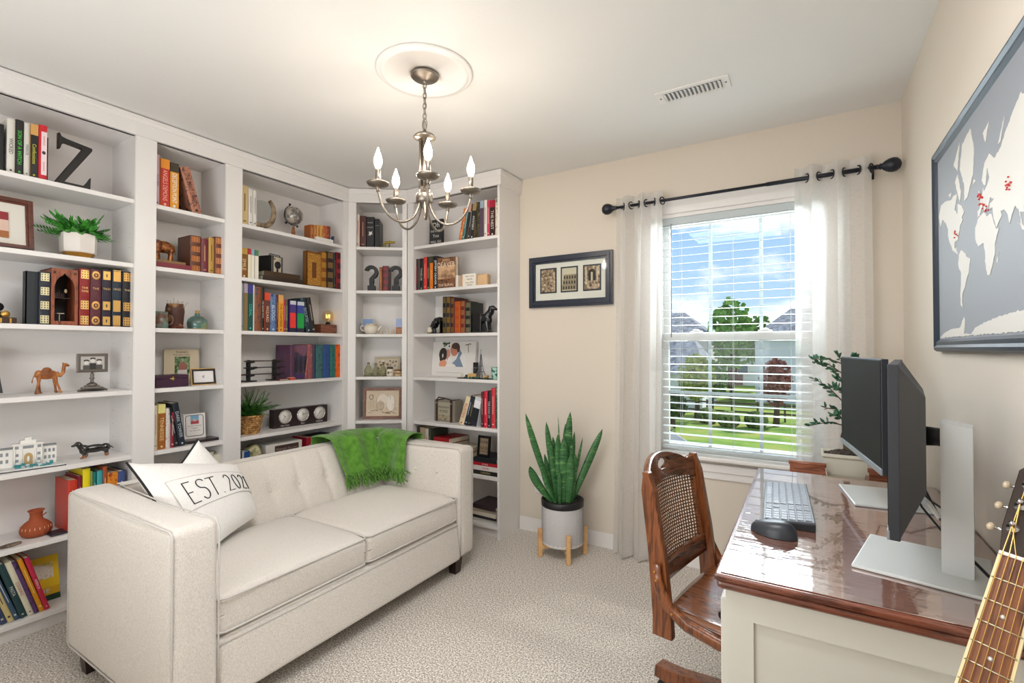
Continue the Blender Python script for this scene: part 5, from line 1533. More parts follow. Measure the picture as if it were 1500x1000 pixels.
FERN = mat('fern_green', '3c9430', .5, noise_=([(.4, '1f6420'), (.6, '55b040')], 40, 2)); FERN2 = mat('fern_dark', '3a7a28', .5, noise_=([(.4, '1d4c18'), (.6, '5a9c3c')], 30, 2))
pl = shelf_thing('potted_fern', 'green fern in a faceted white pot with a gold base, left bookcase', 'plant', 'A', .907, .12, Z2)
GP = MB(); zs = [(.052, 0), (.058, .022), (.070, .034), (.073, .122), (.068, .122), (.066, .10)]
def facet(b, prof, n, m, off=0):
    vs = [(r * math.cos(2 * PI * k / n + off), r * math.sin(2 * PI * k / n + off), z) for r, z in prof for k in range(n)]
    b.add(vs, [(i * n + k, i * n + (k + 1) % n, (i + 1) * n + (k + 1) % n, (i + 1) * n + k) for i in range(len(prof) - 1) for k in range(n)] + [tuple(range(n - 1, -1, -1)), tuple((len(prof) - 1) * n + k for k in range(n))], m)
facet(GP, zs[1:], 7, C('ece4de', .5)); GP.obj('pot', pl)
GB = MB(); facet(GB, [(.046, 0), (.0605, .024), (.066, .030)], 7, mat('gold_paint', 'c08c3c', .4, .6)); GB.obj('gold_base', pl)
random.seed(31); fo = MB()
for k in range(120):
    a = random.uniform(0, 2 * PI); el = random.uniform(.15, 1.2); L = random.uniform(.06, .125)
    d = Vector((math.cos(a) * math.cos(el) * 1.2, math.sin(a) * math.cos(el) * .7, math.sin(el))); p = Vector((random.uniform(-.045, .045), random.uniform(-.04, .04), .115))
    fo.tube([p, p + d * L * .5 - Vector((0, 0, .0075 * math.cos(el))), p + d * L - Vector((0, 0, .03 * math.cos(el)))], .0011, FERN, 4)
    for q in range(8):
        t = .25 + .75 * q / 7; c = p + d * L * t - Vector((0, 0, .03 * t * t * math.cos(el)))
        for s in (-1, 1): leafblade(fo, c, d + d.cross(Vector((0, 0, 1))) * s * .8 + Vector((0, 0, .2)), .030 * (1.2 - .5 * t), .007, FERN)
fo.obj('foliage', pl)
b = MB().box(-.05, -.04, 0, .05, .06, .028, C('3c2418', .4), bev=.003)
for x in (-.03, .0, .03): b.box(x - .003, -.0415, .004, x + .003, -.04, .024, GOLD)
simple(b, 'trinket_box', 'small dark brown box with gilt trim at the left edge, third shelf', 'box', 'A', .63, .09, Z3)
b = MB().tube([(0, -.03, .014), (0, .03, .014)], .014, BLACK, 14).tube([(0, -.034, .014), (0, -.03, .014)], .015, GOLD, 14).tube([(-.022, -.02, .045), (-.022, .05, .045)], .02, BLACK, 14)
simple(b, 'spyglass', 'small black spyglass resting on the dark brown trinket box', 'spyglass', 'A', .648, .10, Z3 + .028)
# navy book front cover shown
o = cover_book('A', .708, .06, Z3, .04, .238, .04, mat('navy_leather', '22282e', .5, bump=(300, .3, .001)), 'dark navy leather bound volume left of the gilt spined row, third shelf')
nk_ = shelf_thing('book_nook', 'carved reddish wooden book nook with an arched dark interior', 'book nook', 'A', .789, .045, Z3)
NKW = wood('nook_wood', '5c2c1c', 'a0593c', (20, 20, 3), .5)
arch = [(.012, .02), (.012, .17)] + [(.048 - .036 * math.cos(a), .17 + .062 * math.sin(a)) for a in [PI * k / 12 for k in range(1, 6)]] + [(.048, .243)] + [(.048 - .036 * math.cos(a), .17 + .062 * math.sin(a)) for a in [PI * k / 12 for k in range(7, 12)]] + [(.084, .17), (.084, .02)]
ou_ = [(0, 0), (0, .262), (.096, .262), (.096, 0)]
fa = MB()
for y in (0,):
    n = len(arch)
    for i in range(n):
        a, b2 = arch[i], arch[(i + 1) % n]
        def pj(p):
            x, z = p
            if z <= .021: return (x if x > 0 else 0, 0) if False else ((0 if x < .05 else .096), 0)
            if z < .18: return (0 if x < .05 else .096, z)
            return ((x - .012) / .072 * .096, .262)
        A, B2 = pj(a), pj(b2)
        fa.add([(a[0], 0, a[1]), (b2[0], 0, b2[1]), (B2[0], 0, B2[1]), (A[0], 0, A[1])], [(0, 1, 2, 3)], NKW)
        fa.add([(a[0], 0, a[1]), (b2[0], 0, b2[1]), (b2[0], .012, b2[1]), (a[0], .012, a[1])], [(3, 2, 1, 0)], NKW)
fa.add([(0, 0, .262), (.096, 0, .262), (.018, 0, .17), (.078, 0, .17)], [(0, 2, 3, 1)][:0], NKW)
for s in (0, 1):
    fa.tube([(.012 + .072 * s - .006, -.001, .238), (.012 + .072 * s + .006, -.001, .250)], .0014, BLACK, 5); fa.tube([(.012 + .072 * s + .006, -.001, .238), (.012 + .072 * s - .006, -.001, .250)], .0014, BLACK, 5)
fa.obj('carved_front', nk_)
MB().box(0, .001, 0, .004, .15, .262, NKW).box(.092, .001, 0, .096, .15, .262, NKW).box(0, .001, .258, .096, .15, .262, NKW).box(0, .001, 0, .096, .15, .004, NKW).box(0, .146, 0, .096, .15, .262, C('1c1412')).obj('case', nk_)
inn = MB().box(.01, .05, .128, .088, .12, .132, C('3c2418')).box(.03, .03, .055, .055, .06, .058, C('d8ccb8')).tube([(.042, .045, .004), (.042, .045, .055)], .002, C('d8ccb8'), 6).ball((.068, .06, .165), (.006, .006, .01), C('d8c8a0'), 8)
for k in range(8): inn.box(.016 + k * .007, .09, .132, .022 + k * .007, .12, .155 + .004 * (k % 3), C(['5c2420', '2c3a44', '4c3a20'][k % 3]))
inn.obj('miniature_interior', nk_)
b = MB().box(-.10, 0, 0, .045, .006, .2, C('26262c', .5), RX(-10) @ RY(-6)).box(-.09, -.001, .01, .035, 0, .19, C('1a1b20', .25), RX(-10) @ RY(-6))
simple(b, 'slate_plaque', 'dark slate plaque leaning at the left edge of the fourth shelf', 'plaque', 'A', .606, .10, Z4 + .012)
# camel (single carved body)
CAM = mat('camel_wood', 'a86c38', .4, noise_=([(.38, '7c4420'), (.5, 'a8642c'), (.66, 'd49a5c')], 14, 3))
b = MB()
b.ball((0, 0, .088), (.042, .018, .022), CAM).ball((0, 0, .108), (.018, .012, .014), CAM).ball((-.028, 0, .09), (.016, .016, .02), CAM)
b.tube([(.034, 0, .09), (.050, 0, .082), (.060, 0, .096), (.062, 0, .118), (.064, 0, .13)], [.014, .0095, .008, .0075, .007], CAM)
b.tube([(.058, 0, .133), (.072, 0, .132), (.082, 0, .126)], [.008, .0078, .005], CAM).ball((.060, -.005, .139), (.003, .002, .005), CAM, 8).ball((.060, .005, .139), (.003, .002, .005), CAM, 8)
for x, s, y in ((.026, .02, -.011), (.030, .008, .011), (-.030, -.012, -.011), (-.026, .006, .011)):
    b.tube([(x, y, .082), (x + s * .3, y, .048), (x + s * .8, y, .022), (x + s, y, .004)], [.0085, .0055, .0045, .006], CAM)
    b.ball((x + s + .002, y, .004), (.008, .006, .004), CAM, 8)
b.tube([(-.042, 0, .09), (-.050, 0, .07), (-.052, 0, .052)], [.003, .002, .003], CAM)
simple(b, 'camel_figurine', 'carved wooden camel figurine standing on the fourth shelf', 'figurine', 'A', .798, .12, Z4 + .0005, 6, rem=.0018)
PEW = mat('pewter', '76706a', .38, .8)
t = shelf_thing('picture_frame', 'pewter framed black and white portrait on a footed easel stand', 'picture frame', 'A', .962, .11, Z4, dz=-6)
MB().box(-.060, -.006, .093, .060, .006, .185, PEW, bev=.002).box(-.056, -.009, .097, .056, -.006, .181, PEW, bev=.001).obj('frame', t)
b = MB().box(-.045, -.0102, .108, .045, -.009, .171, C('b4b0ac'))
for x, h in ((-.024, .142), (.0, .152), (.024, .144)):
    b.ball((x, -.0103, h), (.009, .0006, .011), C('d8d4d0')).ball((x, -.0103, h + .008), (.011, .0005, .006), C('343230')); b.box(x - .013, -.0108, .108, x + .013, -.0102, h - .014, C('504c4a' if x else '2c2a2a'))
b.obj('photo', t)
MB().lathe([(.022, .026), (.022, .034), (.016, .04), (.008, .044), (.006, .058), (.011, .064), (.006, .07), (.008, .08), (.004, .093)], PEW, 18).box(-.04, -.02, .012, .04, .02, .022, PEW, bev=.003).box(-.028, -.016, .02, .028, .016, .03, PEW, bev=.003).tube([(-.056, -.01, .004), (-.04, -.01, .014), (.04, -.01, .014), (.056, -.01, .004)], .005, PEW, 8).tube([(-.05, .014, .004), (.05, .014, .004)], .004, PEW, 8).obj('stand', t)
# palace model
LG = C('f0ede8', .35); LGY = C('8c9094'); LTE = C('3c8c94', .2)
t = shelf_thing('building_model', 'white toy brick model of a palace fountain on the fifth shelf', 'model', 'A', .735, .085, Z5, dz=-9)
MB().box(-.12, -.06, 0, .115, .055, .004, BLACK).box(-.117, -.058, .004, .112, .053, .010, C('d8d8d4')).obj('base', t)
b = MB().box(-.115, .015, .01, .09, .05, .088, LG).box(-.115, .013, .088, .09, .052, .093, LGY).box(-.115, .015, .083, .09, .012, .087, LG)
b.box(-.052, .003, .01, .042, .05, .108, LG).box(-.056, -.001, .104, .046, .052, .110, LG).box(-.03, .006, .110, .02, .04, .124, LG).box(-.016, .006, .124, .006, .03, .136, LG)
b.obj('palace', t)
b = MB()
for r in range(2):
    for x in (-.104, -.087, -.07, .052, .066, .080): b.box(x - .004, .0135, .03 + r * .03, x + .004, .0152, .045 + r * .03, LGY)
for x in (-.041, .031):
    for z in (.03, .055, .088): b.box(x - .006, .0015, z, x + .006, .0035, z + .012, LGY)
b.box(-.022, .0015, .088, .013, .0035, .100, LGY)
b.obj('window_pattern', t)
b = MB().prism([(-.018, .014)] + [(-.004 - .014 * math.cos(a), .05 + .018 * math.sin(a)) for a in [PI * k / 8 for k in range(9)]] + [(.010, .014)], .0008, .0034, C('b89c6c')); b.ball((-.004, -.001, .04), (.005, .003, .014), LG, 8)
for x in (-.048, -.026, .018, .038): b.tube([(x, .0, .012), (x, .0, .084)], .0034, LG, 8)
b.obj('portico', t)
random.seed(5); b = MB()
for k in range(46): x = random.uniform(-.05, .07); y = random.uniform(-.05, -.005); b.box(x - .006, y - .006, .010, x + .006, y + .006, .014 + .012 * random.random() * (y + .055) / .05, LTE if random.random() < .55 else C(random.choice(['b0b4b4', 'e8e8e4', '7cb0b8'])))
b.obj('fountain', t)
# dachshund
DB = mat('dachshund', '17130f', .18, zsplit=(.016, '8c5428'), coat=.6)
b = MB()
b.ball((0, 0, .042), (.054, .017, .0205), DB).ball((-.038, 0, .040), (.021, .018, .025), DB).ball((.042, 0, .041), (.022, .017, .021), DB)
b.tube([(-.044, 0, .046), (-.054, 0, .060), (-.060, 0, .070)], [.016, .013, .012], DB)
b.ball((-.063, 0, .074), (.013, .011, .010), DB).tube([(-.066, 0, .071), (-.080, 0, .066), (-.088, 0, .064)], [.008, .006, .004], DB)
b.ball((-.057, -.011, .068), (.006, .003, .012), DB, 8).ball((-.057, .011, .068), (.006, .003, .012), DB, 8)
for x, y, s in ((-.040, -.010, -.006), (-.030, .010, 0), (.044, -.009, .006), (.048, .009, .004)): b.tube([(x, y, .034), (x, y, .018), (x + s * .5, y, .006)], [.011, .009, .008], DB).ball((x + s - .004, y, .004), (.009, .005, .004), DB, 8)
b.tube([(.056, 0, .046), (.068, 0, .040), (.076, 0, .03)], [.005, .003, .0015], DB)
simple(b, 'dachshund_figurine', 'glossy black and tan dachshund figurine on the fifth shelf', 'figurine', 'A', .975, .11, Z5 + .0005, -4, rem=.0017)
CLAY = mat('terracotta', 'a4502e', .8, bump=(60, .3, .002))
t = shelf_thing('clay_jug', 'terracotta jug with a lobed belly on the sixth shelf', 'jug', 'A', .768, .12, Z6)
vs = []; prof = [(.03, 0), (.045, .006), (.054, .025), (.052, .045), (.040, .062), (.025, .074), (.021, .09), (.023, .108), (.030, .116), (.027, .118), (.018, .108), (.016, .09)]
n = 44; b = MB()
for i, (r, z) in enumerate(prof):
    for k in range(n): a = 2 * PI * k / n; rr_ = r * (1 + (.05 * math.cos(14 * a) if 1 <= i <= 3 else 0)); vs.append((rr_ * math.cos(a), rr_ * math.sin(a), z))
b.add(vs, [(i * n + k, i * n + (k + 1) % n, (i + 1) * n + (k + 1) % n, (i + 1) * n + k) for i in range(len(prof) - 1) for k in range(n)] + [tuple(range(n - 1, -1, -1))], CLAY, None, True)
b.obj('body', t)
b = MB()
for k in range(20):
    a = 2 * PI * k / 20; b.tube([(.0535 * math.cos(a), .0535 * math.sin(a), .037), (.0515 * math.cos(a), .0515 * math.sin(a), .047)], .0018, C('e0b088'), 5)
b.tube([(.02, -.012, .09), (.03, -.018, .1)], .003, CLAY, 6).obj('painted_marks', t)
b = MB().soft(-.037, -.014, 0, .037, .014, .010, .005, mat('stone', '6c5c50', .8, noise_=([(.4, '54463c'), (.6, '8c7a6a')], 30, 3)), 6, (0, 0, 0), lambda p, t: Vector((p.x, p.y * (1.2 - .9 * abs(t.x) ** 1.6), p.z + .002)))
simple(b, 'flat_stone', 'flat brown pointed stone lying on the sixth shelf', 'stone', 'A', .668, .045, Z6, 8)
b = MB().soft(-.035, -.04, 0, .035, .04, .010, .005, C('22222c', .3), 4)
simple(b, 'trinket_dish', 'small dark dish on the sixth shelf beside the sofa arm', 'dish', 'A', .83, .07, Z6)
# -- narrow bookcase
BRZ = mat('bronze_elephant', '8c4c24', .35, .35, noise_=([(.4, '5c2c14'), (.6, 'b8743c')], 45, 3), bump=(70, .4, .004))
b = MB().ball((.012, 0, .082), (.044, .027, .034), BRZ).ball((.04, 0, .076), (.024, .026, .032), BRZ).ball((-.036, 0, .098), (.022, .02, .026), BRZ)
b.tube([(-.05, 0, .098), (-.062, 0, .08), (-.064, 0, .055), (-.060, 0, .035), (-.066, 0, .024)], [.014, .011, .008, .006, .005], BRZ)
for s in (-1, 1): b.ball((-.022, s * .024, .09), (.016, .005, .024), BRZ, 10).tube([(-.052, s * .012, .084), (-.066, s * .015, .074), (-.078, s * .014, .078)], [.004, .003, .001], BRZ)
for x, y, s in ((-.024, -.015, -.006), (-.016, .015, .006), (.040, -.015, -.004), (.048, .015, .006)): b.tube([(x, y, .07), (x + s * .5, y, .04), (x + s, y, .003)], [.016, .012, .0125], BRZ)
b.tube([(.060, 0, .088), (.068, 0, .06), (.066, 0, .045)], [.004, .0025, .003], BRZ)
simple(b, 'elephant_figurine', 'bronze coloured elephant figurine standing on two lying books', 'figurine', 'B', 1.262, .125, Z2 + .0465, 0, rem=.0024)
CEL = mat('celadon_glaze', '5c7468', .25, noise_=([(.4, '6c4c3c'), (.55, '6c8478')], 20, 2))
t = shelf_thing('pottery_mug', 'squat grey green pottery mug beside the stile, third shelf of the narrow bookcase', 'mug', 'B', 1.245, .09, Z3)
MB().lathe([(.035, 0), (.037, .01), (.036, .09), (.033, .092), (.031, .09), (.031, .01), (.001, .008)], CEL, 24).obj('body', t)
MB().tube([(.035, -.012, .075), (.048, -.018, .07), (.054, -.02, .05), (.048, -.018, .028), (.036, -.012, .02)], .005, mat('mug_brown', '6c4c3c', .4), 8).obj('handle', t)
t = shelf_thing('pottery_vase', 'dark brown pottery vase with tan base holding dry twigs', 'vase', 'B', 1.334, .13, Z3, dz=8)
MB().lathe([(.030, 0), (.037, .006), (.040, .03), (.043, .07), (.046, .10), (.044, .125), (.040, .136), (.042, .142), (.037, .142), (.034, .13)], mat('vase_brown', '4c2a1e', .5, noise_=([(.42, '4c2a20'), (.5, '54301f'), (.56, 'b08450')], 9, 2, (1, 1, 1.6))), 26).obj('body', t)
b = MB()
for k in range(7): b.ball((-.03 + .009 * k, -.042 + .008 * abs(k - 3) * .6, .012 + .003 * (k % 2)), (.008, .006, .007), C('6c3428', .4), 8)
b.obj('applied_berries', t)
b = MB(); random.seed(2)
for k in range(9): a = random.uniform(-.03, .03); b.tube([(a, 0, .10), (a * 1.2 + random.uniform(-.012, .03) , random.uniform(-.02, .02), .155 + random.uniform(0, .02))], .0011, C('a08c64'), 4)
b.obj('twigs', t)
JG = mat('jug_teal', '4c6c64', .22, noise_=([(.38, '4c5c54'), (.55, '4f7a74'), (.64, '7c8c60')], 12, 2), coat=.5)
t = shelf_thing('corked_bottle', 'round teal glazed bottle with a cork stopper', 'bottle', 'B', 1.446, .12, Z3)
MB().lathe([(.046, 0), (.048, .004), (.047, .008), (.050, .02), (.052, .04), (.048, .058), (.034, .074), (.016, .082), (.012, .088), (.015, .094), (.010, .095)], JG, 30).lathe([(.047, 0), (.0485, .006), (.046, .009)], C('b09c74'), 30).obj('body', t)
MB().lathe([(.010, .09), (.0115, .112)], mat('cork', 'b08c58', .9), 14).obj('cork', t)
PUR = mat('purple_leather', '3c1c34', .45)
t = shelf_thing('keepsake_box', 'dark purple box with a round gold clasp, fourth shelf', 'box', 'B', 1.208, .04, Z4)
MB().box(0, 0, 0, .158, .11, .046, PUR, bev=.002).obj('body', t); MB().box(0, 0, .047, .158, .11, .066, PUR, bev=.002).obj('lid', t)
MB().lathe([(.012, 0), (.011, -.003), (.001, -.004)], mat('clasp', 'e0cc98', .35, .5), 18, T(.079, 0, .048) @ RX(90)).box(.076, -.0045, .038, .082, -.003, .058, GOLD).obj('clasp', t)
t = shelf_thing('photo_card', 'cream mounted photo card with a small printed heading, behind the purple box', 'card', 'B', 1.325, .235, Z4)
b = MB().box(-.0, -.003, 0, .185, 0, .205, C('dccdb0', .7)).box(.055, -.004, .06, .135, -.003, .162, mat('garden_photo', '4c6c44', .6, noise_=([(.4, '2c4c28'), (.55, '7c9c6c'), (.7, 'c8b8b0')], 60, 3)))
b.ball((.097, -.004, .105), (.022, .001, .026), C('a86c60')).box(.07, -.0046, .06, .12, -.004, .085, C('e0d8d8'))
TX(b, 'THANKS', .017, '4c4438', .092, -.0032, .188); TX(b, 'FOR EVERYTHING', .011, '4c4438', .092, -.0032, .172, .12); b.obj('card', t)
t = framed('picture_frame', 'small black and gold frame with a tiny emblem on white, fourth shelf', 'picture frame', .128, .092, .013, .012, mat('espresso_frame', '241a18', .3), pos('B', 1.475, .10, Z4)[0], R_(90 - 8), 10, 'e8e4e4')
b = MB()
for s in (-1, 1):
    b.box(s * .064 - .0015, -.013, 0, s * .064 + .0015, 0, .092, GOLD); b.box(-.064, -.013, .046 + s * .046 - .0015, .064, 0, .046 + s * .046 + .0015, GOLD)
b.obj('gold_edge', t)
b = MB()
for s in (-1, 1): b.tube([(s * .0045 * math.cos(a) - s * .001, -.0056, .046 + .0055 * math.sin(a)) for a in [R_(50 + 260 * k / 10 - 130) + (PI if s > 0 else 0) + R_(-50) for k in range(11)]], .0008, BLACK, 4)
b.obj('emblem', t)
t = shelf_thing('award_plaque', 'white certificate with a rounded black border standing on a dark base, fifth shelf', 'plaque', 'B', 1.445, .13, Z5 + .016, dz=-4)
t.rotation_euler[0] = R_(-6)
b = MB().box(-.056, 0, 0, .056, .006, .142, C('ece8e4', .3))
b.tube([(x, -.0005, z) for x, z in rrect(-.046, .014, .046, .132, .012, lambda x, z: (x, z))], .0016, BLACK, 5, cap=False)
b.box(-.020, -.001, .082, .022, 0, .132, C('7cb0d0')).box(-.020, -.0014, .082, .022, -.001, .1, C('b0404c')).ball((.0, -.0014, .104), (.010, .0006, .008), C('d8b0a0'))
TX(b, 'Our Great Adventure', .009, '303030', 0, -.0004, .072, .074); TX(b, 'Together', .009, '303030', 0, -.0004, .058, .06); TX(b, 'many happy miles', .008, '505050', 0, -.0004, .044, .06); b.obj('panel', t)
b = MB().box(-.085, -.05, 0, .085, .05, .016, C('2c2024', .3), bev=.003); simple(b, 'plaque_base', 'long dark wooden base under the white certificate', 'base', 'B', 1.452, .10, Z5, -4)
# -- wide bookcase
t = shelf_thing('glass_globe', 'clear glass globe cradled in a curved horn on the top shelf', 'globe', 'C', 1.845, .12, Z1)
GLS = mat('clear_glass', 'f4f8f8', .03, trans=1.0, ior=1.12, spec=.5)
MB().ball((-.02, 0, .14), .062, GLS, 24).obj('glass_sphere', t)
HORN = mat('horn_wood', '9c8468', .4, noise_=([(.38, '5c4834'), (.55, 'b09c80')], 22, 3))
arc = [(-.02 + .088 * math.cos(a), 0, .14 + .100 * math.sin(a)) for a in [R_(-128 + 178 * k / 22) for k in range(23)]]
MB().tube(arc, [.006 + .006 * math.sin(PI * (.25 + .6 * k / 22)) for k in range(23)], HORN, 10, flat=1.5).lathe([(.045, 0), (.042, .012), (.02, .022), (.012, .036)], HORN, 20, T(-.02, 0, .0005)).obj('horn_cradle', t)
t = shelf_thing('desk_globe', 'small antique silver globe on a turned wooden foot', 'globe', 'C', 2.07, .14, Z1)
MB().ball((0, 0, .165), .062, mat('globe_map', '8c8884', .35, .3, noise_=([(.42, '6c6864'), (.5, '8c8884'), (.54, 'c8beb0')], 16, 4)), 28).obj('sphere', t)
pts = [(.068 * math.sin(a + .4) , 0, .165 + .068 * math.cos(a + .4)) for a in [PI * k / 18 for k in range(19)]]
MB().tube([(-x, y, z) for x, y, z in pts], .0028, BLACK, 6).ball((-.028, 0, .236), .008, BLACK, 10).ball((.030, 0, .096), .007, BLACK, 10).ball((-.055, 0, .105), .009, BLACK, 10).obj('meridian', t)
MB().lathe([(.034, 0), (.034, .006), (.022, .012), (.012, .022), (.014, .05), (.010, .066), (.007, .09)], wood('globe_foot', '7c4828', 'b0744c', (4, 4, 20), .4), 20).obj('foot', t)
b = MB().box(0, 0, 0, .14, .10, .022, C('e8e4de', .6)).box(.138, -.001, 0, .146, .10, .05, C('26486c'))
# small vintage-look row rests on white block: top of base lifted handled by books themselves standing behind
simple(b, 'white_block', 'white block with a blue end in front of the little brown books', 'block', 'C', 2.155, .004, Z1 + .0005)
bpy.data.objects['white_block'].scale = (1, .22, 1)
t = shelf_thing('box_camera', 'vintage black box camera with a cream art deco face, second shelf', 'camera', 'C', 1.925, .10, Z2 + .066, dz=14)
MB().box(-.05, 0, 0, .05, .11, .115, mat('leatherette', '1c1c1c', .6, bump=(200, .4, .001)), bev=.003).obj('body', t)
b = MB().box(-.045, -.003, .006, .045, 0, .108, C('cfc6b4', .35)).box(-.045, -.0036, .006, -.034, -.003, .108, C('26262a')).box(.034, -.0036, .006, .045, -.003, .108, C('26262a')).box(-.008, -.0036, .006, .008, -.003, .03, C('26262a'))
b.obj('face_plate', t)
b = MB().lathe([(.024, -.003), (.024, -.010), (.019, -.012), (.012, -.006)], BLACK, 24, T(0, 0, .055) @ RX(90) @ Matrix.Diagonal((1, 1, -1, 1)))
b.ball((0, -.008, .055), (.009, .003, .009), mat('lens', '3c4048', .05, spec=1), 14)
for x in (-.024, .024): b.lathe([(.009, 0), (.008, -.006), (.001, -.006)], IRON, 14, T(x, -.003, .093) @ RX(-90) @ Matrix.Diagonal((1, 1, -1, 1)))
b.tube([(-.048, .02, .117), (-.04, .02, .126), (.04, .02, .126), (.048, .02, .117)], .003, BLACK, 6).obj('lens_and_fittings', t)
t = shelf_thing('edison_lamp', 'wooden block lamp with a clear filament globe bulb, third shelf', 'lamp', 'C', 2.30, .10, Z3)
MB().box(-.066, -.045, 0, .068, .05, .066, wood('lamp_block', '5c3022', '8c5640', (2, 24, 24), .5), bev=.002).obj('block', t)
MB().lathe([(.018, .066), (.018, .076), (.013, .080), (.013, .086)], BLACK, 16, T(.026, 0, 0)).obj('socket', t)
MB().ball((.026, 0, .128), .041, mat('amber_bulb', 'fff0cc', .03, trans=1.0, ior=1.1), 24).obj('bulb', t)
fl = MB(); fl.tube([(.026 + .012 * math.cos(a), .012 * math.sin(a), .115 + .025 * (k % 2)) for k, a in [(k, 2 * PI * k / 10) for k in range(11)]], .0008, mat('filament', 'ffe0a0', .4, emit=('ffc060', 6)), 5).tube([(.026, 0, .085), (.026, 0, .13)], .0022, mat('glass_stem', 'e8d8a0', .2), 6); fl.obj('filament', t)
# wand stand
t = shelf_thing('wand_rack', 'black three tier display rack on the fourth shelf', 'rack', 'C', 1.83, .10, Z4)
for x in (-.088, .085):
    b = MB()
    b.box(x - .035, -.03, 0, x + .035, .05, .008, BLACK, bev=.002).box(x - .010, .0, .008, x + .010, .018, .135, BLACK)
    for z in (.03, .072, .114): b.prism([(x - .010, z), (x + .026, z + .006), (x + .026, z + .012), (x + .010, z + .014), (x - .010, z + .024)], -.02, .006, BLACK)
    b.obj('upright', t)
for i, (z, lab) in enumerate(((.046, 'lowest of the three dark wands on the black rack'), (.088, 'middle of the three dark wands on the black rack'), (.130, 'topmost of the three dark wands on the black rack'))):
    w_ = MB(); rw = [(-.17, .0032), (-.15, .0046), (-.12, .005), (-.105, .0062), (-.10, .0038), (.0, .0032), (.10, .0026), (.165, .0016)]
    if i == 1: rw = [(-.16, .003), (-.14, .005), (-.11, .0055), (-.08, .008), (-.07, .004), (.16, .0016)]
    w_.tube([(x, 0, 0) for x, r in rw], [r for x, r in rw], mat('wand_wood%d' % i, ['3c2c24', '241c1a', '4a3c30'][i], .4), 8)
    simple(w_, 'display_wand', lab, 'wand', 'C', 1.85 + .012 * i, .092, Z4 + z, 0, 'wands on the black rack')
b = MB().box(-.035, -.02, 0, .04, .02, .012, C('5c2020', .4), bev=.002).box(-.028, -.0208, .003, .03, -.02, .009, C('b0a090')); simple(b, 'name_block', 'small dark red name block in front of the rack', 'block', 'C', 1.925, .035, Z4, -4)
b = MB().box(-.022, -.018, 0, .022, .018, .016, C('c05040', .4), bev=.002).box(-.018, -.012, .016, .018, .012, .019, C('e0a080')); simple(b, 'trinket_box', 'tiny coral red box before the castle cover book', 'box', 'C', 1.985, .03, Z4, 6)
# fern in basket
t = shelf_thing('potted_fern', 'bushy fern in a woven tan basket on the fifth shelf', 'plant', 'C', 1.748, .115, Z5)
WK = mat('wicker', 'bc8a50', .6, noise_=([(.4, '8c5c2c'), (.6, 'd8a868')], 60, 2))
b = MB(); b.lathe([(.056, 0), (.078, .112), (.074, .112), (.07, .09)], mat('wicker_dark', '7c5028', .8), 24)
for r in range(9):
    z = .006 + r * .0125; rad = .058 + .022 * z / .112
    b.tube([((rad + .0022 * math.sin(14 * a + PI * r)) * math.cos(a), (rad + .0022 * math.sin(14 * a + PI * r)) * math.sin(a), z + .002 * math.sin(28 * a)) for a in [2 * PI * k / 84 for k in range(85)]], .0052, WK, 5, cap=False)
b.tube([(.079 * math.cos(a), .079 * math.sin(a), .113) for a in [2 * PI * k / 30 for k in range(31)]], .005, WK, 6, cap=False); b.obj('basket', t)
random.seed(12); fo = MB()
for k in range(90):
    a = random.uniform(0, 2 * PI); el = random.uniform(.35, 1.35); L = random.uniform(.11, .20)
    if k < 6: a = random.uniform(-.3, .3); el = .55; L = .19
    d = Vector((math.cos(a) * math.cos(el), math.sin(a) * math.cos(el) * .75, math.sin(el))); p = Vector((random.uniform(-.045, .045), random.uniform(-.035, .035), .105))
    if p.x + d.x * L < -.10: d.x *= .5
    for q in range(17):
        tt = .12 + .88 * q / 16; c = p + d * L * tt - Vector((0, 0, .05 * tt * tt * math.cos(el)))
        for s in (-1, 1): leafblade(fo, c, d * .5 + Vector((-d.y, d.x, 0)).normalized() * s + Vector((0, 0, .15)), .022 * (1.15 - .85 * tt), .006, FERN2)
    fo.tube([p, p + d * L * .5 - Vector((0, 0, .0125 * math.cos(el))), p + d * L - Vector((0, 0, .05 * math.cos(el)))], .0012, FERN2, 4)
fo.obj('foliage', t)
t = shelf_thing('world_clock', 'dark wooden block with three round clocks named for cities', 'clock', 'C', 2.13, .13, Z5, dz=-3)
CWD = mat('clock_case', '2a1e20', .3)
MB().box(-.205, -.01, 0, .205, .04, .125, CWD, bev=.002).obj('case', t)
HANDS = [(-50, 215, 'New York'), (5, 75, 'Paris'), (35, 215, 'Cincinnati')]
for i, (ha, ma, nm) in enumerate(HANDS):
    x = -.122 + .130 * i; Md = T(x, -.010, .072) @ RX(90)
    d_ = MB().lathe([(.042, -.001), (.042, .001)], C('e6e2dc', .4), 30, Md).obj('dial', t)
    MB().tube([tuple(Md @ Vector((.043 * math.cos(a), .043 * math.sin(a), .003))) for a in [2 * PI * k / 36 for k in range(37)]], .0035, mat('clock_rim', 'd8d6d2', .2, .8), 8, cap=False).obj('rim', d_)
    hh = MB()
    for an, L, w in ((ha, .018, .0014), (ma, .029, .0011)): hh.box(-w, -.004, .0015, w, L, .0022, BLACK, Md @ RZ(-an))
    for k in range(12): hh.box(-.0008, .033, .0012, .0008, .037, .0016, C('606060'), Md @ RZ(30 * k))
    hh.obj('hands', d_)
    q = MB(); TX(q, nm, .014, 'e8e4e0', x, -.0105, .014, .07); q.obj('city_name', t)
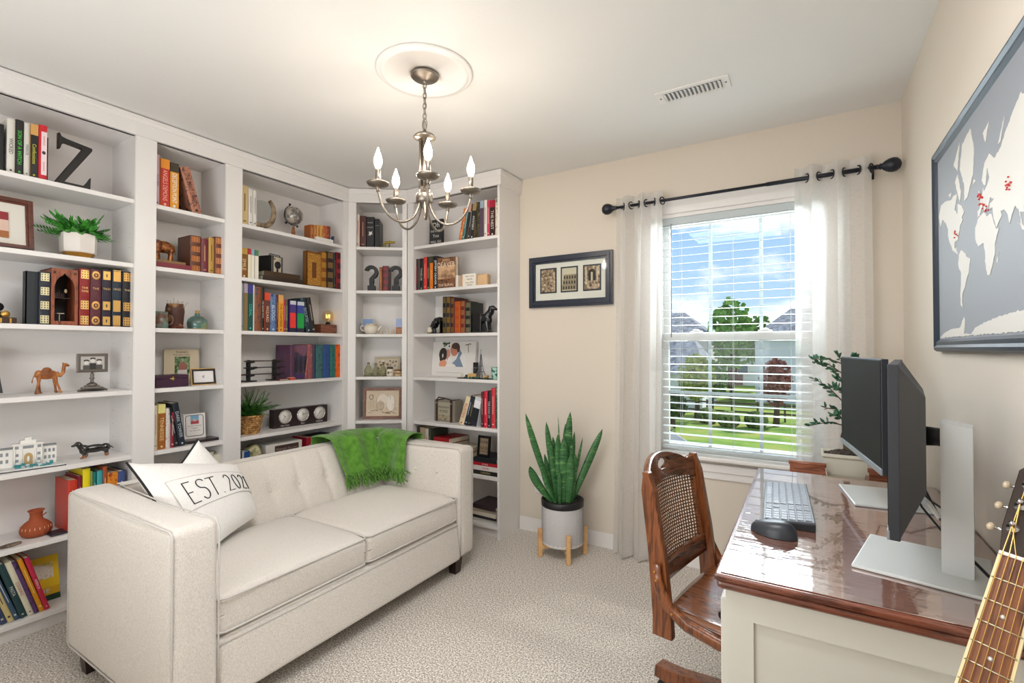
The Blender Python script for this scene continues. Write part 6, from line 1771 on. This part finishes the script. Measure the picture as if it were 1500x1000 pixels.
# -- corner bookcase
t = shelf_thing('black_binder', 'thick black double volume with a small white horse emblem, corner bookcase top shelf', 'book', 'D', .124, .04, Z1)
BB = C('1c1c20', .4)
MB().box(0, 0, 0, .058, .17, .235, BB, bev=.004).box(.060, .004, 0, .096, .17, .222, BB, bev=.004).obj('cover', t)
q = MB(); TX(q, 'BLACK', .012, 'c8c4c0', .029, -.0002, .19, .045); TX(q, 'STALLION', .012, 'c8c4c0', .029, -.0002, .155, .045); TX(q, 'CLASSICS', .010, 'a8a4a0', .078, .0038, .17, .03)
q.prism([(.012, .09), (.022, .105), (.02, .125), (.028, .118), (.046, .125), (.04, .112), (.048, .1), (.034, .102), (.03, .088), (.024, .098)], -.0006, 0, C('e0dcd8')); q.obj('lettering', t)
b = MB(); LZ = mat('gilt_lizard', 'b09838', .3, .6)
b.tube([(-.042, 0, .01), (-.035, 0, .035), (-.015, 0, .052), (.01, 0, .056), (.032, 0, .055), (.045, 0, .048)], [.003, .007, .010, .010, .008, .005], LZ).ball((.043, 0, .056), (.011, .008, .007), LZ, 10)
for x, z in ((-.018, .048), (.012, .05)):
    for s in (-1, 1): b.tube([(x, s * .006, z), (x - .005, s * .014, .022), (x - .002, s * .014, .002)], .003, LZ, 6)
b.tube([(-.042, 0, .01), (-.03, .01, .004), (0, .012, .003)], [.003, .0025, .001], LZ)
simple(b, 'frog_figurine', 'small gilt leaping animal figurine on the corner top shelf', 'figurine', 'D', .278, .09, Z1 + .001)
QB = C('26262a', .55)
def qmark(u, label, flip):
    t = shelf_thing('question_bookend', label, 'bookend', 'D', u, .07, Z2, 'question mark bookends')
    pts = []
    R1, R0, cz, cx = .052, .024, .148, .0
    for k in range(15): a = R_(165 - 235 * k / 14); pts.append((cx + R1 * math.cos(a), cz + R1 * math.sin(a)))
    pts += [(.020, .085), (.020, .066), (-.014, .066), (-.014, .098)]
    for k in range(12): a = R_(-55 + 220 * k / 11); pts.append((cx + R0 * math.cos(a), cz + .002 + R0 * math.sin(a)))
    MB().prism(pts, 0, .035, QB, bev=.001).obj('hook', t); MB().box(-.026, -.001, 0, .030, .036, .046, QB, bev=.001).obj('dot_block', t)
    MB().box(-.014, .004, .046, .018, .03, .067, QB).obj('neck', t)
qmark(.155, 'charcoal question mark bookend left of the two small books', 0); qmark(.337, 'charcoal question mark bookend right of the two small books', 0)
POR = mat('porcelain', 'e8e0d0', .2, coat=.5)
t = shelf_thing('teapot', 'cream porcelain teapot with floral rim on the corner third shelf', 'teapot', 'D', .155, .08, Z3)
MB().lathe([(.03, 0), (.045, .012), (.054, .035), (.050, .055), (.038, .070), (.034, .074), (.036, .078), (.03, .078), (.028, .07)], POR, 28).obj('body', t)
MB().tube([(-.048, 0, .058), (-.068, 0, .066), (-.078, 0, .05), (-.070, 0, .03), (-.050, 0, .024)], .0045, POR, 8).obj('handle', t)
MB().tube([(.046, 0, .03), (.065, 0, .045), (.076, 0, .066)], [.012, .008, .006], POR, 10).obj('spout', t)
b = MB(); random.seed(9)
for k in range(18): a = 2 * PI * k / 18; b.ball((.041 * math.cos(a), .041 * math.sin(a), .068 + .003 * (k % 2)), .0045, C(['c8b078', '98a078', 'd0a890'][k % 3]), 6)
b.obj('floral_rim', t)
def card(bay, u, d, z, w, h, c1, c2, label, lean=8):
    t = shelf_thing('postcard', label, 'postcard', bay, u, d, z); t.rotation_euler[0] = R_(-lean)
    MB().box(-w / 2, 0, 0, w / 2, .0015, h, C('e8e4dc')).box(-w / 2 + .003, -.0006, h * .45, w / 2 - .003, 0, h - .003, C(c1)).box(-w / 2 + .003, -.0006, .003, w / 2 - .003, 0, h * .45, art(c2, '6c4c3c')).obj('print', t)
card('D', .112, .16, Z3, .085, .125, '8ca8d8', 'b09c90', 'blue skied postcard standing behind the teapot'); card('D', .363, .09, Z3, .06, .125, 'a8b8e0', 'b07850', 'postcard with orange foot at the right side of the corner third shelf')
for i, (u, h, lab) in enumerate(((.235, .028, 'low cream shell ornament beside the teapot spout'), (.278, .052, 'slim cream statuette, third shelf of the corner bookcase'), (.318, .038, 'small tan statuette beside the right postcard'))):
    b = MB().lathe([(.018, 0), (.016, .004), (.008, h * .3), (.011, h * .55), (.006, h * .75), (.008, h * .9), (.001, h)], C(['d8bfa0', 'e4d8c4', 'd8c4a4'][i], .6), 12); simple(b, 'ornament', lab, 'ornament', 'D', u, .07, Z3)
t = framed('picture_frame', 'pale beige frame with a collage of leaves and stones behind the bottles', 'picture frame', .195, .145, .018, .012, C('c8bca4', .7), pos('D', .262, .17, Z4)[0], R_(37), 8, 'd8cdb8')
b = MB(); random.seed(6)
for k in range(26): b.ball((random.uniform(-.07, .07), -.0048, random.uniform(.03, .115)), (random.uniform(.004, .010), .001, random.uniform(.004, .012)), C(random.choice(['8c6848', 'b89878', '6c5848', 'e8dcc8'])), 7)
b.obj('collage', t)
BTL = mat('bottle_glass', 'c8c8a8', .05, trans=.75, ior=1.2)
for i, (u, r, h, lab) in enumerate(((.14, .031, .105, 'squat glass bottle, leftmost on the corner fourth shelf'), (.193, .020, .098, 'narrow glass bottle second from the left on the corner shelf'), (.245, .027, .096, 'glass bottle in front of the collage frame'))):
    t = shelf_thing('glass_bottle', lab, 'bottle', 'D', u, .065 + .01 * i, Z4, 'glass bottles on the corner shelf')
    MB().lathe([(r * .9, 0), (r, .006), (r, h * .45), (r * .6, h * .68), (.009, h * .8), (.009, h * .92), (.011, h * .93), (.011, h * .96), (.007, h * .96)], BTL, 20).obj('glass', t)
    MB().lathe([(.0085, h * .9), (.0085, h)], C('8c7c60', .9), 10).obj('stopper', t); MB().lathe([(r * .82, .004), (r * .85, h * .3), (.001, h * .31)], C('b8ac8c', .9), 16).obj('filling', t)
t = shelf_thing('painted_jar', 'small white jar with dark lid and painted flowers, corner fourth shelf', 'jar', 'D', .300, .055, Z4)
MB().lathe([(.022, 0), (.027, .008), (.027, .045), (.022, .055)], POR, 20).obj('body', t); MB().lathe([(.022, .055), (.022, .068), (.016, .072)], C('4c4438'), 16).obj('lid', t)
MB().ball((-.006, -.026, .028), (.009, .002, .011), C('6c6454'), 8).ball((.01, -.025, .03), (.006, .002, .006), C('b07850'), 8).obj('painted_flowers', t)
t = shelf_thing('painted_jar', 'small tan jar with a brown band at the right end of the corner fourth shelf', 'jar', 'D', .360, .055, Z4)
MB().lathe([(.024, 0), (.026, .006), (.026, .05), (.024, .054)], C('cdb894', .5), 20).obj('body', t); MB().lathe([(.0268, .040), (.0268, .052)], C('7c5838'), 20).lathe([(.0268, .018), (.0268, .03)], C('a07c50'), 20).obj('bands', t)
t = framed('picture_frame', 'wide reddish wood frame with a pale sketch on the corner fifth shelf', 'picture frame', .288, .236, .022, .018, wood('copper_wood', '5c3626', '8c5a42', (3, 20, 20), .4), pos('D', .24, .09, Z5)[0], R_(37), 6, 'dccab2')
b = MB(); random.seed(14)
b.tube([(-.085 + .014 * math.cos(a), -.0075, .165 + .019 * math.sin(a)) for a in [2 * PI * k / 14 for k in range(15)]], .002, C('4c3c34'), 5, cap=False)
b.ball((0, -.0066, .135), (.048, .0008, .055), C('e8dccc')).ball((.06, -.0066, .12), (.032, .0008, .06), C('f0e6da')).ball((-.015, -.0072, .10), (.03, .0008, .035), C('c8b49c'))
for k in range(16):
    x, z = random.uniform(-.11, .10), random.uniform(.035, .07); b.tube([(x, -.0072, z), (x + .012, -.0074, z + .006), (x + .026, -.0072, z - .001)], .0014, C(random.choice(['8c4434', 'a89484', '5c4c40'])), 4)
for k in range(20):
    x, z = random.uniform(-.05, .10), random.uniform(.07, .19); b.tube([(x, -.0078, z), (x + random.uniform(-.01, .01), -.0078, z - .02)], .001, C(random.choice(['9c8870', 'b8a488', '7c6854'])), 4)
for k in range(6): TX(b, 'once upon a time', .008, '8c7c6c', -.085, -.0072, .135 - k * .011, .05)
b.obj('drawing', t)
# -- right bookcase
t = shelf_thing('quote_sign', 'charcoal sign with white script lettering on the right bookcase top shelf', 'sign', 'E', -2.362, .10, Z1)
b = MB().box(-.062, 0, .0, .062, .02, .205, C('2a2a2c', .7))
TX(b, 'Oh', .055, 'd8d4cc', 0, 0, .165); TX(b, 'THE PLACES', .022, 'd8d4cc', 0, 0, .120, .105); TX(b, 'You', .036, 'd8d4cc', 0, 0, .085); TX(b, 'WILL GO', .026, 'd8d4cc', 0, 0, .04, .1); b.obj('board', t)
for x, w, h, c, lab, txt in ((-2.168, .060, .088, 'efe8dc', 'small white ribbed block left of the lettered one, second shelf', 0), (-2.068, .112, .090, 'f0e9dc', 'white block with handwritten words, second shelf of the right bookcase', 1)):
    t = shelf_thing('word_block', lab, 'block', 'E', x, .04, Z2)
    b = MB().box(0, 0, 0, w, .05, h, C(c, .6), bev=.002).box(-.004 if not txt else -.018, .006, 0, .0 if not txt else 0, .05, h * .98, C('c89c6c', .7)); b.obj('block', t)
    q = MB()
    if txt:
        for s, z in (('this is our', .074), ('happily', .052), ('ever after', .030), ('always', .012)): TX(q, s, .018, '6c645c', .062, -.0001, z, .085)
    else:
        for k in range(5): q.box(.006, -.0004, .014 + k * .014, w - .006, 0, .016 + k * .014, C('d8d0c4'))
    q.obj('markings', t)
b = MB().soft(0, 0, 0, .085, .05, .084, .012, C('d8b488', .6), 4); simple(b, 'gift_box', 'tan rounded box right of the lettered white block', 'box', 'E', -1.955, .055, Z2)
b = MB().lathe([(.018, 0), (.022, .01), (.02, .04), (.012, .055)], POR, 16); simple(b, 'ornament', 'tiny white ornament at the right end, second shelf of the right bookcase', 'ornament', 'E', -1.785, .08, Z2)
t = shelf_thing('succulent', 'small succulent in a round white pot behind the dog bookend tail', 'plant', 'E', -2.425, .13, Z3)
MB().lathe([(.024, 0), (.034, .01), (.036, .03), (.032, .052), (.028, .054), (.026, .045)], POR, 22).lathe([(.03, 0), (.0345, .008), (.0355, .014)], C('a08848', .5), 22).obj('pot', t)
b = MB()
for k in range(12): a = 2.4 * k; leafblade(b, Vector((0, 0, .05)), Vector((math.cos(a), math.sin(a), .8)), .028, .010, C('4c7050'))
b.tube([(0, 0, .05), (0, 0, .095)], [.004, .001], C('3c5040'), 6); b.obj('foliage', t)
DG = mat('dog_black', '121214', .25, coat=.3)
b = MB().box(-.06, -.03, 0, .052, .035, .006, DG).box(.046, -.03, 0, .052, .035, .11, DG)
b.ball((.024, 0, .098), (.040, .024, .026), DG).ball((-.006, 0, .090), (.026, .026, .030), DG)
for y in (-.014, .014): b.tube([(-.008, y, .085), (-.020, y, .056), (-.034, y, .04), (-.026, y, .022), (-.028, y, .01)], [.020, .015, .008, .007, .008], DG).ball((-.036, y, .010), (.012, .008, .006), DG, 8)
b.tube([(-.024, 0, .10), (-.044, 0, .09), (-.056, 0, .065), (-.062, 0, .04)], [.007, .006, .004, .002], DG)
simple(b, 'dog_bookend', 'black spaniel bookend, hindquarters half left of the leather books', 'bookend', 'E', -2.335, .085, Z3 + .0005, 0, 'dog bookends', .0024)
b = MB().box(-.075, -.035, 0, .085, .035, .006, DG).soft(-.078, -.032, 0, .0, .033, .135, .008, DG, 3)
b.tube([(-.02, 0, .10), (.02, 0, .10), (.045, 0, .10)], [.030, .030, .024], DG).ball((.035, 0, .088), (.032, .028, .042), DG)
b.tube([(.03, 0, .11), (.055, 0, .14), (.068, 0, .160)], [.030, .025, .021], DG).ball((.075, 0, .168), (.022, .018, .019), DG).tube([(.085, 0, .166), (.104, 0, .160), (.116, 0, .157)], [.012, .0095, .008], DG)
for s in (-1, 1): b.ball((.064, s * .018, .154), (.014, .007, .030), DG, 10).tube([(.036, s * .014, .08), (.040, s * .014, .04), (.048, s * .014, .012)], [.018, .013, .010], DG).ball((.052, s * .014, .011), (.014, .008, .006), DG, 8)
simple(b, 'dog_bookend', 'black spaniel bookend, head and forequarters half at the right end', 'bookend', 'E', -1.915, .08, Z3 + .0005, 0, 'dog bookends', .0024)
t = shelf_thing('photo_canvas', 'white canvas print of a kissing wedding couple, fourth shelf', 'photo print', 'E', -2.285, .20, Z4); t.rotation_euler[0] = R_(-5)
MB().box(-.205, 0, 0, .205, .022, .262, C('e9e6e2', .6)).obj('canvas', t)
b = MB(); SK = C('d8967c'); HR = C('2c2422')
def bl_(x, z, rx, rz, c, y=-.0006): b.ball((x, y, z), (rx, .0008, rz), c, 14)
for k in range(26): random.seed(k); bl_(-.13 + random.random() * .07 + .02, .225 + random.random() * .03, .007, .005, C(random.choice(['3c5c44', '5c7c64', '26382c'])), -.0004)
b.prism([(.045, .205), (.09, .19), (.118, .14), (.118, .06), (.0, .06), (.02, .12), (.03, .17)], -.0009, 0, C('ecebe8'))
b.prism([(.06, .20), (.082, .175), (.062, .14), (.105, .06), (.0, .06), (-.005, .10), (.03, .13)], -.0014, -.0008, C('7c90a8'))
bl_(.01, .198, .038, .046, C('cf8a70'), -.0016); bl_(.018, .228, .038, .026, C('4c3830'), -.002); bl_(.046, .21, .014, .03, C('4c3830'), -.002)
bl_(-.052, .165, .022, .040, SK, -.0018); bl_(-.097, .165, .04, .05, HR, -.0022); bl_(-.11, .13, .02, .022, HR, -.0022); bl_(-.10, .155, .006, .016, C('e8e4e0'), -.003)
bl_(-.095, .09, .036, .036, C('e8a080'), -.0024); bl_(-.03, .125, .02, .024, C('f0eeea'), -.0024); bl_(-.03, .075, .06, .022, C('f2efe9'), -.0022)
b.box(-.15, -.0042, .030, .205 - .02, -.001, .072, C('e9e6e2')); b.box(-.15, -.0046, .028, .1, -.0042, .0295, C('a0a0a0'))
b.tube([(.11, -.001, .235), (.155, -.001, .245), (.16, -.001, .24)], .003, C('5c3c38'), 5).tube([(.135, -.001, .238), (.14, -.001, .18)], .002, C('4c3434'), 5)
b.obj('picture', t)
b = MB().tube([(0, 0, .0005), (0, 0, .108)], .0195, C('1d2022', .35), 22).tube([(0, 0, .068), (0, 0, .0705)], .0198, C('8c9094', .3), 22); simple(b, 'cylinder_speaker', 'black cylinder with a silver ring beside the wedding print', 'canister', 'E', -2.06, .19, Z4)
t = shelf_thing('skyline_model', 'toy brick skyline model with a grey lattice tower, fourth shelf', 'model', 'E', -1.965, .055, Z4)
MB().box(-.135, -.035, 0, .13, .04, .006, BLACK).obj('base', t)
b = MB(); TWR = C('5c5c60', .35, )
for zz0, zz1, r0, r1 in ((.006, .05, .030, .018), (.05, .09, .016, .009), (.09, .165, .008, .003)):
    for sx_, sy_ in ((-1, -1), (1, -1), (1, 1), (-1, 1)):
        b.tube([(.045 + sx_ * r0, sy_ * r0 * .8, zz0), (.045 + sx_ * r1, sy_ * r1 * .8, zz1)], .0022, TWR, 5)
    n_ = 4
    for k in range(n_):
        a0, a1 = k / n_, (k + 1) / n_; ra, rb = r0 + (r1 - r0) * a0, r0 + (r1 - r0) * a1
        for s in (-1, 1): b.tube([(.045 - s * ra, -ra * .8, zz0 + (zz1 - zz0) * a0), (.045 + s * rb, -rb * .8, zz0 + (zz1 - zz0) * a1)], .001, TWR, 4)
for z, r in ((.05, .019), (.09, .011), (.168, .005)): b.box(.045 - r, -r * .8, z - .002, .045 + r, r * .8, z + .002, TWR)
b.tube([(.045, 0, .165), (.045, 0, .20)], .0018, TWR, 5).ball((.045, 0, .2), .003, BLACK, 6); b.obj('lattice_tower', t)
TN = C('d8b070', .4)
MB().box(-.06, -.012, .006, .015, .02, .030, TN).box(-.048, -.016, .03, .004, .014, .036, TN).obj('building', t); MB().box(.075, -.01, .006, .10, .02, .026, TN).obj('building', t)
b = MB()
for x in (-.115, -.10): b.tube([(x, -.01, .006), (x, -.01, .034)], .0025, C('e0c8a0'), 6)
for k in range(16): random.seed(k + 40); b.ball((random.uniform(-.08, .12), -.026, .010), .006, C(random.choice(['2c5c50', '3c7c68', '26302c'])), 6)
b.box(-.082, -.01, .006, -.066, .02, .026, C('2a3830')).obj('trees_and_columns', t)
t = shelf_thing('candle_jar', 'teal mosaic glass candle jar at the right end of the fourth shelf', 'candle', 'E', -1.792, .045, Z4)
MB().lathe([(.026, 0), (.030, .004), (.030, .085), (.028, .085), (.027, .02)], mat('mosaic_glass', '4c8478', .15, noise_=([(.4, '26584c'), (.5, '5c9c90'), (.6, 'a8c8b8')], 45, 1), coat=.5), 24).obj('jar', t); MB().lathe([(.0265, .02), (.0265, .05), (.001, .05)], C('d8d0b8'), 20).tube([(0, 0, .05), (0, 0, .06)], .001, BLACK, 4).obj('wax', t)
t = shelf_thing('memory_box', 'grey glass keepsake case with dark leather straps, fifth shelf', 'box', 'E', -2.375, .10, Z5, dz=-4)
GB_ = C('8c8478', .35); LE = C('3c241c', .5)
MB().box(0, 0, 0, .205, .09, .155, GB_, bev=.003).obj('case', t); MB().box(.035, -.002, .012, .17, 0, .14, C('b0a894', .4)).box(.035, -.003, .012, .17, -.002, .05, art('a89c84', '6c6050')).obj('front_panel', t)
b = MB()
for x in (.022, .165): b.box(x, -.006, 0, x + .018, -.002, .16, LE).box(x, -.004, .155, x + .018, .09, .159, LE)
b.tube([(.031, -.002, .158), (.05, -.004, .176), (.1, -.004, .172), (.155, -.004, .166), (.174, -.002, .158)], .0045, LE, 8).obj('straps', t)
b = MB()
for x in (.031, .174): b.box(x - .007, -.008, .128, x + .007, -.006, .142, mat('buckle', 'a8a098', .3, .8))
b.obj('buckles', t)
q = MB(); TX(q, 'Adventure', .026, '3c342c', .1, -.0022, .108, .11); TX(q, 'FUND', .03, '3c342c', .1, -.0022, .076, .09); q.obj('lettering', t)
t = framed('picture_frame', 'small black frame with a sepia saying, standing on the book pile', 'picture frame', .105, .142, .016, .016, C('16181c', .35), pos('E', -1.905, .07, F6Z)[0], R_(-4), 6, 'a08c74')
q = MB(); TX(q, 'HOME', .026, '2c241c', 0, -.0057, .098, .065); TX(q, 'BASE', .032, '4c3c30', 0, -.0057, .058, .065); q.box(-.035, -.0062, .035, .035, -.0057, .038, C('3c3028')); q.obj('print', t)

# ================================================================== OUTDOORS (ground floor level is 3 m below)
G = -3.0
GR = mat('lawn', '7c9a48', 1, noise_=([(.3, '5c8038'), (.5, '86a04c'), (.7, 'b0a060')], .6, 5), spec=.1)
struct(MB().add([(-60, 4, G), (60, 4, G), (60, 120, G), (-60, 120, G)], [(0, 1, 2, 3)], GR), 'ground')
RD = mat('road', '9c9894', .9)
st_ = MB().box(-40, 14.2, G, 30, 18.8, G + .02, RD).box(1.2, 18.8, G, 4.5, 30, G + .02, RD); so_ = st_.obj('street'); so_['kind'] = 'structure'
SID = mat('siding', 'cfc6b8', .8); SID2 = mat('siding_white', 'e4e4e6', .8); ROOF = mat('shingles', '84868c', .9, noise_=([(.4, '6c6e74'), (.6, '9c9ea4')], 3, 4)); WG = mat('far_glass', '5c6c7c', .1)
def house(label, x, y, w, d, wall_h, roof_h, m, rz, gar=True):
    t = thing('house', label, 'house', (x, y, G), R_(rz), 'houses across the street')
    MB().box(-w / 2, -d / 2, 0, w / 2, d / 2, wall_h, m).obj('walls', t)
    MB().add([(-w / 2 - .4, -d / 2 - .4, wall_h), (w / 2 + .4, -d / 2 - .4, wall_h), (w / 2 + .4, d / 2 + .4, wall_h), (-w / 2 - .4, d / 2 + .4, wall_h), (-w / 2 + w * .2, 0, wall_h + roof_h), (w / 2 - w * .2, 0, wall_h + roof_h)],
             [(0, 1, 5, 4), (1, 2, 5), (2, 3, 4, 5), (3, 0, 4), (3, 2, 1, 0)], ROOF).obj('roof', t)
    for i in range(3):
        for zf in (1.2, 3.9):
            if zf + 1.4 > wall_h: continue
            xx = -w / 2 + w * (i + .5) / 3
            f = MB().box(xx - .6, -d / 2 - .06, zf, xx + .6, -d / 2, zf + 1.3, TRIM).obj('window', t); MB().box(xx - .5, -d / 2 - .08, zf + .1, xx + .5, -d / 2 - .05, zf + 1.2, WG).obj('pane', f)
    MB().box(-.1 * w, -d / 2 - .06, 0, -.1 * w + 1, -d / 2, 2.1, C('6c3c30')).obj('door', t)
    return t
house('beige two storey house across the street, left in the window', -13.4, 47, 12, 10, 5.2, 2.4, SID, 4)
house('low grey roofed garage wing in front of the beige house', -8.9, 37.6, 5.6, 6, 2.5, 2.6, SID2, 0)
house('white house with a grey roof at the right side of the window view', 1.6, 47, 9.5, 9, 5.0, 2.6, SID2, -6)
house('far white house with pale roof between the trees', -6.4, 66, 10, 9, 4.2, 2.2, SID2, 0)
random.seed(77)
def tree(label, x, y, h, r, col, col2, grp='trees outside the window'):
    t = thing('tree', label, 'tree', (x, y, G), 0, grp)
    MB().tube([(0, 0, 0), (.05, 0, h * .3), (-.05, .1, h * .6)], [.18, .13, .06], mat('bark', '5c4a3c', .95), 8).obj('trunk', t)
    m = mat('leaf_' + col, col, .9, noise_=([(.4, col2), (.6, col)], 2.2, 5))
    b = MB()
    for k in range(420):
        a = random.uniform(0, 2 * PI); e = math.acos(random.uniform(-1, 1)); q = random.random() ** .4
        c = Vector((r * q * math.sin(e) * math.cos(a), r * q * math.sin(e) * math.sin(a), h * .66 + h * .36 * q * math.cos(e)))
        s = r * .16; n1 = Vector((random.uniform(-1, 1), random.uniform(-1, 1), random.uniform(-1, 1))).normalized(); n2 = n1.orthogonal().normalized(); n3 = n1.cross(n2)
        b.add([c + n2 * s, c + n3 * s, c - n2 * s, c - n3 * s], [(0, 1, 2, 3)], m); b.add([c + n1 * s, c + n3 * s, c - n1 * s, c - n3 * s], [(0, 1, 2, 3)], m)
    b.obj('foliage', t)
tree('tall bright green tree in the middle of the window view', -5.45, 44, 8.3, 1.75, '9cc064', '6c9c48'); tree('smaller green tree left of the tall bright one', -7.2, 56, 6.6, 1.8, 'a4b878', '809c60')
tree('green tree right of the tall bright one', -4.1, 54, 7.4, 1.6, '90b464', '648c4c'); tree('young yellow green tree on the lawn before the tall one', -5.6, 30, 3.9, 1.0, 'b8bc5c', '8ca044')
tree('reddish leaved small tree at the right of the lawn', -1.5, 30, 3.6, .8, 'b88074', '8c5c54'); tree('bushy green tree beside the garage wing', -5.3, 33, 3.4, 1.0, '7c9c4c', '587c38')
tree('low dark green shrub tree in front of the garage wing', -6.2, 26.5, 1.9, .8, '647c44', '42583a')
for i, (x, y, lab) in enumerate(((-4.9, 29.4, 'round shrub left on the far lawn bed'), (-3.7, 28.6, 'round shrub in the middle of the far lawn bed'), (-2.4, 29.0, 'round shrub right on the far lawn bed'), (-5.6, 22.2, 'yellow green shrub at the lawn corner near the street'))):
    t = MB().ball((0, 0, .4), (.6, .5, .5), mat('shrub%d' % (i == 3), 'a8a840' if i == 3 else '5c6c3c', .95, noise_=([(.4, '3c4c28'), (.6, '8c9c50')], 6, 4), bump=(8, 1, .2)), 14).obj('shrub'); t.location = (x, y, G); tag(t, lab, 'shrub', 'shrubs on the far lawn')
fn_ = MB()
for k in range(9): fn_.box(-8 + k * 1.4, 27.9, 0, -7.9 + k * 1.4, 28, 1.1, C('5c4c40'))
fn_.box(-8, 27.92, .4, 3.3, 27.97, .5, C('5c4c40')).box(-8, 27.92, .9, 3.3, 27.97, 1.0, C('5c4c40')); fo_ = fn_.obj('rail_fence'); fo_.location = (1.2, 4.0, G); tag(fo_, 'low brown rail fence crossing behind the far lawn', 'fence')
# parked car
ct = thing('car', 'silver car parked on the street, seen at the bottom of the window', 'car', (-4.75, 16.3, G + .02), R_(3))
CM = mat('car_silver', 'c4c8cc', .25, .3, coat=.6)
prof = [(-2.1, .35), (-2.15, .62), (-1.95, .86), (-1.3, .95), (-.75, 1.36), (.0, 1.44), (.75, 1.40), (1.45, 1.0), (2.0, .92), (2.15, .6), (2.1, .35)]
MB().prism(prof, -.82, .82, CM, bev=.05).obj('body', ct)
MB().prism([(-1.15, .97), (-.70, 1.31), (.0, 1.38), (.70, 1.34), (1.25, 1.0)], -.835, .835, mat('car_glass', '4c5660', .08)).obj('side_windows', ct)
MB().add([(-1.25, -.65, .975), (-1.25, .65, .975), (-.8, .6, 1.34), (-.8, -.6, 1.34), (1.42, -.65, 1.03), (1.42, .65, 1.03), (.8, .6, 1.40), (.8, -.6, 1.40)], [(0, 1, 2, 3), (4, 5, 6, 7)], mat('car_glass', '4c5660', .08)).obj('windscreens', ct)
for x in (-1.35, 1.35):
    for y in (-.76, .76): MB().lathe([(.1, -.1), (.32, -.1), (.33, 0), (.32, .1), (.1, .1)], C('202022', .7), 20, T(x, y, .33) @ RX(90)).obj('wheel', ct)
MB().box(2.05, -.7, .6, 2.17, -.45, .75, C('c03030', .2)).box(2.05, .45, .6, 2.17, .7, .75, C('c03030', .2)).obj('tail_light', ct)
